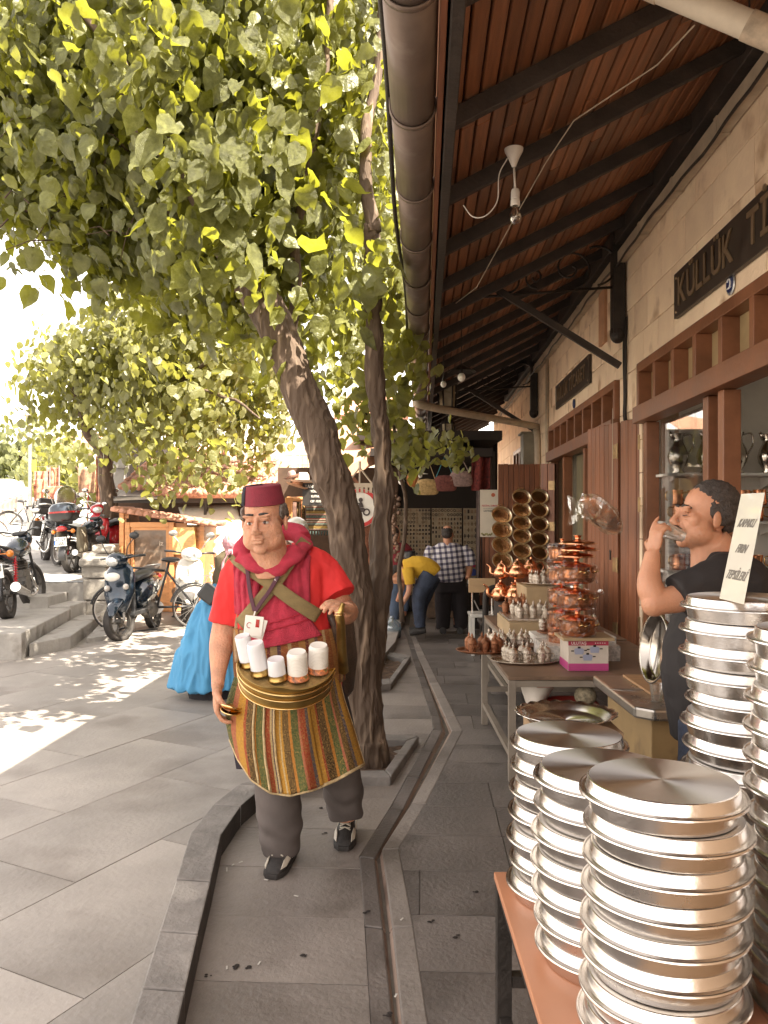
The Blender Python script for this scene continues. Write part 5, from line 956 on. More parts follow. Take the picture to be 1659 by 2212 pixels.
# ---------------------------------------------------------------- carpets hung by the far street, carpet racks
CARP = mat('red_carpet', (.30, .055, .035), .9, var=.7, scale=7, col2=(.42, .20, .12), spots=((.50, .38, .26), 9, .60)); CARP2 = mat('brown_carpet', (.26, .15, .09), .9, var=.6, scale=8, spots=((.08, .04, .03), 11, .58))
def hung(x0, x1, y0, y1, Y, m_, label, folds=3, amp=.06):
 a, b, c, d = P(x0, y0, Y), P(x1, y0, Y), P(x1, y1, Y), P(x0, y1, Y); q = MB(); q.sheet(lambda u, v: a.lerp(b, u).lerp(d.lerp(c, u), v)+Vector((0, amp*math.sin(u*folds*PI+v), 0)), 20, 14); return solo(q, 'hanging_carpet', m_, label, 'carpet', smooth=True, solid=.015, group='carpets hung out along the street')
hung(207, 222, 985, 1125, 17.5, CARP, 'long narrow red carpet hanging by the dark doorway above the red scooter', 2); hung(168, 206, 1012, 1065, 20, CARP2, 'brown fringed carpet hung behind the walking figure'); hung(100, 128, 1010, 1062, 23, CARP, 'red carpet draped over a rack, left one of the pair'); hung(72, 96, 1035, 1082, 22, CARP, 'small red carpet by the lamp post'); hung(102, 146, 1050, 1098, 20.5, CARP, 'red patterned carpet on the low stand behind the bikes', 2, .15); hung(74, 100, 1018, 1060, 24.5, CARP, 'darker red carpet hanging behind the lamp post', 4)
q = MB()
for x0, x1, y0 in ((76, 108, 1008), (102, 128, 1006)):
 a, b = P(x0, y0, 22.9), P(x1, y0, 22.9); q.tube([(a.x, a.y, 1.2), a, b, (b.x, b.y, 1.2)], .02, 6)
solo(q, 'carpet_rack', M_STEEL, 'bent steel tube rack holding the red carpets', 'rack')
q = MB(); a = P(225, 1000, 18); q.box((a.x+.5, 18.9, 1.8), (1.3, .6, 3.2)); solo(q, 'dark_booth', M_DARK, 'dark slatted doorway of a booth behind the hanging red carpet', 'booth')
for k in range(7): q = MB(); a = P(227+k*6, 1050, 18.0); q.box((a.x, 18.5, 1.9), (.035, .05, 2.6)); o = q.build('slat', M_IRON, bpy.data.objects['dark_booth'], world=True)
q = MB(); a = P(248, 1000, 17); q.box((a.x+.05, 17.2, 2.1), (.22, .22, 3.3)); q.box((a.x+.05, 17.2, 2.7), (.3, .3, .08)); solo(q, 'stone_column', M_STEP, 'pale square column beside the dark booth', 'column', bevel=.01)
q = MB(); a = P(190, 1130, 16.8); q.tube([a, a+Vector((.5, 0, .05)), a+Vector((.5, .3, .05)), a+Vector((0, .3, 0)), a], .012, 6); q.tube([a, a+Vector((0, 0, .8))], .012, 6); solo(q, 'red_trolley', M_REDP, 'low red tube trolley frame on the ledge by the booth', 'trolley')
# ---------------------------------------------------------------- pale buildings beyond the trees
M_FAR = mat('far_plaster', (.70, .58, .46), .9, var=.1, scale=.6); M_FARW = mat('far_white', (.80, .74, .66), .9, var=.05)
def house(x0, x1, yt, Y, dep, label, m_, roof=True, wins=(), zb=0):
 a, b = P(x0, yt, Y), P(x1, yt, Y); t = thing('far_house', label, 'building', ((a.x+b.x)/2, Y, zb)); w = b.x-a.x; h = a.z-zb; q = MB(); q.box((0, dep/2, h/2), (w, dep, h)); q.build('wall', m_, t)
 if roof: q = MB(); q.add([(-w/2-.3, -.4, h), (w/2+.3, -.4, h), (w/2+.3, dep/2, h+1.1), (-w/2-.3, dep/2, h+1.1), (-w/2-.3, dep+.3, h), (w/2+.3, dep+.3, h)], [(0, 1, 2, 3), (3, 2, 5, 4)]); q.build('roof', M_TILE, t, solid=.15)
 for x, y, ww, hh in wins:
  c = P(x, y, Y); f = MB(); f.box((c.x-(a.x+b.x)/2, -.03, c.z-zb), (ww+.16, .10, hh+.16)); fo_ = f.build('window', M_FARW, t); g_ = MB(); g_.box((c.x-(a.x+b.x)/2, -.07, c.z-zb), (ww, .06, hh)); g_.build('pane', mat('far_glass', (.35, .30, .26), .2), fo_)
 return t
house(230, 420, 1030, 24, 6, 'salmon plaster house with clay roof behind the market roofs', mat('salmon', (.55, .33, .20), .9, var=.1), True, [(270, 1052, .7, .6)])
house(515, 720, 930, 34, 8, 'white building with balcony rails seen between leaves left of the trunk', M_FARW, False, [(600, 975, 1.2, 1.6), (676, 975, 1.0, 1.4), (560, 1000, .9, 1.2)])
house(105, 200, 960, 55, 8, 'pale peach house at the top of the street beyond the trees', M_FAR, True, [(140, 985, 1, 1.5)])
h = house(745, 860, 905, 24, 6, 'peach house with wide eaves seen between the two stems', M_FAR, True, [(790, 950, .8, 1.0)])
q = MB();
for k in range(9): a = P(585+k*10, 985, 30); q.tube([a, a-Vector((0, 0, .9))], .02, 4)
q.tube([P(585, 985, 30), P(670, 982, 30)], .025, 5); q.tube([P(585, 1005, 30), P(670, 1003, 30)], .02, 5); solo(q, 'balcony_rail', flat('yellow_rail', (.65, .52, .25), .5), 'pale balcony rail in front of the white building', 'railing')
q = MB(); a, b = P(470, 1050, 19), P(640, 1050, 19); q.box(((a.x+b.x)/2, 19.5, 1.4), (b.x-a.x, 1, 2.6)); q.add([P(470, 1045, 19), P(560, 1008, 19), P(640, 1020, 19), P(640, 1062, 19), P(470, 1062, 19)], [(0, 1, 2, 3, 4)]); solo(q, 'gabled_wall', mat('tan_board', (.42, .24, .12), .8, var=.15), 'tan gabled wall rising behind the fez and the tiled roof', 'wall', solid=.03)
# ---------------------------------------------------------------- kilim stall between kiosk and arcade end
def stripes(name, cols, axis_uv=0, rep=1, rough=.9, wob=.0, pattern=.5, pscale=40, sheen=0, mx_=None):
 m = bpy.data.materials.new(name); m.use_nodes = True; n = m.node_tree; b = n.nodes['Principled BSDF']; l = n.links.new; b.inputs['Roughness'].default_value = rough; b.inputs['Specular IOR Level'].default_value = .2
 tc = n.nodes.new('ShaderNodeTexCoord'); sp_ = n.nodes.new('ShaderNodeSeparateXYZ'); l(tc.outputs['UV'], sp_.inputs[0]); ml = n.nodes.new('ShaderNodeMath'); ml.operation = 'MULTIPLY'; ml.inputs[1].default_value = rep; l(sp_.outputs[axis_uv], ml.inputs[0]); fr = n.nodes.new('ShaderNodeMath'); fr.operation = 'FRACT'; l(ml.outputs[0], fr.inputs[0])
 rp = n.nodes.new('ShaderNodeValToRGB'); rp.color_ramp.interpolation = 'CONSTANT'; el = rp.color_ramp.elements; tot = sum(w for _, w in cols); x = 0
 for i, (c, w) in enumerate(cols):
  e = el[i] if i < 2 else el.new(x/tot); e.position = x/tot; e.color = (*c, 1); x += w
 l(fr.outputs[0], rp.inputs[0]); v = n.nodes.new('ShaderNodeTexVoronoi'); v.inputs['Scale'].default_value = pscale; v.feature = 'DISTANCE_TO_EDGE'; mp = n.nodes.new('ShaderNodeMapping'); mp.inputs['Scale'].default_value = mx_ or (1, 1, 1); l(tc.outputs['UV'], mp.inputs[0]); l(mp.outputs[0], v.inputs['Vector'])
 r2 = n.nodes.new('ShaderNodeValToRGB'); r2.color_ramp.elements[0].position = .02; r2.color_ramp.elements[1].position = .10; r2.color_ramp.elements[0].color = (1, 1, 1, 1); r2.color_ramp.elements[1].color = (0, 0, 0, 1); l(v.outputs['Distance'], r2.inputs[0])
 no = n.nodes.new('ShaderNodeTexNoise'); no.inputs['Scale'].default_value = pscale*.7; l(mp.outputs[0], no.inputs['Vector']); r3 = n.nodes.new('ShaderNodeMath'); r3.operation = 'MULTIPLY'; l(r2.outputs[0], r3.inputs[0]); r3.inputs[1].default_value = pattern
 mm = n.nodes.new('ShaderNodeMix'); mm.data_type = 'RGBA'; l(r3.outputs[0], mm.inputs[0]); l(rp.outputs[0], mm.inputs[6]); mm.inputs[7].default_value = (.50, .30, .10, 1)
 m2_ = n.nodes.new('ShaderNodeMix'); m2_.data_type = 'RGBA'; m2_.blend_type = 'MULTIPLY'; m2_.inputs[0].default_value = .68; l(mm.outputs[2], m2_.inputs[6]); l(no.outputs[0], m2_.inputs[7]); l(m2_.outputs[2], b.inputs['Base Color'])
 bp = n.nodes.new('ShaderNodeBump'); bp.inputs['Strength'].default_value = .5; bp.inputs['Distance'].default_value = .004; l(no.outputs[0], bp.inputs['Height']); l(bp.outputs[0], b.inputs['Normal']); return m
KY2 = 12.6; ks = thing('kilim_stall', 'open stall with low plank roof hung with kilims, hats and leather', 'stall', (P(690, 0, KY2).x, KY2, RZ))
q = MB(); a, b = P(742, 1012, 12.2), P(850, 962, 13.2); q.add([a, b, b+Vector((0, 3, .9)), a+Vector((-.8, 3, .9)), a-Vector((0, 0, .16)), b-Vector((0, 0, .16))], [(0, 1, 2, 3), (4, 5, 1, 0)]); q.build('plank_roof', mat('pink_board', (.45, .24, .15), .7, var=.15, stretch=(1, 9, 1)), ks, world=True, solid=.03)
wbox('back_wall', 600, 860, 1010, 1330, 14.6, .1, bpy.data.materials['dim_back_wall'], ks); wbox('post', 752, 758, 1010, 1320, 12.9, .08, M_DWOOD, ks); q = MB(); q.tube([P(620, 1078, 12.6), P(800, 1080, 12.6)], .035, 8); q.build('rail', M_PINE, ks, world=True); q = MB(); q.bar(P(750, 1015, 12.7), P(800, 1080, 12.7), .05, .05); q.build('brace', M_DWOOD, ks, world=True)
kst = stripes('kilim_stripes', [((.07, .10, .09), 3), ((.45, .08, .05), 1), ((.5, .45, .36), 1), ((.10, .06, .04), 2), ((.45, .42, .34), 1), ((.30, .03, .03), 1), ((.16, .2, .17), 3), ((.06, .045, .03), 2), ((.28, .17, .05), 4), ((.45, .42, .34), 1), ((.35, .05, .04), 1), ((.07, .10, .09), 2)], 1, 2, pattern=.25, pscale=30)
def kil(x0, x1, y0, y1, Y, m_, label):
 a, b, c, d = P(x0, y0, Y), P(x1, y0, Y), P(x1, y1, Y), P(x0, y1, Y); q = MB(); q.sheet(lambda u, v: a.lerp(b, u).lerp(d.lerp(c, u), v)+Vector((0, .02*math.sin(u*7), 0)), 14, 10, uvs=True)
 for k in range(16): x = a.lerp(b, (k+.5)/16); x.z = c.z; q.tube([x, x-Vector((.005, 0, .06))], .006, 4)
 return solo(q, 'hanging_kilim', m_, label, 'kilim', smooth=True, solid=.01)
kil(661, 760, 1083, 1148, 12.5, kst, 'striped grey, red and mustard kilim hanging behind the tree trunk')
kil(641, 658, 1083, 1150, 12.55, stripes('kilim_border', [((.03, .02, .02), 4), ((.5, .4, .3), 1), ((.04, .02, .02), 2), ((.4, .1, .06), 1), ((.03, .02, .02), 4)], 0, 1, pattern=.9, pscale=9, mx_=(1, 3, 1)), 'narrow dark kilim strip with a row of pale diamonds')
kil(768, 800, 1100, 1250, 13.6, CARP, 'dark red carpet hanging in the stall between the two stems'); kil(612, 640, 1085, 1190, 13.0, mat('dark_plaid', (.10, .05, .035), .9, var=.5, scale=18), 'dark brown checked rug hanging behind the man in the fez')
q = MB()
for k in range(7): q.tube([P(618+k*2.3, 1075, 12.4), P(617+k*2.3+random.uniform(-2, 2), 1112+random.uniform(-8, 8), 12.4)], .012, 5)
solo(q, 'leather_fringe', mat('orange_leather', (.50, .22, .07), .6), 'tassels of orange leather hanging beside the fez', 'tassels')['kind'] = 'stuff'
del bpy.data.objects['leather_fringe']['category']
def hat(x, y, s, label, m_, tilt=0):
 t = thing('straw_hat', label, 'hat', P(x, y, 12.3), 0, 'hats stacked on the kilim stall rail'); t.rotation_euler = (0, tilt, 0); q = MB(); q.lathe([(.001, .13), (.06, .135), (.085, .10), (.095, 0)], (0, 0, 0), 16); q.build('crown', m_, t, smooth=True); q = MB(); q.lathe([(.094, .0), (.15, -.015), (.20, .02)], (0, 0, 0), 18); q.build('brim', m_, t, smooth=True); t.scale = (s, s, s)
hat(655, 1040, 1.0, 'pale cowboy hat on top of the stall rail', mat('pale_felt', (.72, .60, .50), .8)); hat(641, 1050, .9, 'tan hat tucked below the pale one on the rail', mat('tan_felt', (.45, .24, .14), .8), .3); hat(632, 1030, .7, 'small dark-banded hat at the left of the hat stack', mat('mauve_felt', (.30, .20, .17), .8), -.3)
q = MB(); q.box(P(682, 1068, 12.35), (.40, .03, .34)); o = solo(q, 'notice_board', flat('board_black', (.03, .025, .022), .5), 'small black notice board with white capitals, half behind the trunk', 'sign'); o.name = 'notice_board'
I = Matrix.Translation(o.location).inverted();
for k, (s_, sz_) in enumerate([('LAHMACUN', .07), ('YÖRESEL', .05), ('KUTNU', .05), ('CEP : 0535', .045)]): text(s_, sz_, I @ TM(P(682, 1051, 12.32)-Vector((0, 0, .075*k)), (1, 0, 0)), M_WHITE, 'lettering', o, ext=.001, sx=.8)
q = MB(); q.ell(P(640, 1146, 8.2), (.13, .15, .14)); h = solo(q, 'white_helmet', M_WHITEP, 'white crash helmet with grey flashes behind the red hood', 'helmet', smooth=True); q = MB(); q.box(P(650, 1140, 8.05), (.05, .02, .10), ry=.5); q.build('grey_flash', M_STEEL, h, world=True, bevel=.005)
q = MB(); q.ell(P(648, 1172, 8.2), (.09, .1, .06)); q.build('chin_guard', M_REDP, h, world=True, smooth=True)
# round no-motorcycle sign hung between the stems
t = thing('traffic_sign', 'round no-motorcycles sign with red ring hung between the two stems', 'sign', P(777, 1097, 6.6)); r_ = 42/F*6.6*1.0; Mx2 = Matrix.Rotation(PI/2, 3, 'X')
q = MB(); q.lathe([(.001, .0), (r_, .0), (r_+.002, -.006), (.001, -.006)], (0, 0, 0), 40, M=Mx2); q.build('disc', flat('sign_white', (.76, .72, .64), .45), t); q = MB(); q.lathe([(r_*.80, .003), (r_*.985, .003)], (0, 0, 0), 48, M=Mx2); q.build('red_ring', flat('sign_red', (.55, .035, .03), .4), t, solid=.002)
q = MB(); M_SY = flat('sign_black', (.05, .035, .03), .5); y_ = -.008; mm = r_/.16
def D2(x, z): return (x*mm, y_, z*mm)
q.tube([D2(.055+.025*math.cos(a), -.035+.025*math.sin(a)) for a in np.linspace(0, 2*PI, 17)], .006*mm, 5); q.tube([D2(-.07+.025*math.cos(a), -.035+.025*math.sin(a)) for a in np.linspace(0, 2*PI, 17)], .006*mm, 5)
q.add([D2(*p) for p in [(-.05, -.02), (-.03, .01), (.03, .0), (.05, -.01), (.04, -.03), (-.0, -.04), (-.03, -.04)]], [(0, 1, 2, 3, 4, 5, 6)]); q.add([D2(*p) for p in [(-.02, .005), (.005, .05), (.02, .045), (.035, .005)]], [(0, 1, 2, 3)]); q.tube([D2(.0, .04), D2(-.03, .03), D2(-.055, .02)], .005*mm, 5); q.ell(D2(.008, .065), (.018*mm, .002, .018*mm)); sy = q.build('motorcycle_symbol', M_SY, t)
q = MB(); q.box((-.0, .0, r_+.025), (.22, .02, .035));
for k in range(6): q.box((-.09+k*.036, -.002, r_-.01), (.022, .015, .05))
q.build('rope_bar', M_PIPE, t); q = MB();
for s_ in (-1, 0, 1): q.tube([(s_*.10, 0, r_+.04), (0, 0, r_+.17)], .008, 6)
q.tube([(0, 0, r_+.16), (0, 0, r_+.22)], .012, 6); q.build('rope', M_PIPE, t)
# ================================================================ GOODS UNDER THE ARCADE
M_ALU = mat('spun_aluminium', (.74, .70, .66), .25, 1, var=.07, scale=7, bump=.06, bscale=90, obj=.05)
def brushed():
 m = bpy.data.materials.new('brushed_disc'); m.use_nodes = True; n = m.node_tree; b = n.nodes['Principled BSDF']; l = n.links.new
 b.inputs['Metallic'].default_value = 1; b.inputs['Base Color'].default_value = (.66, .63, .60, 1); b.inputs['Roughness'].default_value = .42; b.inputs['Anisotropic'].default_value = .95
 tg = n.nodes.new('ShaderNodeTangent'); tg.direction_type = 'RADIAL'; tg.axis = 'Z'; l(tg.outputs[0], b.inputs['Tangent'])
 tc = n.nodes.new('ShaderNodeTexCoord'); gr = n.nodes.new('ShaderNodeTexGradient'); gr.gradient_type = 'SPHERICAL'; v = n.nodes.new('ShaderNodeVectorMath'); v.operation = 'LENGTH'; l(tc.outputs['Object'], v.inputs[0])
 w = n.nodes.new('ShaderNodeTexNoise'); w.noise_dimensions = '1D'; w.inputs['Scale'].default_value = 420; l(v.outputs['Value'], w.inputs['W']); bp = n.nodes.new('ShaderNodeBump'); bp.inputs['Strength'].default_value = .12; bp.inputs['Distance'].default_value = .001; l(w.outputs[0], bp.inputs['Height']); l(bp.outputs[0], b.inputs['Normal']); return m
M_DISC = brushed()
M_COP = mat('copper', (.80, .37, .20), .22, 1, var=.14, scale=8, bump=.25, bscale=40, obj=.08); M_TIN = mat('tinned_copper', (.92, .74, .54), .3, 1, var=.25, scale=9, bump=.3, bscale=35)
M_SILV = mat('silver_plate', (.58, .50, .42), .22, 1, var=.12, scale=18, bump=.8, bscale=130, obj=.08); M_DCOP = mat('antique_copper', (.34, .15, .08), .32, .9, var=.3, scale=18, bump=.9, bscale=120, obj=.15)
M_BRASS = mat('aged_brass', (.45, .30, .10), .34, 1, var=.22, scale=7, bump=.25, bscale=30, spots=((.22, .14, .06), 9, .60)); M_GOLD = mat('polished_brass', (.78, .55, .26), .2, 1, var=.1)
M_CELLO = thinglass('cellophane', (.98, .97, .95), .03, .08, .015, (.8, .75, .7), .6, 14, .35)
# tables
def table(name, label, x0, x1, y0, y1, z, top_m, leg_m, lw=.045, rail=.12, th=.022, extra=None, mid=()):
 t = thing(name, label, 'table', ((x0+x1)/2, (y0+y1)/2, 0)); X, Y = (x1-x0)/2, (y1-y0)/2
 q = MB(); q.box((0, 0, z-th/2), (2*X, 2*Y, th)); q.build('tabletop', top_m, t, bevel=.003)
 for sx in (-1, 1):
  for sy in (-1, 1)+tuple(mid): q = MB(); q.box((sx*(X-lw/2-.004), sy*(Y-lw/2-.004), (z-th-.002)/2), (lw, lw, z-th-.002)); q.build('leg', leg_m, t, bevel=.002)
 q = MB()
 for sx in (-1, 1): q.box((sx*(X-lw/2-.006), 0, z-th-.024), (lw*.8, 2*Y-2*lw-.01, .04)); q.box((sx*(X-lw/2-.006), 0, rail), (lw*.8, 2*Y-2*lw-.01, lw*.8))
 for sy in (-1, 1): q.box((0, sy*(Y-lw/2-.006), z-th-.024), (2*X-2*lw-.01, lw*.8, .04)); q.box((0, sy*(Y-lw/2-.006), rail+.12), (2*X-2*lw-.01, lw*.8, lw*.8))
 for k_ in range(0): pass
 q.build('rails', leg_m, t); return t
TZ1 = .54
table('display_table', 'low display table with salmon orange top and black iron legs, under the pan stacks', .343, 1.55, 1.62, 2.53, TZ1, mat('salmon_laminate', (.52, .235, .13), .4, var=.08, scale=3), M_IRON, .045, .10)
table('display_table', 'second low table with pale tan board top at the bottom right corner', .352, 1.6, .72, 1.60, TZ1-.006, mat('tan_laminate', (.42, .27, .15), .45, var=.15, scale=3), M_IRON, .045, .10)
# one lidded tray, built once
def lidded(unit, R0):
 t = thing('lidded_baking_tray', 'x', 'baking tray', (0, 0, 0), 0, 'stacked aluminium baking trays with lids')
 h = unit*.57; n = 72
 q = MB(); q.lathe([(.001, 0), (R0*.855, 0), (R0*.866, .0015), (R0*.874, .006), (R0*.900, h-.003), (R0*.904, h-.0006), (R0*.975, h), (R0*.982, h+.0028), (R0*.995, h+.0028), (R0, h), (R0*.995, h-.0028), (R0*.978, h-.0026), (R0*.90, h-.003)], (0, 0, 0), n); q.build('tray', M_ALU, t, smooth=True, angle=24)
 hl = unit-h; q = MB(); z = h+.003; q.lathe([(R0*.975, z-.001), (R0*.985, z+.0035), (R0*.970, z+.0035), (R0*.960, z+.0008), (R0*.918, z+.0008), (R0*.910, z+.003), (R0*.893, unit-.005), (R0*.886, unit-.0018), (R0*.872, unit-.0006)], (0, 0, 0), n); lid = q.build('lid', M_ALU, t, smooth=True, angle=28)
 q = MB(); q.lathe([(R0*.8719, unit-.0006), (R0*.4, unit-.0012), (.0005, unit-.0012)], (0, 0, 0), n); q.build('lid_disc', M_DISC, lid, smooth=True)
 return t
tr0 = lidded(.065, .175); used = False
stacks = [(1226, 2.38, 1.013, .1725, 'the leftmost, rearmost stack on the salmon table'), (1303, 2.03, 1.026, .175, 'the middle stack on the salmon table'), (1432, 1.735, 1.088, .175, 'the big front stack'), (1612, 2.22, 1.43, .170, 'the tall stack that carries the white notice'), (1792, 1.80, 1.40, .175, 'the stack cut by the right edge'), (1745, 2.62, 1.30, .170, 'the hidden rear stack right of the notice')]
for x, Y, zt, r_, nm in stacks:
 zb = TZ1 if Y > 1.62 else TZ1; cnt = round((zt-TZ1)/.0655); un = (zt-TZ1)/cnt; c = P(x, 0, Y)
 for k in range(cnt):
  lab = '%s lidded aluminium tray from the top of %s' % (ORD[k], nm) if k else 'topmost lidded aluminium tray of %s' % nm
  if not used: o = tr0; used = True
  else: o = dup(tr0)
  o['label'] = lab; j = 0 if k == 0 else 1
  o.location = (c.x+random.uniform(-.006, .006)*j+.004*math.sin(k*.9+x), c.y+random.uniform(-.006, .006)*j, zt-(k+1)*un); s_ = r_/.175*random.uniform(.99, 1.012); o.scale = (s_, s_, un/.0652); o.rotation_euler = (random.uniform(-.006, .006)*j, random.uniform(-.006, .006)*j, random.uniform(0, 6.28))
# white notice on the tall stack
c = P(1575, 1290, 2.16); t = thing('price_notice', 'white laminated notice reading KAPAKLI FIRIN TEPSİLERİ standing on the tall tray stack', 'sign', (c.x, 2.17, 1.431)); a = P(1556, 1283, 2.13)-t.location; b = P(1607, 1296, 1.99)-t.location; up = (P(1628, 1063, 2.32)-P(1583, 1290, 2.12)); a.z = b.z = .002
dX = (b-a); q = MB(); q.add([a, b, b+up, a+up]+[p+Vector((.0, .006, 0)) for p in (a, b, b+up, a+up)], [(0, 1, 2, 3), (7, 6, 5, 4), (0, 4, 5, 1), (1, 5, 6, 2), (2, 6, 7, 3), (3, 7, 4, 0)]); q.build('panel', mat('laminated_paper', (.74, .69, .60), .22, var=.04, coat=.7), t)
for k, (s_, f_) in enumerate([('KAPAKLI', .70), ('FIRIN', .46), ('TEPSİLERİ', .22)]):
 ctr = a.lerp(b, .5)+up*f_; nrm_ = dX.cross(up).normalized(); M_ = TM(ctr+nrm_*.0015, dX, up); text(s_, .036, M_, flat('grey_print', (.20, .18, .16), .5), 'lettering', t, ext=.0003, sx=.72)
# fluted tray lying behind, seen above the first stack
q = MB(); c = P(1222, 1555, 2.95); pr_ = []; n = 96
for k, (r_, z) in enumerate([(.001, 0), (.15, .0), (.165, .01), (.185, .035), (.215, .042), (.222, .038)]): pass
def fl(r_, z, amp):
 return [c+Vector(((r_+amp*abs(math.sin(a*11)))*math.cos(a), (r_+amp*abs(math.sin(a*11)))*math.sin(a), z+amp*.5*abs(math.sin(a*11)))) for a in np.linspace(0, 2*PI, n+1)[:-1]]
rings = [fl(.002, 0, 0), fl(.13, 0, 0), fl(.138, .006, .001), fl(.155, .022, .003), fl(.172, .028, .010), fl(.176, .026, .010)]
q.loft(rings, cap=False); tf = solo(q, 'fluted_tray', M_ALU, 'round aluminium tray with fluted rim lying behind the leftmost stack', 'tray', loc=tuple(c), smooth=True, solid=.0015)
q = MB(); q.box((c.x+.02, c.y, c.z/2-.005), (.30, .28, c.z-.012)); solo(q, 'cardboard_carton', mat('carton', (.36, .24, .14), .8), 'brown carton under the fluted tray', 'box')
# ---------------------------------------------------------------- counter
cx0, cx1, cy0, cy1, cz = 1.17, 2.05, 3.72, 4.54, .76
t = thing('work_counter', 'yellow-brown counter with steel edge and wooden cutting board', 'counter', ((cx0+cx1)/2, (cy0+cy1)/2, 0)); X, Y = (cx1-cx0)/2, (cy1-cy0)/2
q = MB(); q.box((.03, .03, (cz-.06)/2), (2*X-.10, 2*Y-.08, cz-.065)); q.build('cabinet', mat('ochre_board', (.30, .20, .09), .55, var=.2, scale=3, spots=((.16, .10, .05), 5, .6)), t, bevel=.006)
q = MB(); q.prism([(-X, -Y+.07), (-X+.07, -Y), (X, -Y), (X, Y), (-X, Y)], cz-.055, cz); q.build('steel_top', mat('steel_edge', (.45, .42, .38), .3, .9, var=.15), t, bevel=.012)
q = MB(); q.box((.05, .12, cz+.008), (2*X-.2, 2*Y-.36, .014)); q.build('cutting_board', mat('board_wood', (.42, .24, .12), .5, var=.15, scale=4, stretch=(1, 8, 1)), t, bevel=.003)
q = MB(); c = P(1370, 1500, 4.05); c.z = cz+.02; q.add([c+Vector(p) for p in [(-.12, .03, 0), (-.06, -.01, 0), (.0, -.02, 0), (.05, .0, 0), (.04, .03, 0), (-.04, .045, 0)]], [(0, 1, 2, 3, 4, 5)]); solo(q, 'curved_blade', M_STEEL, 'curved steel cutter lying on the cutting board', 'knife', solid=.003)
def cup(c, r, h, name, label, m_, cat='cup'):
 q = MB(); q.lathe([(.001, .001), (r*.72, .001), (r, h), (r*1.05, h+.002)], c, 20); return solo(q, name, m_, label, cat, smooth=True, loc=tuple(c))
c = P(1419, 1520, 3.88); c.z = cz+.001; cup(c, .034, .085, 'plastic_cup', 'clear plastic cup standing on the counter beside the man in black', thinglass('cup_plastic', (.93, .90, .85), .12, .1, .18, (.8, .75, .7)))
# round steel pan leaning on the counter behind
q = MB(); Mx3 = Matrix.Rotation(R(78), 3, 'Y') @ Matrix.Identity(3); c = P(1418, 1405, 3.72)
q.lathe([(.001, .0), (.155, 0), (.165, .01), (.175, .05), (.19, .055), (.195, .05)], c+Vector((.04, .04, 0)), 48, M=Matrix.Rotation(R(3), 3, 'Z') @ Matrix.Rotation(R(-82), 3, 'Y') @ Matrix.Scale(.85, 3)); solo(q, 'steel_pan', mat('dark_steel', (.40, .36, .32), .16, 1, var=.2), 'big round steel pan standing on edge against the counter wall', 'pan', smooth=True)
# ---------------------------------------------------------------- tray tables of coffee cups
M_TTOP = mat('brown_board', (.20, .125, .08), .5, var=.25, scale=4, spots=((.10, .06, .04), 6, .58)); M_GREYM = mat('beige_grey_metal', (.32, .27, .22), .5, .3, var=.15)
table('stall_table', 'brown-topped stall table on grey metal legs, carrying the trays and the pot box', .77, 1.95, 5.02, 6.45, .655, M_TTOP, M_GREYM, .045, .16)
table('stall_table', 'farther low stall table behind, lifting the square tray', 1.0, 1.95, 6.5, 8.1, .66, M_TTOP, M_GREYM, .045, .2)
wb = lambda nm, x0, x1, y0, y1, z0, z1, m_, label, cat, **k: solo(MB().box(((x0+x1)/2, (y0+y1)/2, (z0+z1)/2), (x1-x0, y1-y0, z1-z0)), nm, m_, label, cat, **k)
M_BOARD = mat('pale_board', (.45, .32, .18), .6, var=.15, scale=4)
wb('riser_board', 1.02, 1.50, 6.6, 7.3, .661, .78, M_BOARD, 'pale wooden riser under the square silver tray', 'board', bevel=.004)
wb('riser_board', 1.15, 1.75, 6.1, 6.44, .656, .74, M_WHITE, 'white carton lid under the bronze cup tray', 'box', bevel=.004)
wb('riser_board', 1.30, 1.80, 7.4, 8.0, .661, 1.0, M_BOARD, 'tall wooden riser under the far silver tray', 'board', bevel=.004)
wb('patterned_carton', 1.10, 1.62, 5.55, 5.95, .656, .76, mat('pattern_carton', (.55, .50, .46), .6, var=.5, scale=30), 'flat patterned carton between the cup tray and the pot box', 'box', bevel=.003)
def tray(c, rx, ry, m_, label):
 q = MB(); E = Matrix.Diagonal((rx, ry, 1)); q.lathe([(.001, .004), (.80, .004), (.84, .006), (.95, .018), (1.0, .02), (1.0, .016), (.85, .0), (.001, .0)], (0, 0, 0), 40, M=E); q.v = [(x+c[0], y+c[1], z+c[2]) for x, y, z in q.v]; return solo(q, 'serving_tray', m_, label, 'tray', loc=tuple(c), smooth=True, group='metal serving trays of coffee cups')
protos = {}
def cupproto(kind):
 m_ = M_SILV if kind == 'silver' else M_DCOP; t = thing('coffee_cup', 'x', 'coffee cup', (0, 0, 0), 0, 'lidded Turkish coffee cups on the trays')
 q = MB(); q.lathe([(.001, .0), (.024, 0), (.027, .004), (.025, .012), (.031, .03), (.033, .048), (.031, .062), (.033, .066)], (0, 0, 0), 18); q.build('cup', m_, t, smooth=True)
 q = MB(); q.lathe([(.034, .066), (.033, .070), (.030, .082), (.018, .095), (.007, .101), (.005, .106), (.009, .112), (.007, .119), (.002, .128), (.0003, .136)], (0, 0, 0), 16); q.build('lid', m_, t, smooth=True)
 q = MB(); q.tube(bez([(.030, 0, .056), (.046, 0, .056), (.052, 0, .040), (.042, 0, .022), (.030, 0, .022)], 4), .0032, 6); q.build('handle', m_, t, smooth=True)
 return t
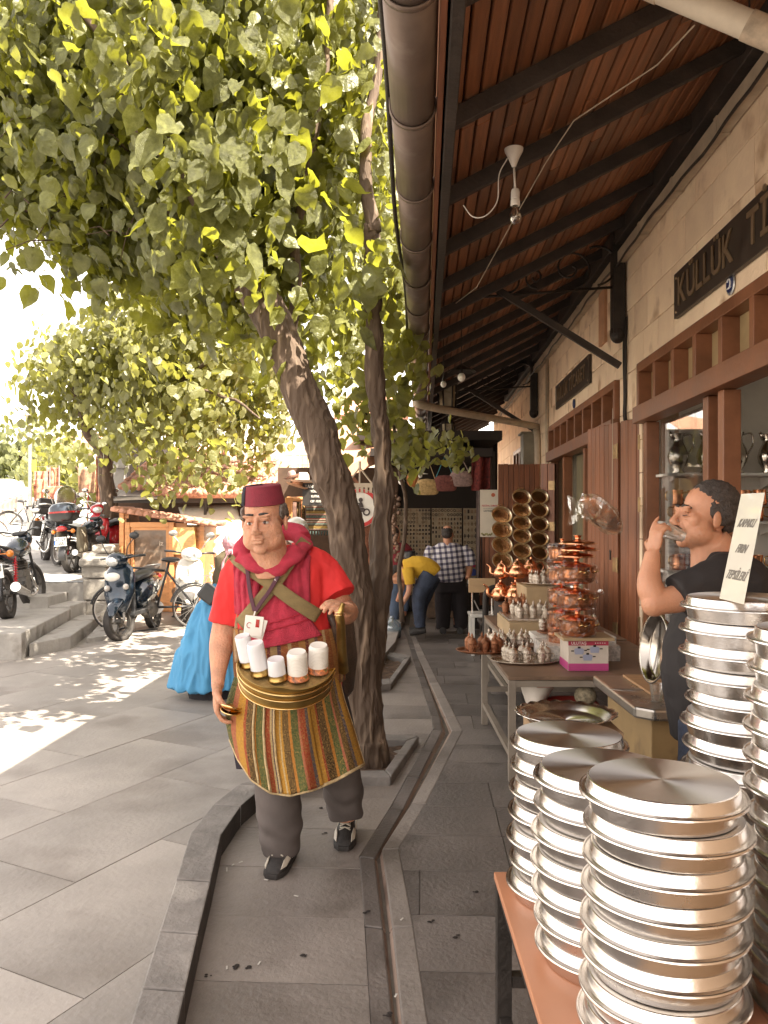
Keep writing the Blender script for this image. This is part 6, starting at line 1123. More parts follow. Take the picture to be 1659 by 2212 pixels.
def cups(kind, pts, z, what):
 for k, (x, Y) in enumerate(pts):
  if kind not in protos: o = protos[kind] = cupproto(kind)
  else: o = dup(protos[kind])
  o.location = (x, Y, z); o.rotation_euler = (0, 0, random.uniform(-1.2, 1.2)); o.scale = (1, 1, 1); o['label'] = '%s domed coffee cup, %s' % (kind, what[k])
def row(cx, cy, rx, ry, n, z, kind, what, n2=None, jit=.01, scale=1.0):
 pts = []
 names = []
 for j, (ny, cnt) in enumerate([(-.50, n), (.45, n2 or n), (-.02, n)]):
  for i in range(cnt): pts.append((cx+rx*((.1 if j == 2 else 0)-.62+1.24*(i/(max(1, cnt-1))))*(1 if abs(ny) < .5 else .8)+random.uniform(-jit, jit), cy+ry*ny+random.uniform(-jit, jit))); names.append('%s from left, %s row, %s' % (ORD[i], ['front', 'back', 'middle'][j], what))
 cups(kind, pts, z, names)
def at(x, y, z): g_ = G(x, y, z); return g_
Zt = .656
c = at(1141, 1437, Zt); c = Vector((c.x, c.y+.12, Zt)); tray(c, .235, .16, M_SILV, 'oval silver tray nearest the front corner of the stall table'); row(c.x, c.y, .20, .12, 3, Zt+.006, 'silver', 'the near silver tray', 3)
c = Vector((c.x-.235, c.y+.42, Zt)); tray(c, .20, .16, M_DCOP, 'round bronze tray sticking out over the left table edge'); row(c.x, c.y, .17, .12, 3, Zt+.006, 'antique copper', 'the left bronze tray', 3)
c = Vector((.93, 6.15, Zt)); tray(c, .24, .17, M_DCOP, 'large bronze tray behind the left bronze one'); row(c.x, c.y, .2, .13, 4, Zt+.006, 'silver', 'the second bronze tray', 4)
c = Vector((1.44, 6.27, .742)); tray(c, .26, .16, M_DCOP, 'dark oval tray raised on the white carton lid'); row(c.x, c.y, .23, .11, 4, .748, 'antique copper', 'the raised dark oval tray', 3); cups('silver', [(1.25, 6.38), (1.47, 6.41), (1.66, 6.40)], .749, ['%s from the left behind the copper cups of the raised tray' % ORD[k] for k in range(3)])
q = MB(); q.box((1.25, 6.95, .787), (.44, .52, .012)); q.box((1.25, 6.69, .797), (.44, .01, .012)); q.box((1.03, 6.95, .797), (.01, .52, .012)); solo(q, 'square_tray', M_SILV, 'square silver tray on the pale wooden riser', 'tray', bevel=.003)
row(1.25, 6.95, .2, .3, 3, .794, 'silver', 'the square silver tray', 3); cups('antique copper', [(1.08, 7.2), (1.15, 7.15)], .794, ['at the far left corner of the square tray', 'second from the left corner of the square tray'])
c = Vector((1.36, 7.5, .80)); wb('riser_board', 1.12, 1.29, 7.35, 7.75, .661, .795, M_DARK, 'dark box under the copper teapots', 'box'); tray(c, .30, .2, M_DCOP, 'dark tray before the copper teapots'); row(c.x, c.y, .27, .12, 5, .806, 'antique copper', 'the tray before the teapots', 5)
c = Vector((1.55, 7.7, 1.002)); tray(c, .24, .17, M_SILV, 'farthest silver tray on the tall riser'); row(c.x, c.y, .2, .12, 4, 1.008, 'silver', 'the farthest silver tray', 4)
# copper teapots
def teapot(loc, s, label, m_=M_COP, rz=PI):
 t = thing('copper_teapot', label, 'teapot', (0, 0, 0), 0, 'copper teapots beyond the cup trays'); q = MB(); q.lathe([(.001, 0), (.05, 0), (.075, .02), (.085, .05), (.07, .09), (.045, .115), (.05, .12)], (0, 0, 0), 22); q.build('body', m_, t, smooth=True)
 q = MB(); q.lathe([(.05, .12), (.045, .135), (.02, .155), (.008, .16), (.012, .17), (.001, .185)], (0, 0, 0), 18); q.build('lid', m_, t, smooth=True); q = MB(); q.tube(bez([(.075, 0, .04), (.11, 0, .06), (.115, 0, .11), (.15, 0, .145)], 5), [.02-.013*i/15 for i in range(16)], 8); q.build('spout', m_, t, smooth=True)
 q = MB(); q.tube(bez([(-.05, 0, .11), (-.10, 0, .13), (-.12, 0, .08), (-.08, 0, .04)], 5), .006, 6); q.build('handle', m_, t, smooth=True); t.location = loc; t.rotation_euler = (0, 0, rz); t.scale = (s, s, s); return t
tp = teapot((1.30, 8.0, .80), 1.25, 'lower front copper teapot, spout to the left');
for k, (dx, dy, dz, s_, l_) in enumerate([(.02, .0, .235, 1.1, 'copper teapot stacked on the lower front one'), (-.13, .12, 0, 1.2, 'copper teapot left of the stacked pair'), (-.12, .12, .225, 1.0, 'copper teapot on top of the left one'), (.17, .1, .0, 1.3, 'dark copper teapot right of the stacked pair'), (.17, .1, .245, 1.1, 'small copper teapot topmost at the right of the group')]): o = dup(tp, (1.30+dx, 8.0+dy, .80+dz), PI+random.uniform(-.3, .3), l_, scale=s_)
wb('teapot_stand', 1.13, 1.6, 7.8, 8.35, 0, .798, M_DARK, 'dark stand under the copper teapots', 'stand')
# boxed pots and the tower of wrapped copper pots
bx = thing('printed_box', 'white and magenta pot carton printed ULUTAŞ with a board on its top', 'box', (P(1271, 0, 5.2).x, 5.32, .656)); bw, bh_, bd = .262, .195, .24
q = MB(); q.box((0, 0, bh_/2), (bw, bd, bh_)); q.build('carton', mat('carton_white', (.62, .54, .46), .5, var=.12, scale=6), bx, bevel=.004)
M_MAG = flat('magenta_print', (.52, .07, .24), .5); q = MB(); q.box((0, -bd/2-.001, .025), (bw-.004, .002, .046)); q.box((-bw/2-.001, 0, .03), (.002, bd-.004, .05)); q.build('magenta_band', M_MAG, bx); q = MB(); q.box((0, -bd/2-.001, bh_-.016), (bw-.004, .002, .03)); q.build('red_band', flat('crimson_print', (.42, .04, .08), .5), bx)
text('ULUTAŞ', .026, TM((-.062, -bd/2-.003, bh_-.017), (1, 0, 0)), M_WHITE, 'lettering', bx, ext=.0004)
for k in range(5): q = MB(); q.lathe([(.0001, 0), (.004, 0)], (.045+.015*k, -bd/2-.0035, bh_-.015), 5, M=Matrix.Rotation(PI/2, 3, 'X')); q.build('printed_star', M_WHITE, bx)
for k, (px, pz, s_) in enumerate([(-.06, .125, 1), (.04, .135, 1), (-.005, .085, 1)]):
 q = MB(); y_ = -bd/2-.0025; q.add([(px-.032, y_, pz+.012), (px+.032, y_, pz+.012), (px+.026, y_, pz-.018), (px-.026, y_, pz-.018)], [(3, 2, 1, 0)]); q.add([(px+.032*math.cos(a), y_-.0003, pz+.012+.012*math.sin(a)) for a in np.linspace(0, 2*PI, 13)[:-1]], [tuple(range(12))]); q.build('printed_pot', flat('pot_print', (.36, .38, .50), .4), bx)
 q = MB(); q.box((px, y_-.001, pz+.026), (.018, .001, .012)); q.box((px-.042, y_, pz+.004), (.018, .001, .007)); q.box((px+.042, y_, pz+.008), (.018, .001, .007)); q.build('printed_knob', M_DARK, bx)
q = MB(); q.box((.0, .0, bh_+.009), (.33, .28, .018)); q.build('board_lid', M_BOARD, bx, bevel=.002)
def pot(c, r, h, label, wrap=0, lidd=True):
 t = thing('copper_pot', label, 'pot', (0, 0, 0), 0, 'copper pots stacked on the printed carton'); q = MB(); q.lathe([(.001, .0), (r*.72, 0), (r*.90, h*.12), (r, h*.45), (r*.97, h*.85), (r*1.02, h), (r*1.04, h+.003)], (0, 0, 0), 40); q.build('pan', M_COP, t, smooth=True)
 if lidd: q = MB(); q.lathe([(r*1.05, h+.003), (r*1.0, h+.010), (r*.6, h+.024), (r*.2, h+.032)], (0, 0, 0), 36); q.build('lid', M_COP, t, smooth=True); q = MB(); q.lathe([(r*.2, h+.031), (r*.13, h+.036), (r*.15, h+.056), (r*.24, h+.060), (.001, h+.062)], (0, 0, 0), 18); q.build('knob', M_COP, t, smooth=True)
 for s_ in (-1, 1): q = MB(); q.tube(bez([(s_*r*.35-.0, -r*.93, h*.68), (s_*r*.30, -r*1.12, h*.78), (s_*r*.62, -r*1.0, h*.80), (s_*r*.6, -r*.80, h*.68)], 5), .005, 6); q.build('handle', M_GOLD, t, smooth=True)
 t.location = c; t.rotation_euler = (0, 0, .5); return t
cx_, cy_ = P(1245, 0, 5.3).x, 5.30; z = .656+bh_+.019; hs = [.105, .10, .10]; zz = z
for k in range(3):
 o = pot((cx_+random.uniform(-.008, .008), cy_, zz), .120, .105, ['lowest wrapped copper pot, standing on the carton board', 'second wrapped copper pot of the tower', 'third copper pot of the tower, below the domed lids'][k])
 q = MB(); r_ = .128; rnd = random.Random(k)
 q.sheet(lambda u, v: Vector((cx_, cy_, zz))+Vector(((r_+.012*rnd.uniform(-1, 1)+(.05*max(0, math.sin(u*2*PI*1+2.2*k))*(v > .7)))*math.cos(u*2*PI), (r_+.012*rnd.uniform(-1, 1))*math.sin(u*2*PI), -.002+v*.13)), 36, 6)
 solo(q, 'plastic_wrap', M_CELLO, 'crinkled clear bag round the %s copper pot of the tower' % ['lowest', 'second', 'third'][k], 'plastic bag', smooth=False)
 zz += .105+.062+.004
for k in range(3):
 t = thing('pot_cover', ['lowest spare domed copper lid on the pot tower', 'middle spare domed copper lid on the pot tower', 'topmost domed copper lid with tall knob on the pot tower'][k], 'lid', (cx_+[.0, .02, .01][k], cy_, zz), 0, 'spare lids on the pot tower'); q = MB(); q.lathe([(.125, 0), (.13, .004), (.10, .018), (.04, .028), (.022, .03), (.018, .036), (.024, .055), (.034, .058), (.001, .06)], (0, 0, 0), 32); q.build('dome', M_COP, t, smooth=True); zz += .042
# second wrapped tower just behind to the left
for k in range(5):
 z = .70+k*.155; o = pot((P(1215, 0, 5.75).x, 5.75, z), .098, .11, '%s pot from the bottom of the wrapped tower standing behind' % ORD[k]);
 q = MB(); q.sheet(lambda u, v: Vector((P(1215, 0, 5.75).x, 5.75, z))+Vector(((.107+.008*random.uniform(-1, 1))*math.cos(u*2*PI), (.107+.008*random.uniform(-1, 1))*math.sin(u*2*PI), v*.14)), 30, 5); solo(q, 'plastic_wrap', M_CELLO, 'crinkled clear bag round the %s pot from the bottom of the rear tower' % ORD[k], 'plastic bag')
wb('riser_board', P(1180, 0, 5.75).x, P(1250, 0, 5.75).x+.02, 5.6, 5.9, .656, .698, M_BOARD, 'small board under the rear tower of wrapped pots', 'board')
# things under the table
q = MB(); c = P(1235, 0, 4.95); c.z = 0; q.lathe([(.001, .005), (.13, .005), (.165, .17), (.175, .18), (.18, .165)], Vector((c.x+.05, 5.2, .28)), 32); solo(q, 'red_basin', mat('red_plastic', (.30, .03, .02), .4, var=.1), 'red plastic basin with dark rim under the stall table', 'basin', smooth=True)
q = MB(); q.box((c.x+.06, 5.2, .14), (.34, .3, .275)); solo(q, 'dark_crate', M_BEAM, 'dark crate holding up the red basin', 'crate')
q = MB(); q.ell((c.x+.12, 5.1, .52), (.07, .07, .06)); ob = solo(q, 'fibre_brush', mat('raffia', (.36, .30, .2), .9, var=.5, scale=40, bump=1), 'round raffia scrubbing brush with red tip over the red basin', 'brush', smooth=True); q = MB(); q.lathe([(.02, .04), (.012, .07), (.001, .1)], (0, 0, .06), 10); q.build('tip', M_REDP, ob)
q = MB(); a = [P(1120, 1465, 5.25), P(1205, 1465, 5.25), P(1180, 1520, 5.25), P(1138, 1522, 5.25)]; q.sheet(lambda u, v: a[0].lerp(a[1], u).lerp(a[3].lerp(a[2], u), v)+Vector((0, .03*math.sin(u*5+v*3)-.05*math.sin(PI*u), 0)), 16, 12); wbag = solo(q, 'white_bag', mat('white_sack', (.68, .60, .52), .6, var=.08), 'white plastic sack with red print hanging under the stall table', 'bag', smooth=True, solid=.004)
for k in range(3): q = MB(); q.box(P(1175, 1474+5*k, 5.18), (.15-.03*k, .002, .007)); q.build('red_print', flat('red_print', (.5, .15, .1), .6), wbag, world=True)
q = MB(); a = P(1275, 1455, 5.0);
# hanging pans in three chains
def hpan(loc, r, label, copper=True):
 t = thing('hanging_pan', label, 'pan', (0, 0, 0), 0, 'copper pans hung in chains on the shutter'); E = Matrix.Rotation(PI/2, 3, 'X')
 q = MB(); q.lathe([(.0005, -.045), (r*.72, -.045), (r*.82, -.038)], (0, 0, 0), 36, M=E); q.build('base', mat('pan_copper', (.90, .50, .30), .22, 1, var=.3, scale=7, bump=.5, bscale=25), t, smooth=True)
 q = MB(); q.lathe([(r*.82, -.038), (r*.88, -.02), (r*.93, .0), (r, .006), (r*1.02, .002), (r*.98, -.002), (r*.86, -.042)], (0, 0, 0), 36, M=E); q.build('rim', M_TIN, t, smooth=True)
 for s_ in (-1, 1):
  q = MB(); q.tube(bez([(-.028, -.004, s_*r), (-.038, -.006, s_*(r+.022)), (-.012, -.006, s_*(r+.03)), (0, -.006, s_*(r+.045)), (.012, -.006, s_*(r+.03)), (.038, -.006, s_*(r+.022)), (.028, -.004, s_*r)], 4), .0045, 6); q.build('handle', M_GOLD, t, smooth=True)
 return t
PY = 11.9; hp = None
for ci, (x, ys, dpx, nm) in enumerate([(1084, [1112, 1144, 1177, 1211], 45, 'left'), (1127, [1073, 1101, 1129, 1157, 1189, 1221], 41, 'middle'), (1166, [1072, 1101, 1131, 1163, 1193, 1227], 39, 'right')]):
 for k, y in enumerate(ys):
  r_ = dpx/2/F*PY
  if hp is None: o = hp = hpan((0, 0, 0), .15, 'x')
  else: o = dup(hp)
  o.location = P(x+k*.6*(1 if ci == 0 else .4), y, PY-.05); s_ = r_/.15*1.08; o.scale = (s_, s_, s_*.80); o.rotation_euler = (R(-22), R(random.uniform(-6, 2)), R(16)); o['label'] = ('topmost' if k == 0 else ORD[k])+' copper pan in the '+nm+' chain on the shutter'
# poster
t = thing('festival_poster', 'white festival poster with red heading on the far shutter', 'poster', P(1058, 1160, 12.2)); w, h = 42/F*12.2, 102/F*12.2; q = MB(); q.box((0, 0, h/2), (w, .012, h)); q.build('sheet', mat('poster_white', (.70, .62, .50), .5, var=.05), t); z0 = -.008
for s_, sz_, zz_, m_, dx in [('FESTİVAL ZAMANI', .036, .66, flat('poster_red', (.55, .04, .06), .5), .0), ('ULUSLARARASI GAZİ', .026, .60, M_STEEL, 0), ('GASTRONOMİ', .036, .55, flat('poster_grey', (.10, .10, .10), .5), 0)]: text(s_, sz_, TM((dx, z0, zz_*h), (1, 0, 0)), m_, 'lettering', t, ext=.0005, sx=.8)
q = MB(); q.lathe([(.0001, 0), (.03, 0)], (.05, z0, h*.89), 16, M=Matrix.Rotation(PI/2, 3, 'X')); q.build('round_logo', flat('logo_orange', (.5, .12, .05), .5), t); q = MB()
for k in range(9): q.ell((-w/2+.03+.018*k, z0, .03+.03*random.random()), (.014, .002, .016), 8, 5)
q.build('printed_fruit', mat('fruit_print', (.35, .10, .07), .6, var=.7, scale=40, col2=(.3, .3, .12)), t)
# big wrapped copper dish hanging from the near shutter
t = thing('wrapped_dish', 'large shallow copper dish in a crumpled plastic bag hanging before the near shutter', 'dish', P(1297, 1110, 6.9)); E = Matrix.Rotation(R(20), 3, 'Z') @ Matrix.Rotation(R(48), 3, 'Y') ; q = MB(); q.lathe([(.001, -.05), (.12, -.05), (.19, -.01), (.21, .0), (.215, -.004)], (0, 0, 0), 36, M=E); q.build('dish', M_COP, t, smooth=True)
q = MB(); rnd = random.Random(2); q.lathe([(.03, .10), (.10, .06), (.19, .035), (.225, .0), (.20, -.04), (.12, -.065), (.02, -.07)], (0, 0, 0), 30, M=E); q.v = [(x+rnd.uniform(-.014, .014), y+rnd.uniform(-.014, .014), z+rnd.uniform(-.014, .014)) for x, y, z in q.v]; q.build('plastic_bag', thinglass('milky_plastic', (.96, .93, .87), .04, .12, .10, (.85, .74, .6), .6, 11, .28), t)
q = MB(); q.sheet(lambda u, v: Vector((-.14-.14*u, -.02+.03*math.sin(u*9+v*5), .02+.10*(v-.5)*(1+u*1.6)+.03*math.sin(v*9))), 8, 10); q.build('bag_tail', bpy.data.materials['milky_plastic'], t); q = MB(); q.tube([(.10, 0, .12), (.11, .02, .9)], .003, 4); q.build('string', M_PIPE, t)
# ---------------------------------------------------------------- shop shelves with jugs and mugs
SHY = 6.72; sx0 = 2.30
def jug(s, m_, name='silver_jug', cat='jug'):
 t = thing(name, 'x', cat, (0, 0, 0), 0, 'jugs on the top shelf'); q = MB(); q.lathe([(.001, 0), (.05, 0), (.055, .008), (.04, .03), (.075, .09), (.085, .14), (.07, .20), (.045, .25), (.04, .29), (.055, .33)], (0, 0, 0), 24); q.build('body', m_, t, smooth=True)
 q = MB(); q.tube(bez([(.045, 0, .31), (.11, 0, .32), (.125, 0, .24), (.08, 0, .15)], 5), .007, 6); q.build('handle', m_, t, smooth=True); q = MB(); q.tube([(-.03, 0, .29), (-.07, 0, .345)], [.028, .012], 8); q.build('spout', m_, t, smooth=True); t.scale = (s, s, s); return t
def mug(m_):
 t = thing('copper_mug', 'x', 'mug', (0, 0, 0), 0, 'copper mugs on the shop shelves'); q = MB(); q.lathe([(.001, 0), (.048, 0), (.053, .012), (.046, .05), (.048, .10), (.052, .125)], (0, 0, 0), 22); q.build('body', m_, t, smooth=True); q = MB(); q.tube(bez([(-.045, 0, .11), (-.085, 0, .105), (-.088, 0, .05), (-.047, 0, .03)], 5), .006, 6); q.build('handle', M_GOLD, t, smooth=True); return t
j0 = jug(1, mat('steel_jug', (.55, .50, .44), .15, 1, var=.15)); m0 = mug(M_COP); first = [True, True]
for si, (z, kind) in enumerate([(2.00, 'jug'), (1.61, 'mug'), (1.21, 'mug')]):
 t = thing('shop_shelf', ['top white shelf, carrying the silver jugs', 'middle white shelf of the shop, carrying copper mugs', 'lowest white shelf of the shop, partly behind the notice'][si], 'shelf', (3.1, SHY, z)); q = MB(); q.box((0, 0, -.012), (1.62, .36, .022)); q.build('shelf_board', M_WHITE, t, bevel=.002)
 for x in (-.74, .1, .8): q = MB(); q.prism([(0, 0), (-.3, 0), (-.28, -.03), (0, -.10)], -.008, .008); q.v = [(x+zc, yc*-1*-1 + .18 if False else .16+xc*1.0, -.024+yc) for xc, yc, zc in q.v]; q.build('shelf_bracket', M_WHITE, t)
 n = 6 if kind == 'jug' else 11
 for k in range(n):
  for lay in range(1 if kind == 'jug' else (2 if si == 1 else 1)):
   src = j0 if kind == 'jug' else m0; fi = 0 if kind == 'jug' else 1
   if first[fi]: o = src; first[fi] = False
   else: o = dup(src)
   o.location = (2.40+k*(1.46/n)+.02, SHY-.05+random.uniform(-.03, .03), z+lay*.130); o.rotation_euler = (0, 0, random.uniform(-.3, .5)); s_ = random.uniform(.95, 1.05); o.scale = (s_, s_, s_)
   o['label'] = ('silver jug, %s from the left on the top shop shelf' % ORD[k]) if kind == 'jug' else 'copper mug, %s from the left on the %s' % (ORD[k], [['', ''], ['middle shop shelf, lower layer', 'middle shop shelf, upper layer'], ['lowest shop shelf', '']][si][lay])
q = MB(); q.box((2.34, SHY+.19, 1.5), (.03, .02, 2.4));
rl = solo(q, 'shelf_rail', M_WHITE, 'white slotted upright rail holding the shop shelves', 'rail')
for k in range(16): q = MB(); q.box((2.34, SHY+.178, .6+k*.12), (.008, .004, .03)); q.build('slot', M_DARK, rl, world=True)
# ---------------------------------------------------------------- chairs and end stall
t = thing('wooden_chair', 'chair with pale plywood back, steel tube frame and white seat on a white table frame', 'chair', (P(1042, 0, 9.9).x, 9.9, 0)); cx = P(1040, 0, 9.7)
def pxz(x, y, Y): p = P(x, y, Y)-t.location; return p
q = MB(); a, b = pxz(1012, 1249, 9.9), pxz(1070, 1280, 9.9); q.box(((a.x+b.x)/2, 0, (a.z+b.z)/2), (b.x-a.x, .014, a.z-b.z)); q.build('backrest', mat('plywood', (.50, .33, .18), .45, var=.12, scale=3, stretch=(1, 1, 6)), t, bevel=.03)
for s_ in (-1, 1): q = MB(); q.tube([(s_*.12, .02, a.z-.03), (s_*.12, .02, .30)], .011, 8); q.build('upright', M_CHROME, t)
q = MB(); q.box((.02, -.15, .47), (.40, .36, .04)); q.build('seat', M_WHITEP, t, bevel=.008)
for x in (-.15, .19):
 for y in (-.31, .0): q = MB(); q.box((x, y, .225), (.04, .04, .45)); q.build('leg', M_WHITEP, t)
q = MB(); q.tube([(-.10, .01, .62), (-.04, .01, .50), (.08, .01, .5)], .01, 6); q.build('magazine_hook', M_STEEL, t)
t = thing('black_chair', 'black bentwood-style chair back behind the cup trays', 'chair', (P(1068, 0, 9.0).x, 9.0, 0)); a = Vector((P(1049, 0, 9).x-t.location.x, 0, 0)); q = MB()
zt = P(0, 1268, 9).z; q.tube(bez([(a.x, 0, .0), (a.x, 0, zt-.2), (a.x+.03, 0, zt-.04), (a.x+.15, 0, zt), (a.x+.23, 0, zt)], 6), [(.016, .035)]*25, 8); q.build('back_frame', M_IRON, t, smooth=True); q = MB(); q.box((a.x+.21, .0, zt/2), (.07, .03, zt)); q.build('back_post', M_IRON, t, bevel=.01); q = MB(); q.box((a.x+.12, .2, .45), (.34, .4, .04)); q.build('seat', M_IRON, t, bevel=.01)
for x in (a.x, a.x+.24): q = MB(); q.box((x, .38, .22), (.03, .03, .44)); q.build('leg', M_IRON, t)
# end stall
EY = 14.2; es = thing('souvenir_stall', 'dark souvenir stall closing the far end of the arcade walk', 'stall', (P(950, 0, EY).x, EY, 0))
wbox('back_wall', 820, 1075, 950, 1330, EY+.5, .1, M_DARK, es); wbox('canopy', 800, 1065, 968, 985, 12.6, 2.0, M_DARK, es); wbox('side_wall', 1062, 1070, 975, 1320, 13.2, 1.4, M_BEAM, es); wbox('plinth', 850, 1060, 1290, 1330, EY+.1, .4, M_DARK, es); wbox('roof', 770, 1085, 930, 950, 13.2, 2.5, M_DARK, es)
M_PANEL = mat('cork_panel', (.30, .23, .15), .8, var=.2, scale=3)
for x0, x1, nm, cols_, rows_ in [(857, 930, 'left', 11, 22), (932, 998, 'middle', 10, 20), (1000, 1046, 'right', 6, 14)]:
 a, b = P(x0, 1098, EY), P(x1, 1285, EY); t = thing('souvenir_display', 'pinned souvenir panel at the far end, %s one of three' % nm, 'display board', ((a.x+b.x)/2, EY, b.z)); w, h = b.x-a.x, a.z-b.z; q = MB(); q.box((0, 0, h/2), (w-.01, .03, h)); q.build('board', M_PANEL, t)
 cl = [flat('trinket_'+n_, c_, .5, .4) for n_, c_ in (('dark', (.05, .035, .03)), ('bronze', (.16, .10, .05)), ('tan', (.26, .17, .10)))]; mbs = [MB() for _ in cl]
 for i in range(cols_):
  for j in range(rows_):
   if random.random() < .1: continue
   m_ = mbs[random.choice([0, 0, 1, 2])]; x = -w/2+w*(i+.5)/cols_; z = h*(j+.5)/rows_; k = (j//3) % 4
   if k == 0: m_.box((x, -.022, z), (w/cols_*.5, .012, h/rows_*.6))
   elif k == 1: m_.ell((x, -.022, z), (w/cols_*.3, .01, h/rows_*.33), 8, 5)
   elif k == 2: m_.tube([(x+.018*math.cos(a_), -.022, z+.022*math.sin(a_)) for a_ in np.linspace(0, 2*PI, 9)], .005, 4)
   else: m_.box((x, -.022, z), (w/cols_*.7, .01, .014)); m_.box((x, -.022, z), (.014, .01, h/rows_*.7))
 for m_, c_ in zip(mbs, cl): o = m_.build('trinkets', c_, t); o['kind'] = 'stuff'
for k, (x, y, nm, c_) in enumerate([(922, 1048, 'straw-coloured woven bag hanging left of the other two', (.42, .28, .12)), (961, 1040, 'dark embroidered bag with red base and teal straps, middle one', (.16, .05, .04)), (995, 1030, 'mauve shoulder bag hanging at the right of the three', (.26, .17, .15))]):
 Y = 12.4; c = P(x, y, Y); t = thing('shoulder_bag', nm, 'bag', c, 0, 'bags hung from the far stall canopy'); w = .19; zt = P(0, 985, Y).z-c.z; q = MB(); q.loft([[Vector((sx*(w+.0*z), dy, 0+z)) for sx, dy in [(-1, 0), (-.9, -.07), (0, -.09), (.9, -.07), (1, 0), (.9, .05), (0, .07), (-.9, .05)]] if False else [Vector((math.cos(a)*wd, math.sin(a)*.06*(1-abs(z)/.5), z)) for a in np.linspace(0, 2*PI, 17)[:-1]] for z, wd in [(-.155, w*.7), (-.13, w*.98), (-.05, w), (.04, w*.9), (.10, w*.62)]]); q.build('pouch', mat('cloth_bag%d' % k if False else ['straw_cloth', 'embroidered_cloth', 'mauve_cloth'][k], c_, .9, var=.4, scale=22, spots=None if k != 1 else ((.5, .35, .25), 14, .62)), t, smooth=True, sub=1)
 q = MB(); q.tube([(-w*.8, 0, .02), (0, 0, zt), (w*.8, 0, .02)], .010, 6); q.build('strap', flat(['straw_strap', 'teal_strap', 'mauve_strap'][k], [(.36, .25, .13), (.04, .18, .2), (.26, .19, .16)][k], .8), t)
for k, (x, y, s_) in enumerate([(892, 1035, .8)]): q = MB(); q.ell(P(x, y, 12.6), (.10, .07, .13)); solo(q, 'orange_backpack', mat('orange_cloth', (.38, .14, .04), .8, var=.3, stretch=(9, 1, 1)), 'orange striped backpack hanging above the souvenir panels', 'bag', smooth=True)
t = globe(867, 1040, 10.5, .04, 'pale hanging bulb left of the orange backpack'); t2 = globe(908, 1028, 12.2, .03, 'bulb under a flat white shade near the straw bag'); q = MB(); q.lathe([(.12, .0), (.02, .02)], (0, 0, .03), 14); q.build('shade', M_WHITE, t2)
hung(1020, 1058, 975, 1060, 12.9, mat('deep_red_carpet', (.17, .03, .025), .9, var=.6, scale=14, spots=((.04, .02, .02), 12, .55)), 'deep red carpet hanging at the right of the bag stall'); hung(1030, 1040, 1060, 1250, 12.3, mat('dark_scarf', (.10, .07, .06), .9, var=.5, scale=9, stretch=(9, 1, 1)), 'row of dark scarves hanging right of the panels')
q = MB();
for k in range(26): c = P(855+random.uniform(-8, 8), 1060+k*6, 11.8); q.ell(c, (.035, .03, .035), 8, 5)
solo(q, 'bead_strings', mat('beads', (.20, .12, .08), .5, .3, var=.6, scale=16), 'strings of beads and charms hanging right of the second stem', 'beads')['kind'] = 'stuff'; del bpy.data.objects['bead_strings']['category']
for k, (x, y, c_, l_) in enumerate([(1018, 1218, (.50, .03, .12), 'pink'), (1019, 1236, (.03, .06, .30), 'blue'), (1020, 1256, (.6, .58, .55), 'white')]): q = MB(); p = P(x, y, 11.9); q.box(p, (.12, .12, .10)); solo(q, 'packet', flat('packet_'+l_, c_, .5), l_+' packet on the low shelf right of the plaid shirt', 'packet', bevel=.02)
wb('low_shelf', P(1008, 0, 12).x, P(1032, 0, 12).x, 11.85, 12.2, 0, P(0, 1262, 12).z, M_DARK, 'dark low shelf stacked with packets', 'shelf')
wb('display_case', P(925, 0, 13).x, P(985, 0, 13).x, 13.0, 13.5, .02, P(0, 1242, 13).z, mat('case_brown', (.12, .07, .04), .5, var=.4, scale=10), 'low brown display case behind the men', 'case')
q = MB(); c = G(846, 1352, 0); c = Vector((P(846, 0, 11).x, 11.0, 0)); q.lathe([(.001, .002), (.12, .002), (.13, .02), (.125, .10), (.13, .14), (.12, .19), (.05, .25), (.03, .27), (.03, .30)], c, 20); solo(q, 'water_bottle', thinglass('bottle_plastic', (.70, .80, .85), .2, .1, .15, (.5, .6, .7)), 'big clear water bottle standing on the ground behind the stem', 'bottle', smooth=True)
# ================================================================ PEOPLE
SKIN = mat('skin', (.54, .27, .165), .6, var=.18, scale=14, bump=.6, bscale=110, sss=.25, spots=((.48, .19, .11), 10, .62)); SKIN2 = mat('tanned_skin', (.50, .24, .14), .48, var=.10, scale=12, bump=.25, bscale=150, sss=.2, spots=((.42, .16, .09), 8, .6))
LIP = mat('lips', (.40, .13, .10), .45, var=.1); STUB = mat('stubble_skin', (.36, .205, .14), .6, var=.16, scale=40)
M_HAIR = mat('dark_hair', (.028, .02, .016), .6, var=.4, scale=50, bump=1, bscale=90, stretch=(1, 1, .4)); M_GREYH = mat('grey_hair', (.17, .14, .12), .7, var=.5, scale=60, bump=1, bscale=90)
M_EYE = flat('eye_white', (.62, .56, .52), .2, coat=.5); M_IRIS = flat('dark_iris', (.03, .015, .01), .1, coat=.8)
def xf(mb0, mb, M):
 mb.add([M @ Vector(v) for v in mb0.v], mb0.f)
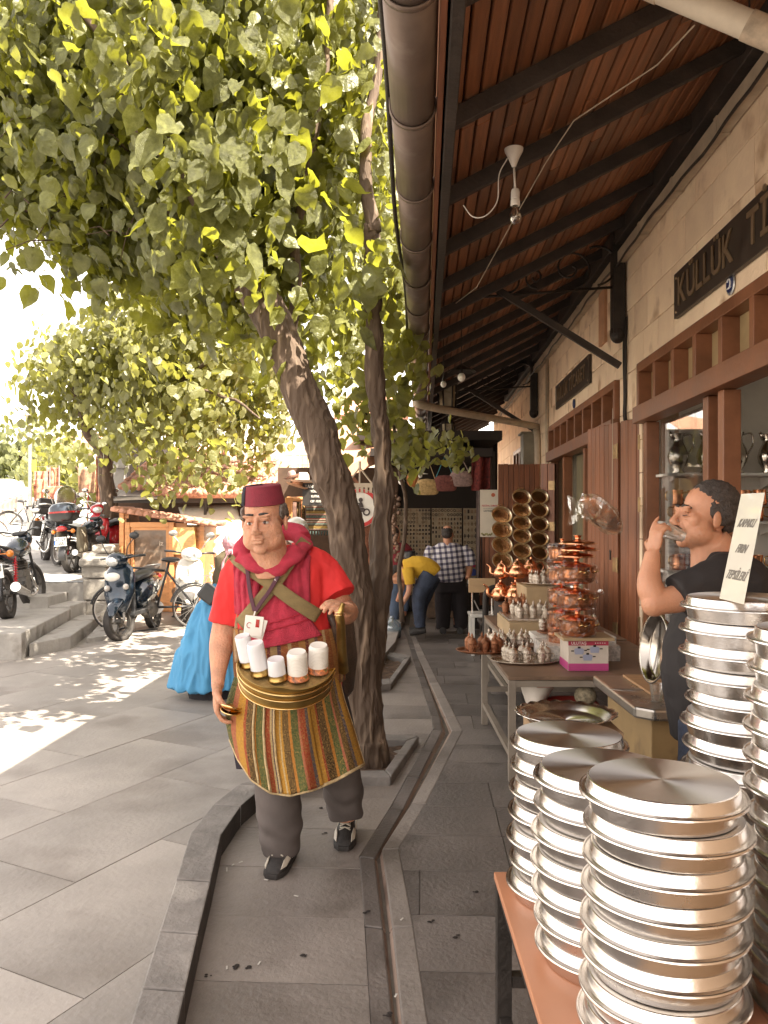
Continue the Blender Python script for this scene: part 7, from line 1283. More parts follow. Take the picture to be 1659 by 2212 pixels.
def headparts(heavy=1.0, eyes=True):
 h = MB(); q = heavy
 h.ell((0, .022, .052), (.080, .100, .092), 24, 16); h.ell((0, -.030, -.030), (.064*q, .068, .088), 24, 16)
 for s in (-1, 1):
  h.ell((s*.034, -.024, -.060), (.040*q, .056, .046), 16, 10); h.ell((s*.042, -.056, -.012), (.028, .027, .028), 14, 10); h.ell((s*.031, -.089, .034), (.030, .014, .0085), 12, 8); h.ell((s*.084, .012, .0), (.010, .022, .034), 12, 8, M=Matrix.Rotation(s*.35, 3, 'Z')); h.ell((s*.0135, -.111, -.032), (.010, .012, .009), 10, 7)
  h.ell((s*.031, -.086, .018), (.020, .013, .006), 10, 6); h.ell((s*.031, -.084, -.006), (.019, .012, .006), 10, 6)
 h.tube([(0, -.090, .030), (0, -.108, .0), (0, -.124, -.024), (0, -.112, -.036)], [.009, .010, .0135, .009], 10)
 h.ell((0, -.070, -.098), (.028, .024, .021), 14, 10); h.ell((0, -.100, -.058), (.027, .010, .0065), 12, 7); h.ell((0, -.097, -.071), (.024, .010, .0075), 12, 7)
 h.tube([(0, .012, -.05), (0, .035, -.12), (0, .055, -.20)], [.058*q, .060*q, .068*q], 18)
 return h
def headdisp(c):                                    # sockets, mouth line, philtrum folds, in head space
 d = 0
 for s in (-1, 1):
  d -= .007*math.exp(-(((c.x-s*.031)/.015)**2+((c.z-.006)/.008)**2)) if c.y < -.05 else 0
  a = Vector((s*.020, 0, -.030)); b = Vector((s*.040, 0, -.068)); p = Vector((c.x, 0, c.z)); t = max(0, min(1, (p-a).dot(b-a)/(b-a).length_squared)); dd = (p-a.lerp(b, t)).length
  if c.y < -.05: d -= .003*math.exp(-(dd/.0045)**2)
 if c.y < -.06: d -= .005*math.exp(-((c.x/.026)**4+((c.z+.0645)/.0028)**2))
 return d
def face(t, M, brow=M_HAIR, browh=1.0, shut=False):
 for s in (-1, 1):
  if shut: q = MB(); q.tube([(s*.018, -.092, .004), (s*.031, -.0975, .001), (s*.045, -.088, .004)], .0018, 5); e = MB(); xf(q, e, M); e.build('eyelashes', M_HAIR, t, smooth=True, world=True)
  else:
   q = MB(); q.ell((s*.031, -.0800, .006), (.0130, .0110, .0072), 14, 9); e = MB(); xf(q, e, M); ey = e.build('eye', M_EYE, t, smooth=True, world=True)
   q = MB(); q.ell((s*.031-.001, -.0880, .0065), (.0066, .0045, .0066), 10, 7); e = MB(); xf(q, e, M); e.build('iris', M_IRIS, ey, smooth=True, world=True)
  q = MB(); q.tube(bez([(s*.012, -.094, .0375), (s*.028, -.0975, .040*browh), (s*.044, -.090, .038*browh), (s*.053, -.077, .032)], 4), [(.0065, .0055)]*9+[(.005, .004)]*3+[(.002, .002)], 6); e = MB(); xf(q, e, M); e.build('eyebrow', brow, t, smooth=True, world=True)
  q = MB(); q.tube([(s*.018, -.094, .0115), (s*.031, -.099, .0155), (s*.045, -.088, .011)], .0022, 5); e = MB(); xf(q, e, M); e.build('eyelid', SKIN, t, smooth=True, world=True)
def handparts(mb, wr, d, nrm, curl, size=1.0, thumb=1, spread=.12, tcurl=.5):
 """palm and five jointed fingers: wr wrist, d towards the fingers, nrm palm side, thumb +1/-1 side"""
 d = Vector(d).normalized(); nrm = Vector(nrm); nrm = (nrm-d*nrm.dot(d)).normalized(); sd = d.cross(nrm)*thumb; s = size
 M = Matrix((sd, d, nrm)).transposed(); mb.ell(wr+d*.045*s, (.040*s, .055*s, .017*s), 16, 10, M=M); mb.tube([wr-d*.03, wr+d*.02*s], [.027*s, .026*s], 12, sq=.75)
 for k, (off, L_) in enumerate([(.029, .072), (.010, .080), (-.010, .074), (-.029, .058)]):
  c = curl[k] if hasattr(curl, '__len__') else curl; p = wr+d*.083*s+sd*off*s-nrm*.002; a = 0; pts = [wr+d*.05*s+sd*off*s*.9, p]; dd = d+sd*spread*(off/.03)*.5
  for j, f in enumerate((.45, .32, .23)): a += c*(1.0 if j else .8); v = (dd*math.cos(a)+nrm*math.sin(a)).normalized(); p = p+v*L_*f*s*1.05; pts.append(p)
  mb.tube(pts, [.0098*s, .0100*s, .0092*s, .0082*s, .0068*s], 10)
 p = wr+d*.018*s+sd*.028*s; v = (d*.55+sd*.8+nrm*.25).normalized(); p1 = p+v*.036*s; v2 = (d*.85+sd*(.35-tcurl*.6)+nrm*(.2+tcurl)).normalized(); p2 = p1+v2*.030*s; p3 = p2+(v2+nrm*tcurl*.6-sd*tcurl*.5).normalized()*.026*s
 mb.tube([p-v*.008, p1, p2, p3], [.014*s, .012*s, .0105*s, .0085*s], 10)
def HM(loc, yaw, tilt=0, roll=0, s=1.0): return Matrix.Translation(loc) @ Matrix.Rotation(yaw, 4, 'Z') @ Matrix.Rotation(tilt, 4, 'X') @ Matrix.Rotation(roll, 4, 'Y') @ Matrix.Scale(s, 4)
def paint(me, fns, mats, I=None):
 for m in mats: me.materials.append(m)
 for p in me.polygons:
  c = I @ p.center if I is not None else p.center
  for k, f in enumerate(fns):
   if f(c): p.material_index = k+1
def skinmesh(mb, voxel, HMx, it=6):
 Ih = HMx.inverted()
 def disp(c):
  q = Ih @ c; return headdisp(q) if q.z > -.11 and q.y < .0 and abs(q.x) < .09 and q.z < .1 and q.y > -.2 else 0
 me = remesh(mb, voxel, it, .5, disp); return me, Ih
def ringloft(rows, n=28, pw=1.0):
 """rows: (centre, half width x, half depth y, tilt) stacked cross-sections"""
 R_ = []
 for c, a, b in rows: R_.append([Vector((c[0]+a*math.copysign(abs(math.cos(t))**pw, math.cos(t)), c[1]+b*math.copysign(abs(math.sin(t))**pw, math.sin(t)), c[2])) for t in np.linspace(0, 2*PI, n+1)[:-1]])
 return R_
def wrinkle(amp, sc=(9, 9, 5), seed=0):
 return lambda c: amp*(noise.noise(Vector((c.x*sc[0]+seed, c.y*sc[1], c.z*sc[2])))-abs(noise.noise(Vector((c.x*sc[0]*1.7, c.y*sc[1]*1.7+seed, c.z*sc[2]*2.2))))*.9)
# ---------------------------------------------------------------- the drink seller
Y0 = 3.85
man = thing('person', 'sherbet seller in fez, red shirt and striped apron, walking with a brass cup belt', 'person', (P(620, 0, Y0).x, Y0, 0))
rowsT = [(1176, 590, 40, .085), (1192, 592, 64, .11), (1206, 598, 92, .13), (1225, 602, 108, .145), (1260, 606, 110, .16), (1310, 612, 106, .175), (1360, 618, 106, .19), (1400, 622, 110, .20), (1450, 626, 112, .195), (1500, 630, 108, .175), (1540, 632, 100, .16)]
def TR(y):
 for a, b in zip(rowsT, rowsT[1:]):
  if y <= b[0] or b is rowsT[-1]:
   t = max(0, min(1, (y-a[0])/(b[0]-a[0]))); return tuple(a[i]+(b[i]-a[i])*t for i in range(4))
def surf(x, y, off=0.0):                            # point on the front of his trunk at a sheet position
 _, cx, hw, dp = TR(y); k = max(-.985, min(.985, (x-cx)/hw)); yy = Y0-dp*math.sqrt(1-k*k)-off; p = P(x, y, Y0); s = p.x-P(cx, y, Y0).x; return Vector((P(cx, y, Y0).x+s*1.0, yy, p.z))
def torso_rows(grow=0): return [((P(cx, y, Y0).x, Y0, P(cx, y, Y0).z), hw/F*Y0+grow, dp+grow) for y, cx, hw, dp in rowsT]
HMm = HM(P(571, 1132, 3.66), R(-9), R(1), R(-4), 1.13)
b = MB(); xf(headparts(1.24), b, HMm); b.loft(ringloft([((r[0][0], r[0][1], r[0][2]), r[1]*.92, r[2]*.92) for r in torso_rows()]))
shL, shR = P(523, 1228, Y0+.02), P(685, 1226, Y0+.02); elL, elR = P(483, 1372, Y0), P(748, 1322, Y0+.02); wrL, wrR = P(470, 1486, Y0-.12), P(750, 1316, Y0-.22)
b.tube(bez([P(590, 1200, 3.82), P(580, 1180, 3.78), P(575, 1160, 3.72)], 4), .072, 16)
b.tube(bez([shL+Vector((.01, 0, -.01)), shL.lerp(elL, .5)+Vector((-.005, 0, 0)), elL, elL.lerp(wrL, .45)+Vector((-.006, 0, 0)), wrL], 5), [.062, .062, .062, .062, .063, .064, .065, .065, .064, .063, .062, .061, .059, .056, .052, .048, .043, .038, .034, .031, .029], 18)
b.tube(bez([shR, shR.lerp(elR, .5), elR], 5), [.05, .052, .054, .056, .058, .058, .058, .058, .056, .054, .053], 16); b.tube(bez([elR, elR.lerp(wrR, .5)+Vector((0, 0, -.01)), wrR], 4), [.058, .058, .056, .053, .05, .046, .042, .038, .034], 16)
handparts(b, wrL+Vector((.0, -.01, -.005)), (.03, -.12, -1), (1, .25, .05), .62, 1.18, thumb=1, tcurl=.5)
handparts(b, wrR+Vector((.0, -.01, 0)), (-.35, -.85, .30), (-.45, .05, -1), .50, 1.15, thumb=-1, tcurl=.35)
for pts, rr in [([P(590, 1520, 3.9), P(600, 1660, 3.86), P(606, 1800, 3.86)], .075), ([P(680, 1520, 3.95), P(735, 1650, 4.05), P(748, 1760, 4.14)], .07)]: b.tube(bez(pts, 4), rr, 14)
me, Ih = skinmesh(b, .0048, HMm)
paint(me, [lambda c: (c.z < -.045 and c.y < -.02 and c.z > -.125 and abs(c.x) < .07) , lambda c: ((c.x/.026)**2+((c.z+.064)/.0145)**2 < 1 and c.y < -.09)], [STUB, LIP], Ih)
for p in me.polygons: p.material_index = p.material_index
bod = addmesh(me, 'body', [SKIN, STUB, LIP], man, world=True)
face(man, HMm, M_HAIR, 1.0)
# hair under the fez
def headshell(t, HMx, ells, m_, name, vox=.006, disp=None):
 q = MB()
 for c, r in ells: q.ell(c, r, 18, 12)
 e = MB(); xf(q, e, HMx); me_ = remesh(e, vox, 1, .5, disp or (lambda c: .004*noise.noise(c*60)+.003*noise.noise(c*120))); return addmesh(me_, name, m_, t, world=True)
headshell(man, HMm, [((.076, .025, .045), (.014, .05, .040)), ((-.076, .025, .045), (.014, .05, .040)), ((.080, -.018, .045), (.008, .018, .030)), ((-.080, -.018, .045), (.008, .018, .030)), ((0, .085, .03), (.07, .04, .06))], M_GREYH, 'hair')
fz = MB(); FM = HMm @ HM((0, .012, .083), 0, R(7), R(2), 1.0); q = MB(); q.lathe([(.001, .074), (.068, .074), (.0715, .072), (.073, .066), (.0835, .003), (.0845, -.001), (.081, -.003), (.06, -.004)], (0, 0, 0), 40, M=Matrix.Diagonal((1, 1.14, 1))); xf(q, fz, FM); fez = fz.build('fez', mat('maroon_felt', (.19, .018, .032), .85, var=.12, scale=30, bump=.35, bscale=220), man, smooth=True, world=True, angle=45)
q = MB(); q.tube([(-.057, -.053, .073), (-.062, -.061, .045), (-.064, -.068, .0)], [(.010, .003)]*3, 8); q.tube([(0, 0, .076), (-.03, -.02, .077), (-.055, -.05, .074)], .003, 6); e = MB(); xf(q, e, FM); e.build('tassel', mat('navy_tassel', (.02, .02, .03), .8, var=.3), fez, smooth=True, world=True)
# red shirt
M_RED = mat('red_jersey', (.60, .022, .022), .8, var=.10, scale=5, bump=.35, bscale=12, stretch=(1.4, 1.4, .6))
sh = MB(); sh.loft(ringloft(torso_rows(.006)))
sh.tube(bez([P(560, 1212, Y0), P(524, 1226, Y0+.01), P(504, 1275, Y0), P(490, 1346, Y0)], 5), [.062, .068, .071, .073, .075, .076, .077, .078, .079, .080, .081, .082, .083, .084, .085, .086], 22)
sh.tube(bez([P(640, 1205, Y0), P(682, 1218, Y0+.01), P(708, 1250, Y0), P(732, 1290, Y0-.03)], 5), [.062, .068, .071, .073, .075, .076, .077, .078, .079, .080, .081, .082, .083, .084, .085, .086], 22)
w1 = wrinkle(.010, (9, 9, 3.5), 3); w2 = wrinkle(.005, (20, 20, 9), 9)
def hemflare(c): return w1(c)+w2(c)
me = remesh(sh, .008, 3, .5, hemflare); addmesh(me, 'shirt', M_RED, man, world=True)
# woven sash waistcoat showing at waist and sides
wv = stripes('woven_sash', [((.30, .08, .03), 2), ((.42, .19, .06), 2), ((.16, .03, .03), 1), ((.40, .26, .12), 2), ((.12, .06, .09), 1), ((.36, .10, .04), 2), ((.5, .34, .18), 1)], 0, 9, pattern=.5, pscale=60)
q = MB()
def sashf(u, v):
 a = 2*PI*u; y = 1352+v*115; _, cx, hw, dp = TR(y); c = P(cx, y, Y0); return Vector((c.x+(hw/F*Y0+.016)*math.cos(a), c.y+(dp+.016)*math.sin(a), c.z))
q.sheet(sashf, 60, 10, uvs=True); q.build('sash', wv, man, smooth=True, world=True, solid=.006)
# pink-red towel: cowl, crossed chest panels, lower panel with two woven bands
M_TOW = mat('towel_terry', (.47, .035, .065), .95, var=.16, scale=22, bump=1.0, bscale=210, spots=((.36, .02, .05), 4, .60))
q = MB(); q.tube(bez([P(520, 1200, 3.70), P(530, 1168, 3.80), P(560, 1150, 3.95), P(610, 1142, 4.0), P(650, 1165, 3.90), P(655, 1185, 3.78), P(632, 1206, 3.68), P(608, 1226, 3.655), P(580, 1229, 3.655), P(542, 1216, 3.665), P(520, 1200, 3.70)], 5), [(.036+.008*math.sin(i*.9), .026) for i in range(51)], 12)
q.tube(bez([P(548, 1195, 3.70), P(560, 1215, 3.68), P(590, 1226, 3.675), P(620, 1212, 3.68), P(640, 1185, 3.72)], 4), .036, 10)
q.tube(bez([P(655, 1165, 3.92), P(640, 1150, 3.98), P(600, 1148, 4.0)], 4), .045, 10)
me = remesh(q, .0065, 2, .5, lambda c: .006*noise.noise(Vector((c.x*14, c.y*14, c.z*30)))+.0012*noise.noise(c*230)); addmesh(me, 'towel_cowl', M_TOW, man, world=True)
def drape(corner, name, m_, nu=30, nv=40, off=.018, wr=.006, par=None, th=.008, freq=26):
 tl_, tr_, br_, bl_ = corner
 def f(u, v):
  top = (tl_[0]+(tr_[0]-tl_[0])*u, tl_[1]+(tr_[1]-tl_[1])*u); bot = (bl_[0]+(br_[0]-bl_[0])*u, bl_[1]+(br_[1]-bl_[1])*u)
  x, y = top[0]+(bot[0]-top[0])*v, top[1]+(bot[1]-top[1])*v; return surf(x, y, off+wr*math.sin(u*freq+v*4+2*math.sin(v*5))*(1-.3*v)+.003*noise.noise(Vector((u*9, v*9, 0))))
 q = MB(); q.sheet(f, nu, nv, uvs=True); return q.build(name, m_, par or man, smooth=True, world=True, solid=th)
drape([(512, 1205), (575, 1232), (562, 1325), (516, 1320)], 'towel_panel', M_TOW, wr=.007); drape([(612, 1215), (672, 1172), (676, 1300), (590, 1290)], 'towel_panel', M_TOW, wr=.007)
drape([(570, 1285), (640, 1270), (700, 1362), (545, 1392)], 'towel_panel', M_TOW, wr=.004, off=.026)
M_BAND = mat('towel_band', (.36, .012, .03), .8, var=.1)
for d_ in (0, 17): drape([(596+d_*-.9, 1333+d_), (676+d_*.6, 1308+d_*.9), (678+d_*.6, 1310.5+d_*.9), (595+d_*-.9, 1336+d_)], 'woven_band', M_BAND, 20, 2, off=.034, wr=.002, th=.003)
# webbing straps
M_WEB = mat('olive_webbing', (.22, .155, .065), .8, var=.12, scale=14, bump=.6, bscale=120, stretch=(1, 1, 3))
def strap(pts, wpx, off, m_, name, seg=10, th=.004):
 p = bez([Vector((x, y, 0)) for x, y in pts], seg); n = len(p)
 def f(u, v):
  i = v*(n-1); k = min(n-2, int(i)); c = p[k].lerp(p[k+1], i-k); d = (p[k+1]-p[k]).normalized(); s = Vector((-d.y, d.x, 0)); c = c+s*(u-.5)*wpx; return surf(c.x, c.y, off)
 q = MB(); q.sheet(f, 5, 40, uvs=True); return q.build(name, m_, man, smooth=True, world=True, solid=th)
strap([(664, 1166), (640, 1200), (611, 1245), (575, 1290), (530, 1340)], 27, .043, M_WEB, 'strap'); strap([(508, 1196), (550, 1222), (594, 1250), (640, 1284), (695, 1322)], 27, .052, M_WEB, 'strap')
M_LAN = flat('maroon_ribbon', (.07, .015, .03), .7); strap([(541, 1180), (548, 1220), (556, 1270), (566, 1308)], 8, .066, M_LAN, 'lanyard'); strap([(644, 1180), (625, 1215), (600, 1262), (580, 1290), (568, 1308)], 8, .068, M_LAN, 'lanyard')
a_, b_ = surf(603, 1258, .073), surf(630, 1207, .073); text('SIEMENS', .020, Matrix.Translation(-Vector(WM[man.name].translation)) @ TM(a_.lerp(b_, .5), b_-a_, Vector((0, -1, .0)).cross((b_-a_).normalized())*1), M_WHITE, 'lanyard_lettering', man, ext=.0005)
q = MB(); c = surf(566, 1337, .085); E = Matrix.Rotation(R(7), 3, 'Y'); q.box(c, (.082, .008, .090), M=E); q.box(c+Vector((.01, .008, -.01)), (.082, .006, .090), M=Matrix.Rotation(R(16), 3, 'Y')); q.tube([c+Vector((0, 0, .04)), surf(568, 1308, .07)], .004, 6); bd = q.build('name_badge', mat('badge_white', (.74, .70, .64), .3, coat=.4, var=.05), man, world=True, bevel=.003)
q = MB(); q.box(c+Vector((.018, -.0055, .012)), (.016, .002, .035), M=E); q.tube(arc(c+Vector((-.018, -.0055, .004)), .012, .8, 5, 8), .0015, 4); q.build('badge_print', M_REDL, bd, world=True)
# apron
cream = (.66, .50, .27); gold = (.62, .30, .04); red = (.36, .03, .02); rose = (.50, .13, .09); blk = (.035, .022, .015); org = (.60, .21, .03); grn = (.035, .10, .035); blu = (.07, .08, .13); brn = (.08, .045, .02)
seqA = [(grn, 2), (rose, 2), (gold, 3), (red, 1), (blk, 3), (org, 1), (grn, 3), (cream, .7), (red, 2), (cream, .7), (blu, 1.2), (gold, 2), (cream, .7), (gold, .8), (brn, 2.4), (org, 1), (grn, 3), (rose, .8), (red, 2.4), (blu, 1.1), (gold, 3.2), (red, .8), (blk, 3), (org, 1), (grn, 2.6), (rose, .8), (brn, 2), (blu, 1), (gold, 2.4)]
M_APR = stripes('brocade', seqA, 0, 1, pattern=.9, pscale=75, mx_=(1.5, 1, 1)); M_TRIM = mat('cream_braid', (.52, .38, .20), .8, var=.25, scale=60, bump=.8, bscale=160)
def interp(tab, x):
 for (a, fa), (b_, fb) in zip(tab, tab[1:]):
  if x <= b_: return fa+(fb-fa)*(x-a)/(b_-a)
 return tab[-1][1]
YB = [(0, 1598), (.06, 1640), (.16, 1684), (.3, 1712), (.45, 1718), (.62, 1706), (.8, 1684), (1, 1651)]
LX = [(0, 512), (.25, 500), (.5, 489), (.72, 488), (1, 497)]; RX = [(0, 728), (.3, 742), (.6, 762), (.85, 777), (1, 786)]
def apf(u, v, off=0):
 y = 1448+(interp(YB, u)-1448)*v; x = interp(LX, v)*(1-u)+interp(RX, v)*u; Yd = 3.80-.20*math.sin(PI*min(1, max(0, u)))**.6-.05*v+.016*math.sin(u*17+1.5*v)*(.2+v)+.007*math.sin(u*41+v*6)*v-off; return P(x, y, Yd)
q = MB(); q.sheet(lambda u, v: apf(u, v), 70, 40, uvs=True); ap = q.build('apron', M_APR, man, smooth=True, world=True, solid=.008)
q = MB(); q.sheet(lambda u, v: apf(u*.70+.0, .19+.81*v*.995, .014+.012*math.sin(PI*u)*(1-v)), 60, 34, uvs=True); q.uv = {k: (uv_[0]*.70, uv_[1]) for k, uv_ in q.uv.items()}; q.build('apron_pocket', M_APR, man, smooth=True, world=True, solid=.005)
for k, (uu_, v0_) in enumerate([(.215, .19), (.30, .19), (.385, .19)]): q = MB(); q.tube([apf(uu_, v, .028+.008*(1-v)) for v in np.linspace(v0_, .99, 24)], .0055, 6); q.build('braid', M_TRIM, ap, smooth=True, world=True)
q = MB(); q.tube([apf(u, 1.0, .006) for u in np.linspace(0, 1, 50)], .0075, 6); q.build('braid', M_TRIM, ap, smooth=True, world=True); q = MB(); q.tube([apf(1.0, v, .0) for v in np.linspace(.1, 1, 26)], .0065, 6); q.build('braid', M_TRIM, ap, smooth=True, world=True)
q = MB(); q.loft([[P(x, y, 4.02) + Vector((0, d_, 0)) for x, d_ in ((x0_, -.12), (x0_+(x1_-x0_)*.5, -.16), (x1_, -.1), (x1_, .1), ((x0_+x1_)/2, .15), (x0_, .1))] for y, x0_, x1_ in [(1450, 520, 735), (1560, 505, 760), (1645, 520, 778)]]); q.build('back_cloth', mat('dark_lining_cloth', (.045, .035, .05), .9, var=.3), man, smooth=True, world=True)
# brass cup belt
TB = Matrix.Translation(P(619, 1434, 3.50)) @ Matrix.Rotation(R(5), 4, 'Y') @ Matrix.Rotation(R(25), 4, 'X')
def outl(s, n=48):
 o = []
 for k in range(n+1): a = PI+PI*k/n; o.append((.205*s*math.cos(a), .20*s*math.sin(a)-.0))
 for k in range(1, 14): a = k/14; o.append((.205*s*(1-2*a), .055*math.sin(PI*a)*-1*s+.03*0))
 return o
def tbuild(f, name, m_, par, **k): q = MB(); f(q); e = MB(); xf(q, e, TB); return e.build(name, m_, par, world=True, **k)
belt = thing('cup_belt', 'half-moon brass cup holder strapped to the sherbet seller, with raised wavy front', 'cup holder', tuple(TB.translation))
def f_(q):
 o = outl(1); n = len(o); zt = [(.012+.018*math.exp(-((x)/.05)**2) if y < -.02 else .0) for x, y in o]
 q.add([(x*.98, y*.98, -.090) for x, y in o]+[(x*1.0, y*1.0, -.02) for x, y in o]+[(x*1.02, y*1.02, -.016) for x, y in o]+[(x, y, -.012) for x, y in o]+[(x*1.03, y*1.03, z) for (x, y), z in zip(o, zt)]+[(x*1.005, y*1.005, z) for (x, y), z in zip(o, zt)]+[(x*.985, y*.985, -.012) for x, y in o], [(r_*n+i, r_*n+(i+1) % n, (r_+1)*n+(i+1) % n, (r_+1)*n+i) for r_ in range(6) for i in range(n)]+[tuple(range(n))[::-1]])
tbuild(f_, 'holder_wall', M_BRASS, belt, smooth=True, angle=40)
tbuild(lambda q: q.add([(x*.99, y*.99, -.0115) for x, y in outl(1)], [tuple(range(len(outl(1))))]), 'holder_top', mat('worn_brass_top', (.40, .27, .11), .45, .75, var=.3, scale=14, bump=.4), belt)
for dz in (-.012, -.045, -.088): tbuild(lambda q: q.tube([(x*1.035*(1-(abs(dz)-.012)*.55), y*1.035*(1-(abs(dz)-.012)*.55), dz) for x, y in outl(1)[:49]], .0028, 6), 'bead_rim', M_GOLD, belt, smooth=True)
M_FROSTC = mat('frosted_plastic', (.74, .73, .74), .3, var=.04, coat=.3); M_PAPER = mat('paper_cup_white', (.78, .74, .68), .6, var=.03); M_PRINT = mat('printed_cup', (.55, .5, .42), .5, var=.9, scale=45, col2=(.6, .16, .05), spots=((.05, .12, .04), 40, .55))
for k, (x, y, r_, h_, kind) in enumerate([(-.158, -.018, .036, .14, 0), (-.100, -.072, .038, .145, 0), (-.022, -.098, .038, .095, 0), (.062, -.082, .042, .125, 1), (.140, -.020, .041, .125, 1)]):
 t = thing('cup_stack', ['leftmost frosted cup stack in the brass holder', 'second frosted cup stack in the brass holder', 'short frosted cup stack in the middle of the brass holder', 'white paper cup stack right of the middle of the holder', 'white paper cup stack at the right end of the holder'][k], 'cups', tuple(TB @ Vector((x, y, -.01))), 0, 'stacks of upturned cups in the brass holder')
 CM = TB @ Matrix.Translation((x, y, -.012)) @ Matrix.Rotation(R(-10), 4, 'X') @ Matrix.Rotation(R(-15+3*k), 4, 'Y')
 q = MB(); q.lathe([(r_*1.12, .002), (r_*1.14, .008), (r_*1.06, .010), (r_*1.02, .028)], (0, 0, 0), 24); e = MB(); xf(q, e, CM); e.build('socket', M_BRASS if kind == 0 else M_PRINT, t, smooth=True, world=True)
 q = MB(); pr = [(r_*1.0, .02)]
 if kind:
  z = .036
  while z < h_-.012: pr += [(r_*1.03, z), (r_*1.03, z+.003), (r_*.97, z+.0035), (r_*.97, z+.0055)]; z += .0065
 else: pr += [(r_*.98, .04), (r_*.94, h_-.02)]
 pr += [(r_*.93, h_-.004), (r_*.88, h_), (r_*.80, h_-.001), (.001, h_-.0015)]; q.lathe(pr, (0, 0, 0), 28); e = MB(); xf(q, e, CM); e.build('cups', M_PAPER if kind else M_FROSTC, t, smooth=True, world=True, angle=40)
# brass pipe in one hand, brass saucers in the other, pack on the back
q = MB(); a = [P(741, 1303, 3.48), P(735, 1322, 3.48), P(733, 1330, 3.49), P(736, 1345, 3.52), P(738, 1400, 3.62), P(742, 1450, 3.68)]; q.tube(a, [.010, .013, .021, .020, .022, .024], 16); solo(q, 'brass_spout', M_BRASS, 'brass pouring spout held in the hand beside the trunk', 'spout', smooth=True); q = MB();
for zc in (0, .012): q.lathe([(.020, -.003), (.026, 0), (.020, .003)], P(733, 1328, 3.49)+Vector((0, 0, zc)), 16)
q.build('ring', M_GOLD, bpy.data.objects['brass_spout'], world=True, smooth=True)
for k, dz in enumerate((.0, .016)): q = MB(); q.lathe([(.001, .0), (.03, .002), (.046, .012), (.050, .020), (.047, .020), (.03, .006), (.001, .004)], P(497, 1541, 3.66)+Vector((0, 0, dz)), 26, M=Matrix.Rotation(R(12-22*k), 3, 'X') @ Matrix.Rotation(R(14), 3, 'Y')); solo(q, 'brass_saucer', M_GOLD, ['lower', 'upper'][k]+' of the two brass saucers held in the lowered hand', 'saucer', smooth=True)
q = MB(); q.loft(ringloft([(P(700, y, 4.1), a_, b_) for y, a_, b_ in [(1300, .10, .06), (1340, .15, .10), (1420, .17, .14), (1490, .15, .12), (1530, .08, .06)]])); q.tube(bez([P(716, 1300, 3.95), P(735, 1370, 3.88), P(722, 1450, 3.8)], 5), .012, 8); q.tube(bez([P(706, 1320, 3.8), P(722, 1350, 3.76), P(730, 1400, 3.8), P(738, 1440, 3.9)], 5), .018, 8); solo(q, 'leather_pack', mat('dark_leather', (.06, .035, .022), .5, var=.4, scale=16, bump=.5), 'dark leather pack and ropes on the back of the sherbet seller', 'pack', smooth=True)
q = MB(); q.tube(bez([P(516, 1320, 3.78), P(510, 1370, 3.76), P(512, 1430, 3.7)], 5), .011, 8); q.tube(bez([P(524, 1322, 3.76), P(520, 1370, 3.74), P(516, 1430, 3.7)], 5), .008, 8); q.build('rope', mat('hemp_rope', (.28, .18, .10), .9, var=.3, scale=50), man, smooth=True, world=True)
# trousers and trainers
M_TRO = mat('grey_trousers', (.105, .085, .078), .8, var=.15, scale=6, bump=.4, bscale=20)
def trouser(pts, rr, seed, vox=.009, amp=.011, parent=man, m_=M_TRO):
 q = MB(); p = bez(pts, 6); n = len(p); q.tube(p, [interp(rr, i/(n-1)) for i in range(n)], 26)
 z1 = pts[-1].z
 def d(c):
  k = max(0, 1-abs(c.z-z1-.10)/.20); return amp*k*(math.sin(c.z*58+4*noise.noise(Vector((c.x*7+seed, c.y*7, c.z*3)))+math.atan2(c.y-pts[-1].y, c.x-pts[-1].x)*1.5)*.5-.1)+.009*noise.noise(Vector((c.x*9+seed, c.y*9, c.z*6)))
 me_ = remesh(q, vox, 3, .5, d); return addmesh(me_, 'trouser_leg', m_, parent, world=True)
trouser([P(600, 1500, 3.92), P(598, 1600, 3.88), P(601, 1700, 3.86), P(604, 1790, 3.86), P(606, 1842, 3.86)], [(0, .13), (.4, .112), (.7, .108), (.88, .098), (1, .088)], 1)
trouser([P(672, 1500, 3.96), P(710, 1600, 4.0), P(738, 1680, 4.08), P(745, 1740, 4.12), P(747, 1768, 4.12)], [(0, .13), (.4, .105), (.7, .094), (.9, .09), (1, .082)], 5)
M_SHOE = mat('black_mesh', (.035, .03, .028), .6, var=.3, scale=60, bump=.5); M_SHW = mat('cream_leather', (.58, .52, .43), .45, var=.1)
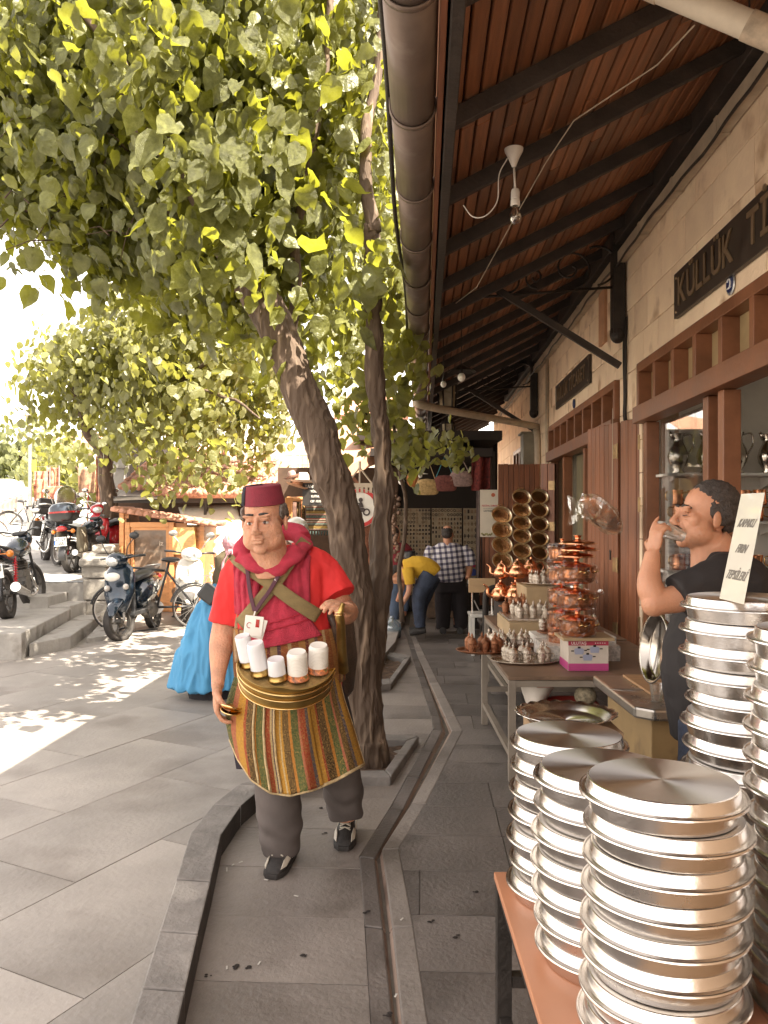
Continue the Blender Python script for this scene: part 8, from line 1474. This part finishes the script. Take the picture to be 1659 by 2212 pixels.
def shoe(toe, heel, pitch=0, parent=man):
 d = heel-toe; d.z = 0; L_ = d.length; yaw = math.atan2(d.y, d.x)-PI/2; Mt = Matrix.Translation(toe) @ Matrix.Rotation(yaw, 4, 'Z') @ Matrix.Rotation(pitch, 4, 'X')
 rows = [(0, .030, .030), (.03, .044, .048), (.08, .052, .060), (.14, .050, .082), (.19, .044, .105), (.24, .042, .112), (.285, .036, .100), (.30, .025, .07)]
 def ring(y, w, h, z0=.022): return [Vector((w*math.copysign(abs(math.cos(a))**.75, math.cos(a)), y, z0+(h-z0)*max(0, math.sin(a))**.7 if math.sin(a) > 0 else z0)) for a in np.linspace(0, 2*PI, 19)[:-1]]
 q = MB(); q.loft([ring(*r_) for r_ in rows]); e = MB(); xf(q, e, Mt); t = e.build('shoe', M_SHOE, parent, smooth=True, world=True)
 q = MB(); q.loft([[Vector((x, y, z)) for x, z in ((-w*1.07, .001), (w*1.07, .001), (w*1.05, .026), (-w*1.05, .026))] for y, w in [(-.008, .026), (.03, .046), (.08, .054), (.16, .048), (.24, .045), (.30, .032)]]); e = MB(); xf(q, e, Mt); e.build('sole', M_SHOE, t, world=True, bevel=.004)
 for s in (-1, 1):
  q = MB(); q.add([(s*.036, .02, .034), (s*.050, .06, .034), (s*.052, .12, .045), (s*.042, .125, .066), (s*.036, .07, .056)], [(0, 1, 2, 3, 4)]); q.v = [(x*1.03, y, z+.004) for x, y, z in q.v]; e = MB(); xf(q, e, Mt); e.build('side_patch', M_SHW, t, world=True, solid=.004)
  q = MB(); q.add([(s*.047, .17, .03), (s*.047, .27, .03), (s*.044, .28, .06), (s*.047, .2, .05)], [(0, 1, 2, 3)]); e = MB(); xf(q, e, Mt); e.build('side_flash', M_SHW, t, world=True, solid=.004)
 q = MB()
 for k in range(5): y = .085+k*.022; z = .072+k*.011; q.tube([(-.028, y, z), (0, y+.01, z+.010), (.026, y+.018, z+.004)], .0032, 5); q.tube([(.028, y, z), (0, y+.01, z+.011), (-.026, y+.018, z+.004)], .0032, 5)
 e = MB(); xf(q, e, Mt); e.build('laces', M_SHW, t, world=True, smooth=True); return t
shoe(Vector((P(588, 1890, 3.70).x, 3.68, 0)), Vector((P(628, 1850, 3.98).x, 3.98, 0))); shoe(Vector((P(742, 1835, 4.0).x, 3.99, 0)), Vector((P(752, 1800, 4.3).x, 4.29, 0)))
# ---------------------------------------------------------------- the shopkeeper drinking
YS = 3.02; sk = thing('person', 'man in black T-shirt seen from the side, drinking from a small cup behind the trays', 'person', (P(1545, 0, YS).x, YS, 0))
HMs = HM(P(1519, 1122, YS), R(-84), R(-8), 0, .97); b = MB(); xf(headparts(1.05), b, HMs)
rS = [(1190, 1564, 38, .10), (1215, 1570, 62, .17), (1245, 1568, 78, .21), (1300, 1558, 84, .20), (1380, 1543, 100, .19), (1450, 1540, 104, .19), (1520, 1542, 98, .19), (1600, 1545, 84, .18)]
def rowsS(g): return [((P(cx, y, YS).x, YS, P(cx, y, YS).z), hw/F*YS+g, dp+g) for y, cx, hw, dp in rS]
b.loft(ringloft([(c, a*.9, d*.9) for c, a, d in rowsS(0)])); b.tube(bez([P(1536, 1172, YS), P(1556, 1195, YS), P(1565, 1220, YS)], 4), .068, 16)
sh_, el_, wr_ = P(1540, 1262, YS-.20), P(1410, 1302, YS-.22), P(1410, 1194, YS-.16)
b.tube(bez([sh_, sh_.lerp(el_, .5)+Vector((0, 0, -.012)), el_+Vector((.012, 0, 0))], 5), [.056, .056, .056, .055, .053, .051, .05, .048, .046, .045, .045], 16); b.tube(bez([el_+Vector((.012, 0, .0)), el_.lerp(wr_, .4)+Vector((-.012, 0, 0)), wr_], 5), [.042, .044, .046, .047, .046, .043, .040, .036, .033, .030, .028], 16)
b.ell(el_+Vector((.004, 0, -.004)), (.045, .045, .045)); handparts(b, wr_, (.22, .05, 1), (.8, .35, .0), [.25, .66, .74, .8], .88, thumb=1, tcurl=.6)
for s in (-1, 1): b.tube([P(1540, 1560, YS+s*.1), P(1535, 1800, YS+s*.12), Vector((P(1535, 0, YS).x, YS+s*.12, .06))], [.10, .07, .05], 12); b.ell((P(1500, 0, YS).x, YS+s*.12, .045), (.12, .045, .04))
me, Ih = skinmesh(b, .0048, HMs); paint(me, [lambda c: (c.z < -.04 and c.y < -.0 and c.z > -.12 and abs(c.x) < .08), lambda c: ((c.x/.026)**2+((c.z+.066)/.012)**2 < 1 and c.y < -.09)], [mat('shaven_skin', (.40, .225, .15), .55, var=.14, scale=40), LIP], Ih); addmesh(me, 'body', [SKIN2, bpy.data.materials['shaven_skin'], LIP], sk, world=True)
face(sk, HMs, M_HAIR, 1.0, True)
headshell(sk, HMs, [((0, .036, .080), (.083, .098, .079)), ((.0, .095, .03), (.068, .040, .075)), ((.070, .045, .03), (.022, .050, .050)), ((-.070, .045, .03), (.022, .050, .050)), ((.076, -.002, .035), (.010, .016, .030)), ((-.076, -.002, .035), (.010, .016, .030))], mat('cropped_hair', (.05, .038, .032), .7, var=.5, scale=70, bump=.8, bscale=140), 'hair')
q = MB(); q.tube(bez([(-.032, -.100, -.056), (-.016, -.113, -.046), (0, -.116, -.044), (.016, -.113, -.046), (.032, -.100, -.056)], 4), [(.011, .008)]*17, 7); e = MB(); xf(q, e, HMs); e.build('moustache', M_HAIR, sk, smooth=True, world=True)
M_BTEE = mat('black_jersey', (.022, .018, .018), .85, var=.2, scale=8, bump=.3, bscale=16); s2 = MB(); s2.loft(ringloft(rowsS(.008))); s2.tube(bez([P(1575, 1235, YS-.12), P(1535, 1260, YS-.20), P(1490, 1278, YS-.215), P(1462, 1290, YS-.22)], 5), [.075, .078, .078, .078, .078, .078, .077, .077, .076, .076, .076, .075, .075, .075, .075, .076], 22); s2.tube(bez([P(1575, 1235, YS+.12), P(1560, 1265, YS+.23), P(1530, 1330, YS+.26)], 5), .078, 20)
s2.v = s2.v; me = remesh(s2, .009, 3, .5, wrinkle(.009, (8, 8, 6), 4)); addmesh(me, 'shirt', M_BTEE, sk, world=True)
M_JEAN = mat('dark_jeans', (.035, .045, .075), .85, var=.3, scale=9, bump=.5, bscale=60)
for s in (-1, 1): trouser([P(1542, 1560, YS+s*.09), P(1530, 1700, YS+s*.10), P(1530, 1900, YS+s*.12), Vector((P(1535, 0, YS).x, YS+s*.12, .09))], [(0, .125), (.4, .10), (1, .075)], 7+s, .014, .01, sk, M_JEAN)
for s in (-1, 1): q = MB(); q.ell((P(1500, 0, YS).x, YS+s*.12, .045), (.14, .055, .05)); q.build('shoe', M_SHOE, sk, smooth=True, world=True)
c = P(1449, 1148, YS-.10); q = MB(); q.lathe([(.001, -.055), (.020, -.055), (.029, .01), (.030, .012)], c+Vector((-.005, 0, 0)), 20, M=Matrix.Rotation(R(-70), 3, 'Y')); solo(q, 'small_cup', thinglass('cup_clear', (.9, .85, .8), .2, .08, .25, (.7, .6, .5)), 'small clear plastic cup at the lips of the man in black', 'cup', smooth=True)
# ---------------------------------------------------------------- smaller figures
def figure(label, loc, hm, parts, garments, hair, voxel=.012, group=None, hairm=M_HAIR, face_=True, legs=()):
 t = thing('person', label, 'person', loc); b = MB()
 if hm is not None: xf(headparts(1.0), b, hm)
 for pts, rr in parts: p = bez(pts, 4); b.tube(p, [interp(rr, i/(len(p)-1)) for i in range(len(p))] if isinstance(rr, list) else rr, 12)
 me = remesh(b, voxel, 2, .5); addmesh(me, 'body', SKIN2, t, world=True)
 for nm, m_, vols, amp in garments:
  g_ = MB()
  for v_ in vols:
   if v_[0] == 'L': g_.loft(ringloft(v_[1]))
   else: p = bez(v_[1], 4); g_.tube(p, [interp(v_[2], i/(len(p)-1)) for i in range(len(p))] if isinstance(v_[2], list) else v_[2], 16)
  me = remesh(g_, voxel, 2, .5, wrinkle(amp, (9, 9, 6) if amp < .012 else (13, 13, 1.3), 2)); addmesh(me, nm, m_, t, world=True)
 if hair and hm is not None: headshell(t, hm, hair, hairm, 'hair', voxel*.7)
 return t
# man in plaid shirt, back to us
YP = 11.5
def grid(name, c1, c2, c3, s):
 m = bpy.data.materials.new(name); m.use_nodes = True; n = m.node_tree; b = n.nodes['Principled BSDF']; l = n.links.new; b.inputs['Roughness'].default_value = .9; tc = n.nodes.new('ShaderNodeTexCoord'); sp_ = n.nodes.new('ShaderNodeSeparateXYZ'); mp = n.nodes.new('ShaderNodeMapping'); mp.inputs['Rotation'].default_value = (0, .10, 0); l(tc.outputs['Object'], mp.inputs[0]); l(mp.outputs[0], sp_.inputs[0]); outs = []
 for ax in (0, 2):
  ml = n.nodes.new('ShaderNodeMath'); ml.operation = 'MULTIPLY'; ml.inputs[1].default_value = s; l(sp_.outputs[ax], ml.inputs[0]); fr = n.nodes.new('ShaderNodeMath'); fr.operation = 'FRACT'; l(ml.outputs[0], fr.inputs[0]); g_ = n.nodes.new('ShaderNodeMath'); g_.operation = 'GREATER_THAN'; g_.inputs[1].default_value = .55; l(fr.outputs[0], g_.inputs[0]); outs.append(g_)
 ad = n.nodes.new('ShaderNodeMath'); ad.operation = 'ADD'; l(outs[0].outputs[0], ad.inputs[0]); l(outs[1].outputs[0], ad.inputs[1]); dv = n.nodes.new('ShaderNodeMath'); dv.operation = 'MULTIPLY'; dv.inputs[1].default_value = .45; l(ad.outputs[0], dv.inputs[0]); rp = n.nodes.new('ShaderNodeValToRGB'); rp.color_ramp.interpolation = 'CONSTANT'; e = rp.color_ramp.elements; e[0].color = (*c1, 1); e[1].position = .3; e[1].color = (*c2, 1); x = e.new(.7); x.color = (*c3, 1); l(dv.outputs[0], rp.inputs[0]); l(rp.outputs[0], b.inputs['Base Color']); return m
M_PLAID = grid('plaid_cotton', (.66, .62, .62), (.22, .20, .26), (.05, .045, .07), 13)
def V(x, y, Y=YP): return P(x, y, Y)
hm = HM(V(967, 1156), R(165), 0, 0, .95)
figure('stout man in a white and navy plaid shirt standing with his back to us', (V(970, 0).x, YP, 0), hm, [([V(1000, 1195), V(1014, 1225), V(1010, 1250, 11.35)], [(0, .06), (1, .035)]), ([V(940, 1195), V(928, 1215), V(935, 1225, 11.8)], .045), ([V(968, 1170), V(968, 1185)], .07), ([V(955, 1240), V(955, 1350)], .07), ([V(990, 1240), V(990, 1350)], .07)],
 [('shirt', M_PLAID, [('L', [((V(968, y).x, YP, V(968, y).z), a, b_) for y, a, b_ in [(1172, .13, .08), (1182, .23, .13), (1200, .255, .16), (1225, .24, .18), (1248, .25, .19), (1256, .245, .19)]]), ('T', [V(1000, 1182), V(1013, 1200), V(1016, 1222)], [(0, .08), (1, .085)]), ('T', [V(935, 1182), V(928, 1200), V(927, 1216, 11.6)], .085)], .008),
     ('trousers', mat('black_trousers', (.02, .015, .017), .9, var=.2), [('L', [((V(972, y).x, YP, V(972, y).z), a, .17) for y, a in [(1247, .235), (1262, .235), (1278, .225)]]), ('T', [V(958, 1270), V(957, 1320), V(957, 1358)], [(0, .13), (1, .10)]), ('T', [V(992, 1270), V(996, 1320), V(994, 1357)], [(0, .13), (1, .10)])], .008), ('shoe', M_SHOE, [('T', [V(957, 1363, 11.35), V(957, 1362, 11.6)], .05)], 0), ('shoe', M_SHOE, [('T', [V(994, 1363, 11.35), V(994, 1362, 11.6)], .05)], 0)],
 [((0, .05, .06), (.088, .085, .06)), ((0, .07, .01), (.082, .06, .06))])
# bending man in yellow
def V2(x, y, Y=11.0): return P(x, y, Y)
hm = HM(V2(858, 1243), R(-100), R(60), 0, .95)
figure('young man in a yellow T-shirt and jeans bending down beside the stem', (V2(905, 0).x, 11, 0), hm, [([V2(880, 1235, 10.85), V2(884, 1275, 10.8), V2(866, 1310, 10.8)], [(0, .05), (1, .03)]), ([V2(872, 1235, 11.15), V2(868, 1270, 11.2), V2(858, 1300, 11.2)], [(0, .05), (1, .03)]), ([V2(875, 1232), V2(862, 1240)], .06), ([V2(930, 1245), V2(908, 1300), V2(908, 1350)], .06)],
 [('shirt', mat('yellow_jersey', (.62, .36, .03), .85, var=.1, bump=.4), [('T', [V2(872, 1228), V2(900, 1224), V2(925, 1232), V2(937, 1243)], [(0, .12), (.5, .165), (1, .14)]), ('T', [V2(880, 1228, 10.85), V2(884, 1250, 10.8), V2(886, 1262, 10.8)], .08), ('T', [V2(874, 1228, 11.15), V2(870, 1250, 11.2)], .08)], .010),
     ('jeans', M_JEAN, [('T', [V2(930, 1242, 10.9), V2(905, 1290, 10.85), V2(908, 1355, 10.85)], [(0, .14), (.5, .10), (1, .075)]), ('T', [V2(932, 1245, 11.1), V2(912, 1300, 11.2), V2(905, 1350, 11.2)], [(0, .14), (.5, .10), (1, .075)])], .008), ('shoe', M_SHOE, [('T', [V2(884, 1368, 10.85), V2(900, 1364, 10.85), V2(920, 1360, 10.85)], [(0, .035), (.5, .05), (1, .05)])], 0), ('shoe', M_SHOE, [('T', [V2(884, 1362, 11.2), V2(905, 1358, 11.2)], .045)], 0)],
 [((0, .03, .06), (.088, .10, .08))])
def V3(x, y, Y=12.2): return P(x, y, Y)
hm = HM(V3(853, 1155), R(150), 0, 0, .95)
figure('long-haired figure in a dark red waistcoat with a backpack, half behind the stem', (V3(860, 0).x, 12.2, 0), hm, [([V3(855, 1170), V3(855, 1190)], .06), ([V3(850, 1250), V3(852, 1340)], .06), ([V3(870, 1250), V3(870, 1330)], .06)],
 [('waistcoat', mat('dark_red_cloth', (.16, .012, .018), .85, var=.15), [('L', [((V3(864, y).x, 12.2, V3(864, y).z), a, b_) for y, a, b_ in [(1172, .10, .08), (1186, .19, .12), (1215, .19, .13), (1250, .20, .14)]])], .008), ('jeans', mat('blue_jeans', (.08, .11, .17), .85, var=.25), [('T', [V3(856, 1245), V3(852, 1340)], [(0, .12), (1, .07)]), ('T', [V3(874, 1245), V3(872, 1320)], [(0, .12), (1, .07)])], .006), ('backpack', M_BLACKP, [('T', [V3(884, 1190, 12.0), V3(886, 1235, 12.0)], .10)], .01)],
 [((0, .05, .04), (.09, .09, .10)), ((0, .09, -.08), (.07, .05, .10))])
# headscarf figure by the awning
def V4(x, y, Y=12.0): return P(x, y, Y)
t = figure('woman in a dusty pink headscarf and olive jacket, back to us, by the awning stall', (V4(495, 0).x, 12, .1), HM(V4(497, 1172), R(180), 0, 0, .9), [([V4(497, 1190), V4(496, 1300)], .08), ([V4(480, 1290), V4(480, 1330)], .06), ([V4(510, 1290), V4(510, 1330)], .06)],
 [('jacket', mat('olive_jacket', (.085, .065, .035), .85, var=.2), [('L', [((V4(494, y).x, 12, V4(494, y).z), a, b_) for y, a, b_ in [(1190, .10, .08), (1204, .20, .12), (1250, .21, .15), (1300, .22, .16), (1322, .22, .16)]]), ('T', [V4(478, 1205), V4(468, 1240), V4(466, 1270)], .055)], .008)], None)
q = MB(); q.ell(V4(497, 1172), (.115, .125, .14)); q.ell(V4(497, 1195), (.10, .1, .09))
for s in (-1, 1): q.tube([V4(498+s*3, 1188, 11.88), V4(494+s*11, 1212, 11.86), V4(493+s*14, 1232, 11.86)], [.03, .045, .06], 8, sq=.35)
me = remesh(q, .012, 2, .5, wrinkle(.012, (14, 14, 9), 1)); addmesh(me, 'headscarf', mat('dusty_pink', (.40, .20, .23), .8, var=.12, scale=9), t, world=True)
# figure in blue coat behind the seller
YBc = 6.95; zb0 = RZ
def V5(x, y, Y=YBc): return P(x, y, Y)
t = figure('figure in a long sky-blue coat and black skirt stooping behind the sherbet seller', (V5(460, 0).x, YBc, RZ), HM(V5(545, 1255), R(60), R(30), 0, .9), [([V5(520, 1285), V5(545, 1265)], .05), ([V5(430, 1490), V5(432, 1515)], .04), ([V5(480, 1490), V5(480, 1512)], .04)],
 [('coat', mat('sky_blue_cloth', (.07, .27, .48), .75, var=.08, scale=4), [('L', [((V5(cx_, y).x, YBc, V5(cx_, y).z), a, b_) for y, cx_, a, b_ in [(1282, 472, .10, .10), (1300, 474, .19, .16), (1340, 468, .23, .19), (1400, 458, .29, .22), (1450, 452, .33, .25), (1478, 450, .36, .27), (1484, 450, .355, .265)]]), ('T', [V5(470, 1300), V5(505, 1290), V5(530, 1280)], [(0, .17), (1, .12)]), ('T', [V5(505, 1300, 6.8), V5(520, 1350, 6.75), V5(515, 1400, 6.7)], [(0, .08), (1, .06)])], .034),
     ('skirt', mat('black_cloth', (.02, .017, .02), .9, var=.2), [('L', [((V5(458, y).x, YBc, V5(458, y).z), a, b_) for y, a, b_ in [(1455, .23, .17), (1500, .20, .15), (1516, .19, .14)]])], .012), ('shoe', M_SHOE, [('T', [V5(424, 1525, 6.85), V5(444, 1523, 7.05)], .035)], 0), ('shoe', M_SHOE, [('T', [V5(478, 1525, 6.85), V5(490, 1522, 7.05)], .035)], 0)],
 None)
q = MB(); q.ell(V5(545, 1255), (.11, .12, .14)); q.build('headscarf', bpy.data.materials['sky_blue_cloth'], t, smooth=True, world=True)
q = MB(); q.box(V5(452, 1283, 6.75), (.16, .10, .14), ry=R(38)); solo(q, 'black_handbag', M_BLACKP, 'stiff black bag on the back of the figure in blue', 'bag', bevel=.02)
# walker up the street
YW = 30; zw = street_z(YW)
t = figure('person in grey top and dark trousers walking away up the street by the carpets', (P(147, 0, 30).x, 30, zw), HM(P(149, 1026, 30), PI, 0, 0, 1.0), [([P(140, 1035, 30), P(138, 1050, 30), P(137, 1060, 30)], .045), ([P(152, 1035, 30), P(154, 1052, 30)], .045), ([P(147, 1055, 30), P(147, 1092, 30)], .06)],
 [('top', mat('grey_marl', (.30, .28, .33), .85), [('L', [((P(147, y, 30).x, 30, P(147, y, 30).z), a, .12) for y, a in [(1030, .10), (1034, .18), (1046, .17), (1058, .18)]])], .005), ('trousers', mat('navy_trousers', (.03, .03, .045), .9), [('T', [P(145, 1055, 30), P(146, 1090, 30)], [(0, .12), (1, .07)]), ('T', [P(151, 1055, 30), P(152, 1089, 30)], [(0, .12), (1, .07)])], .004)], [((0, .03, .04), (.085, .1, .085))], voxel=.02)
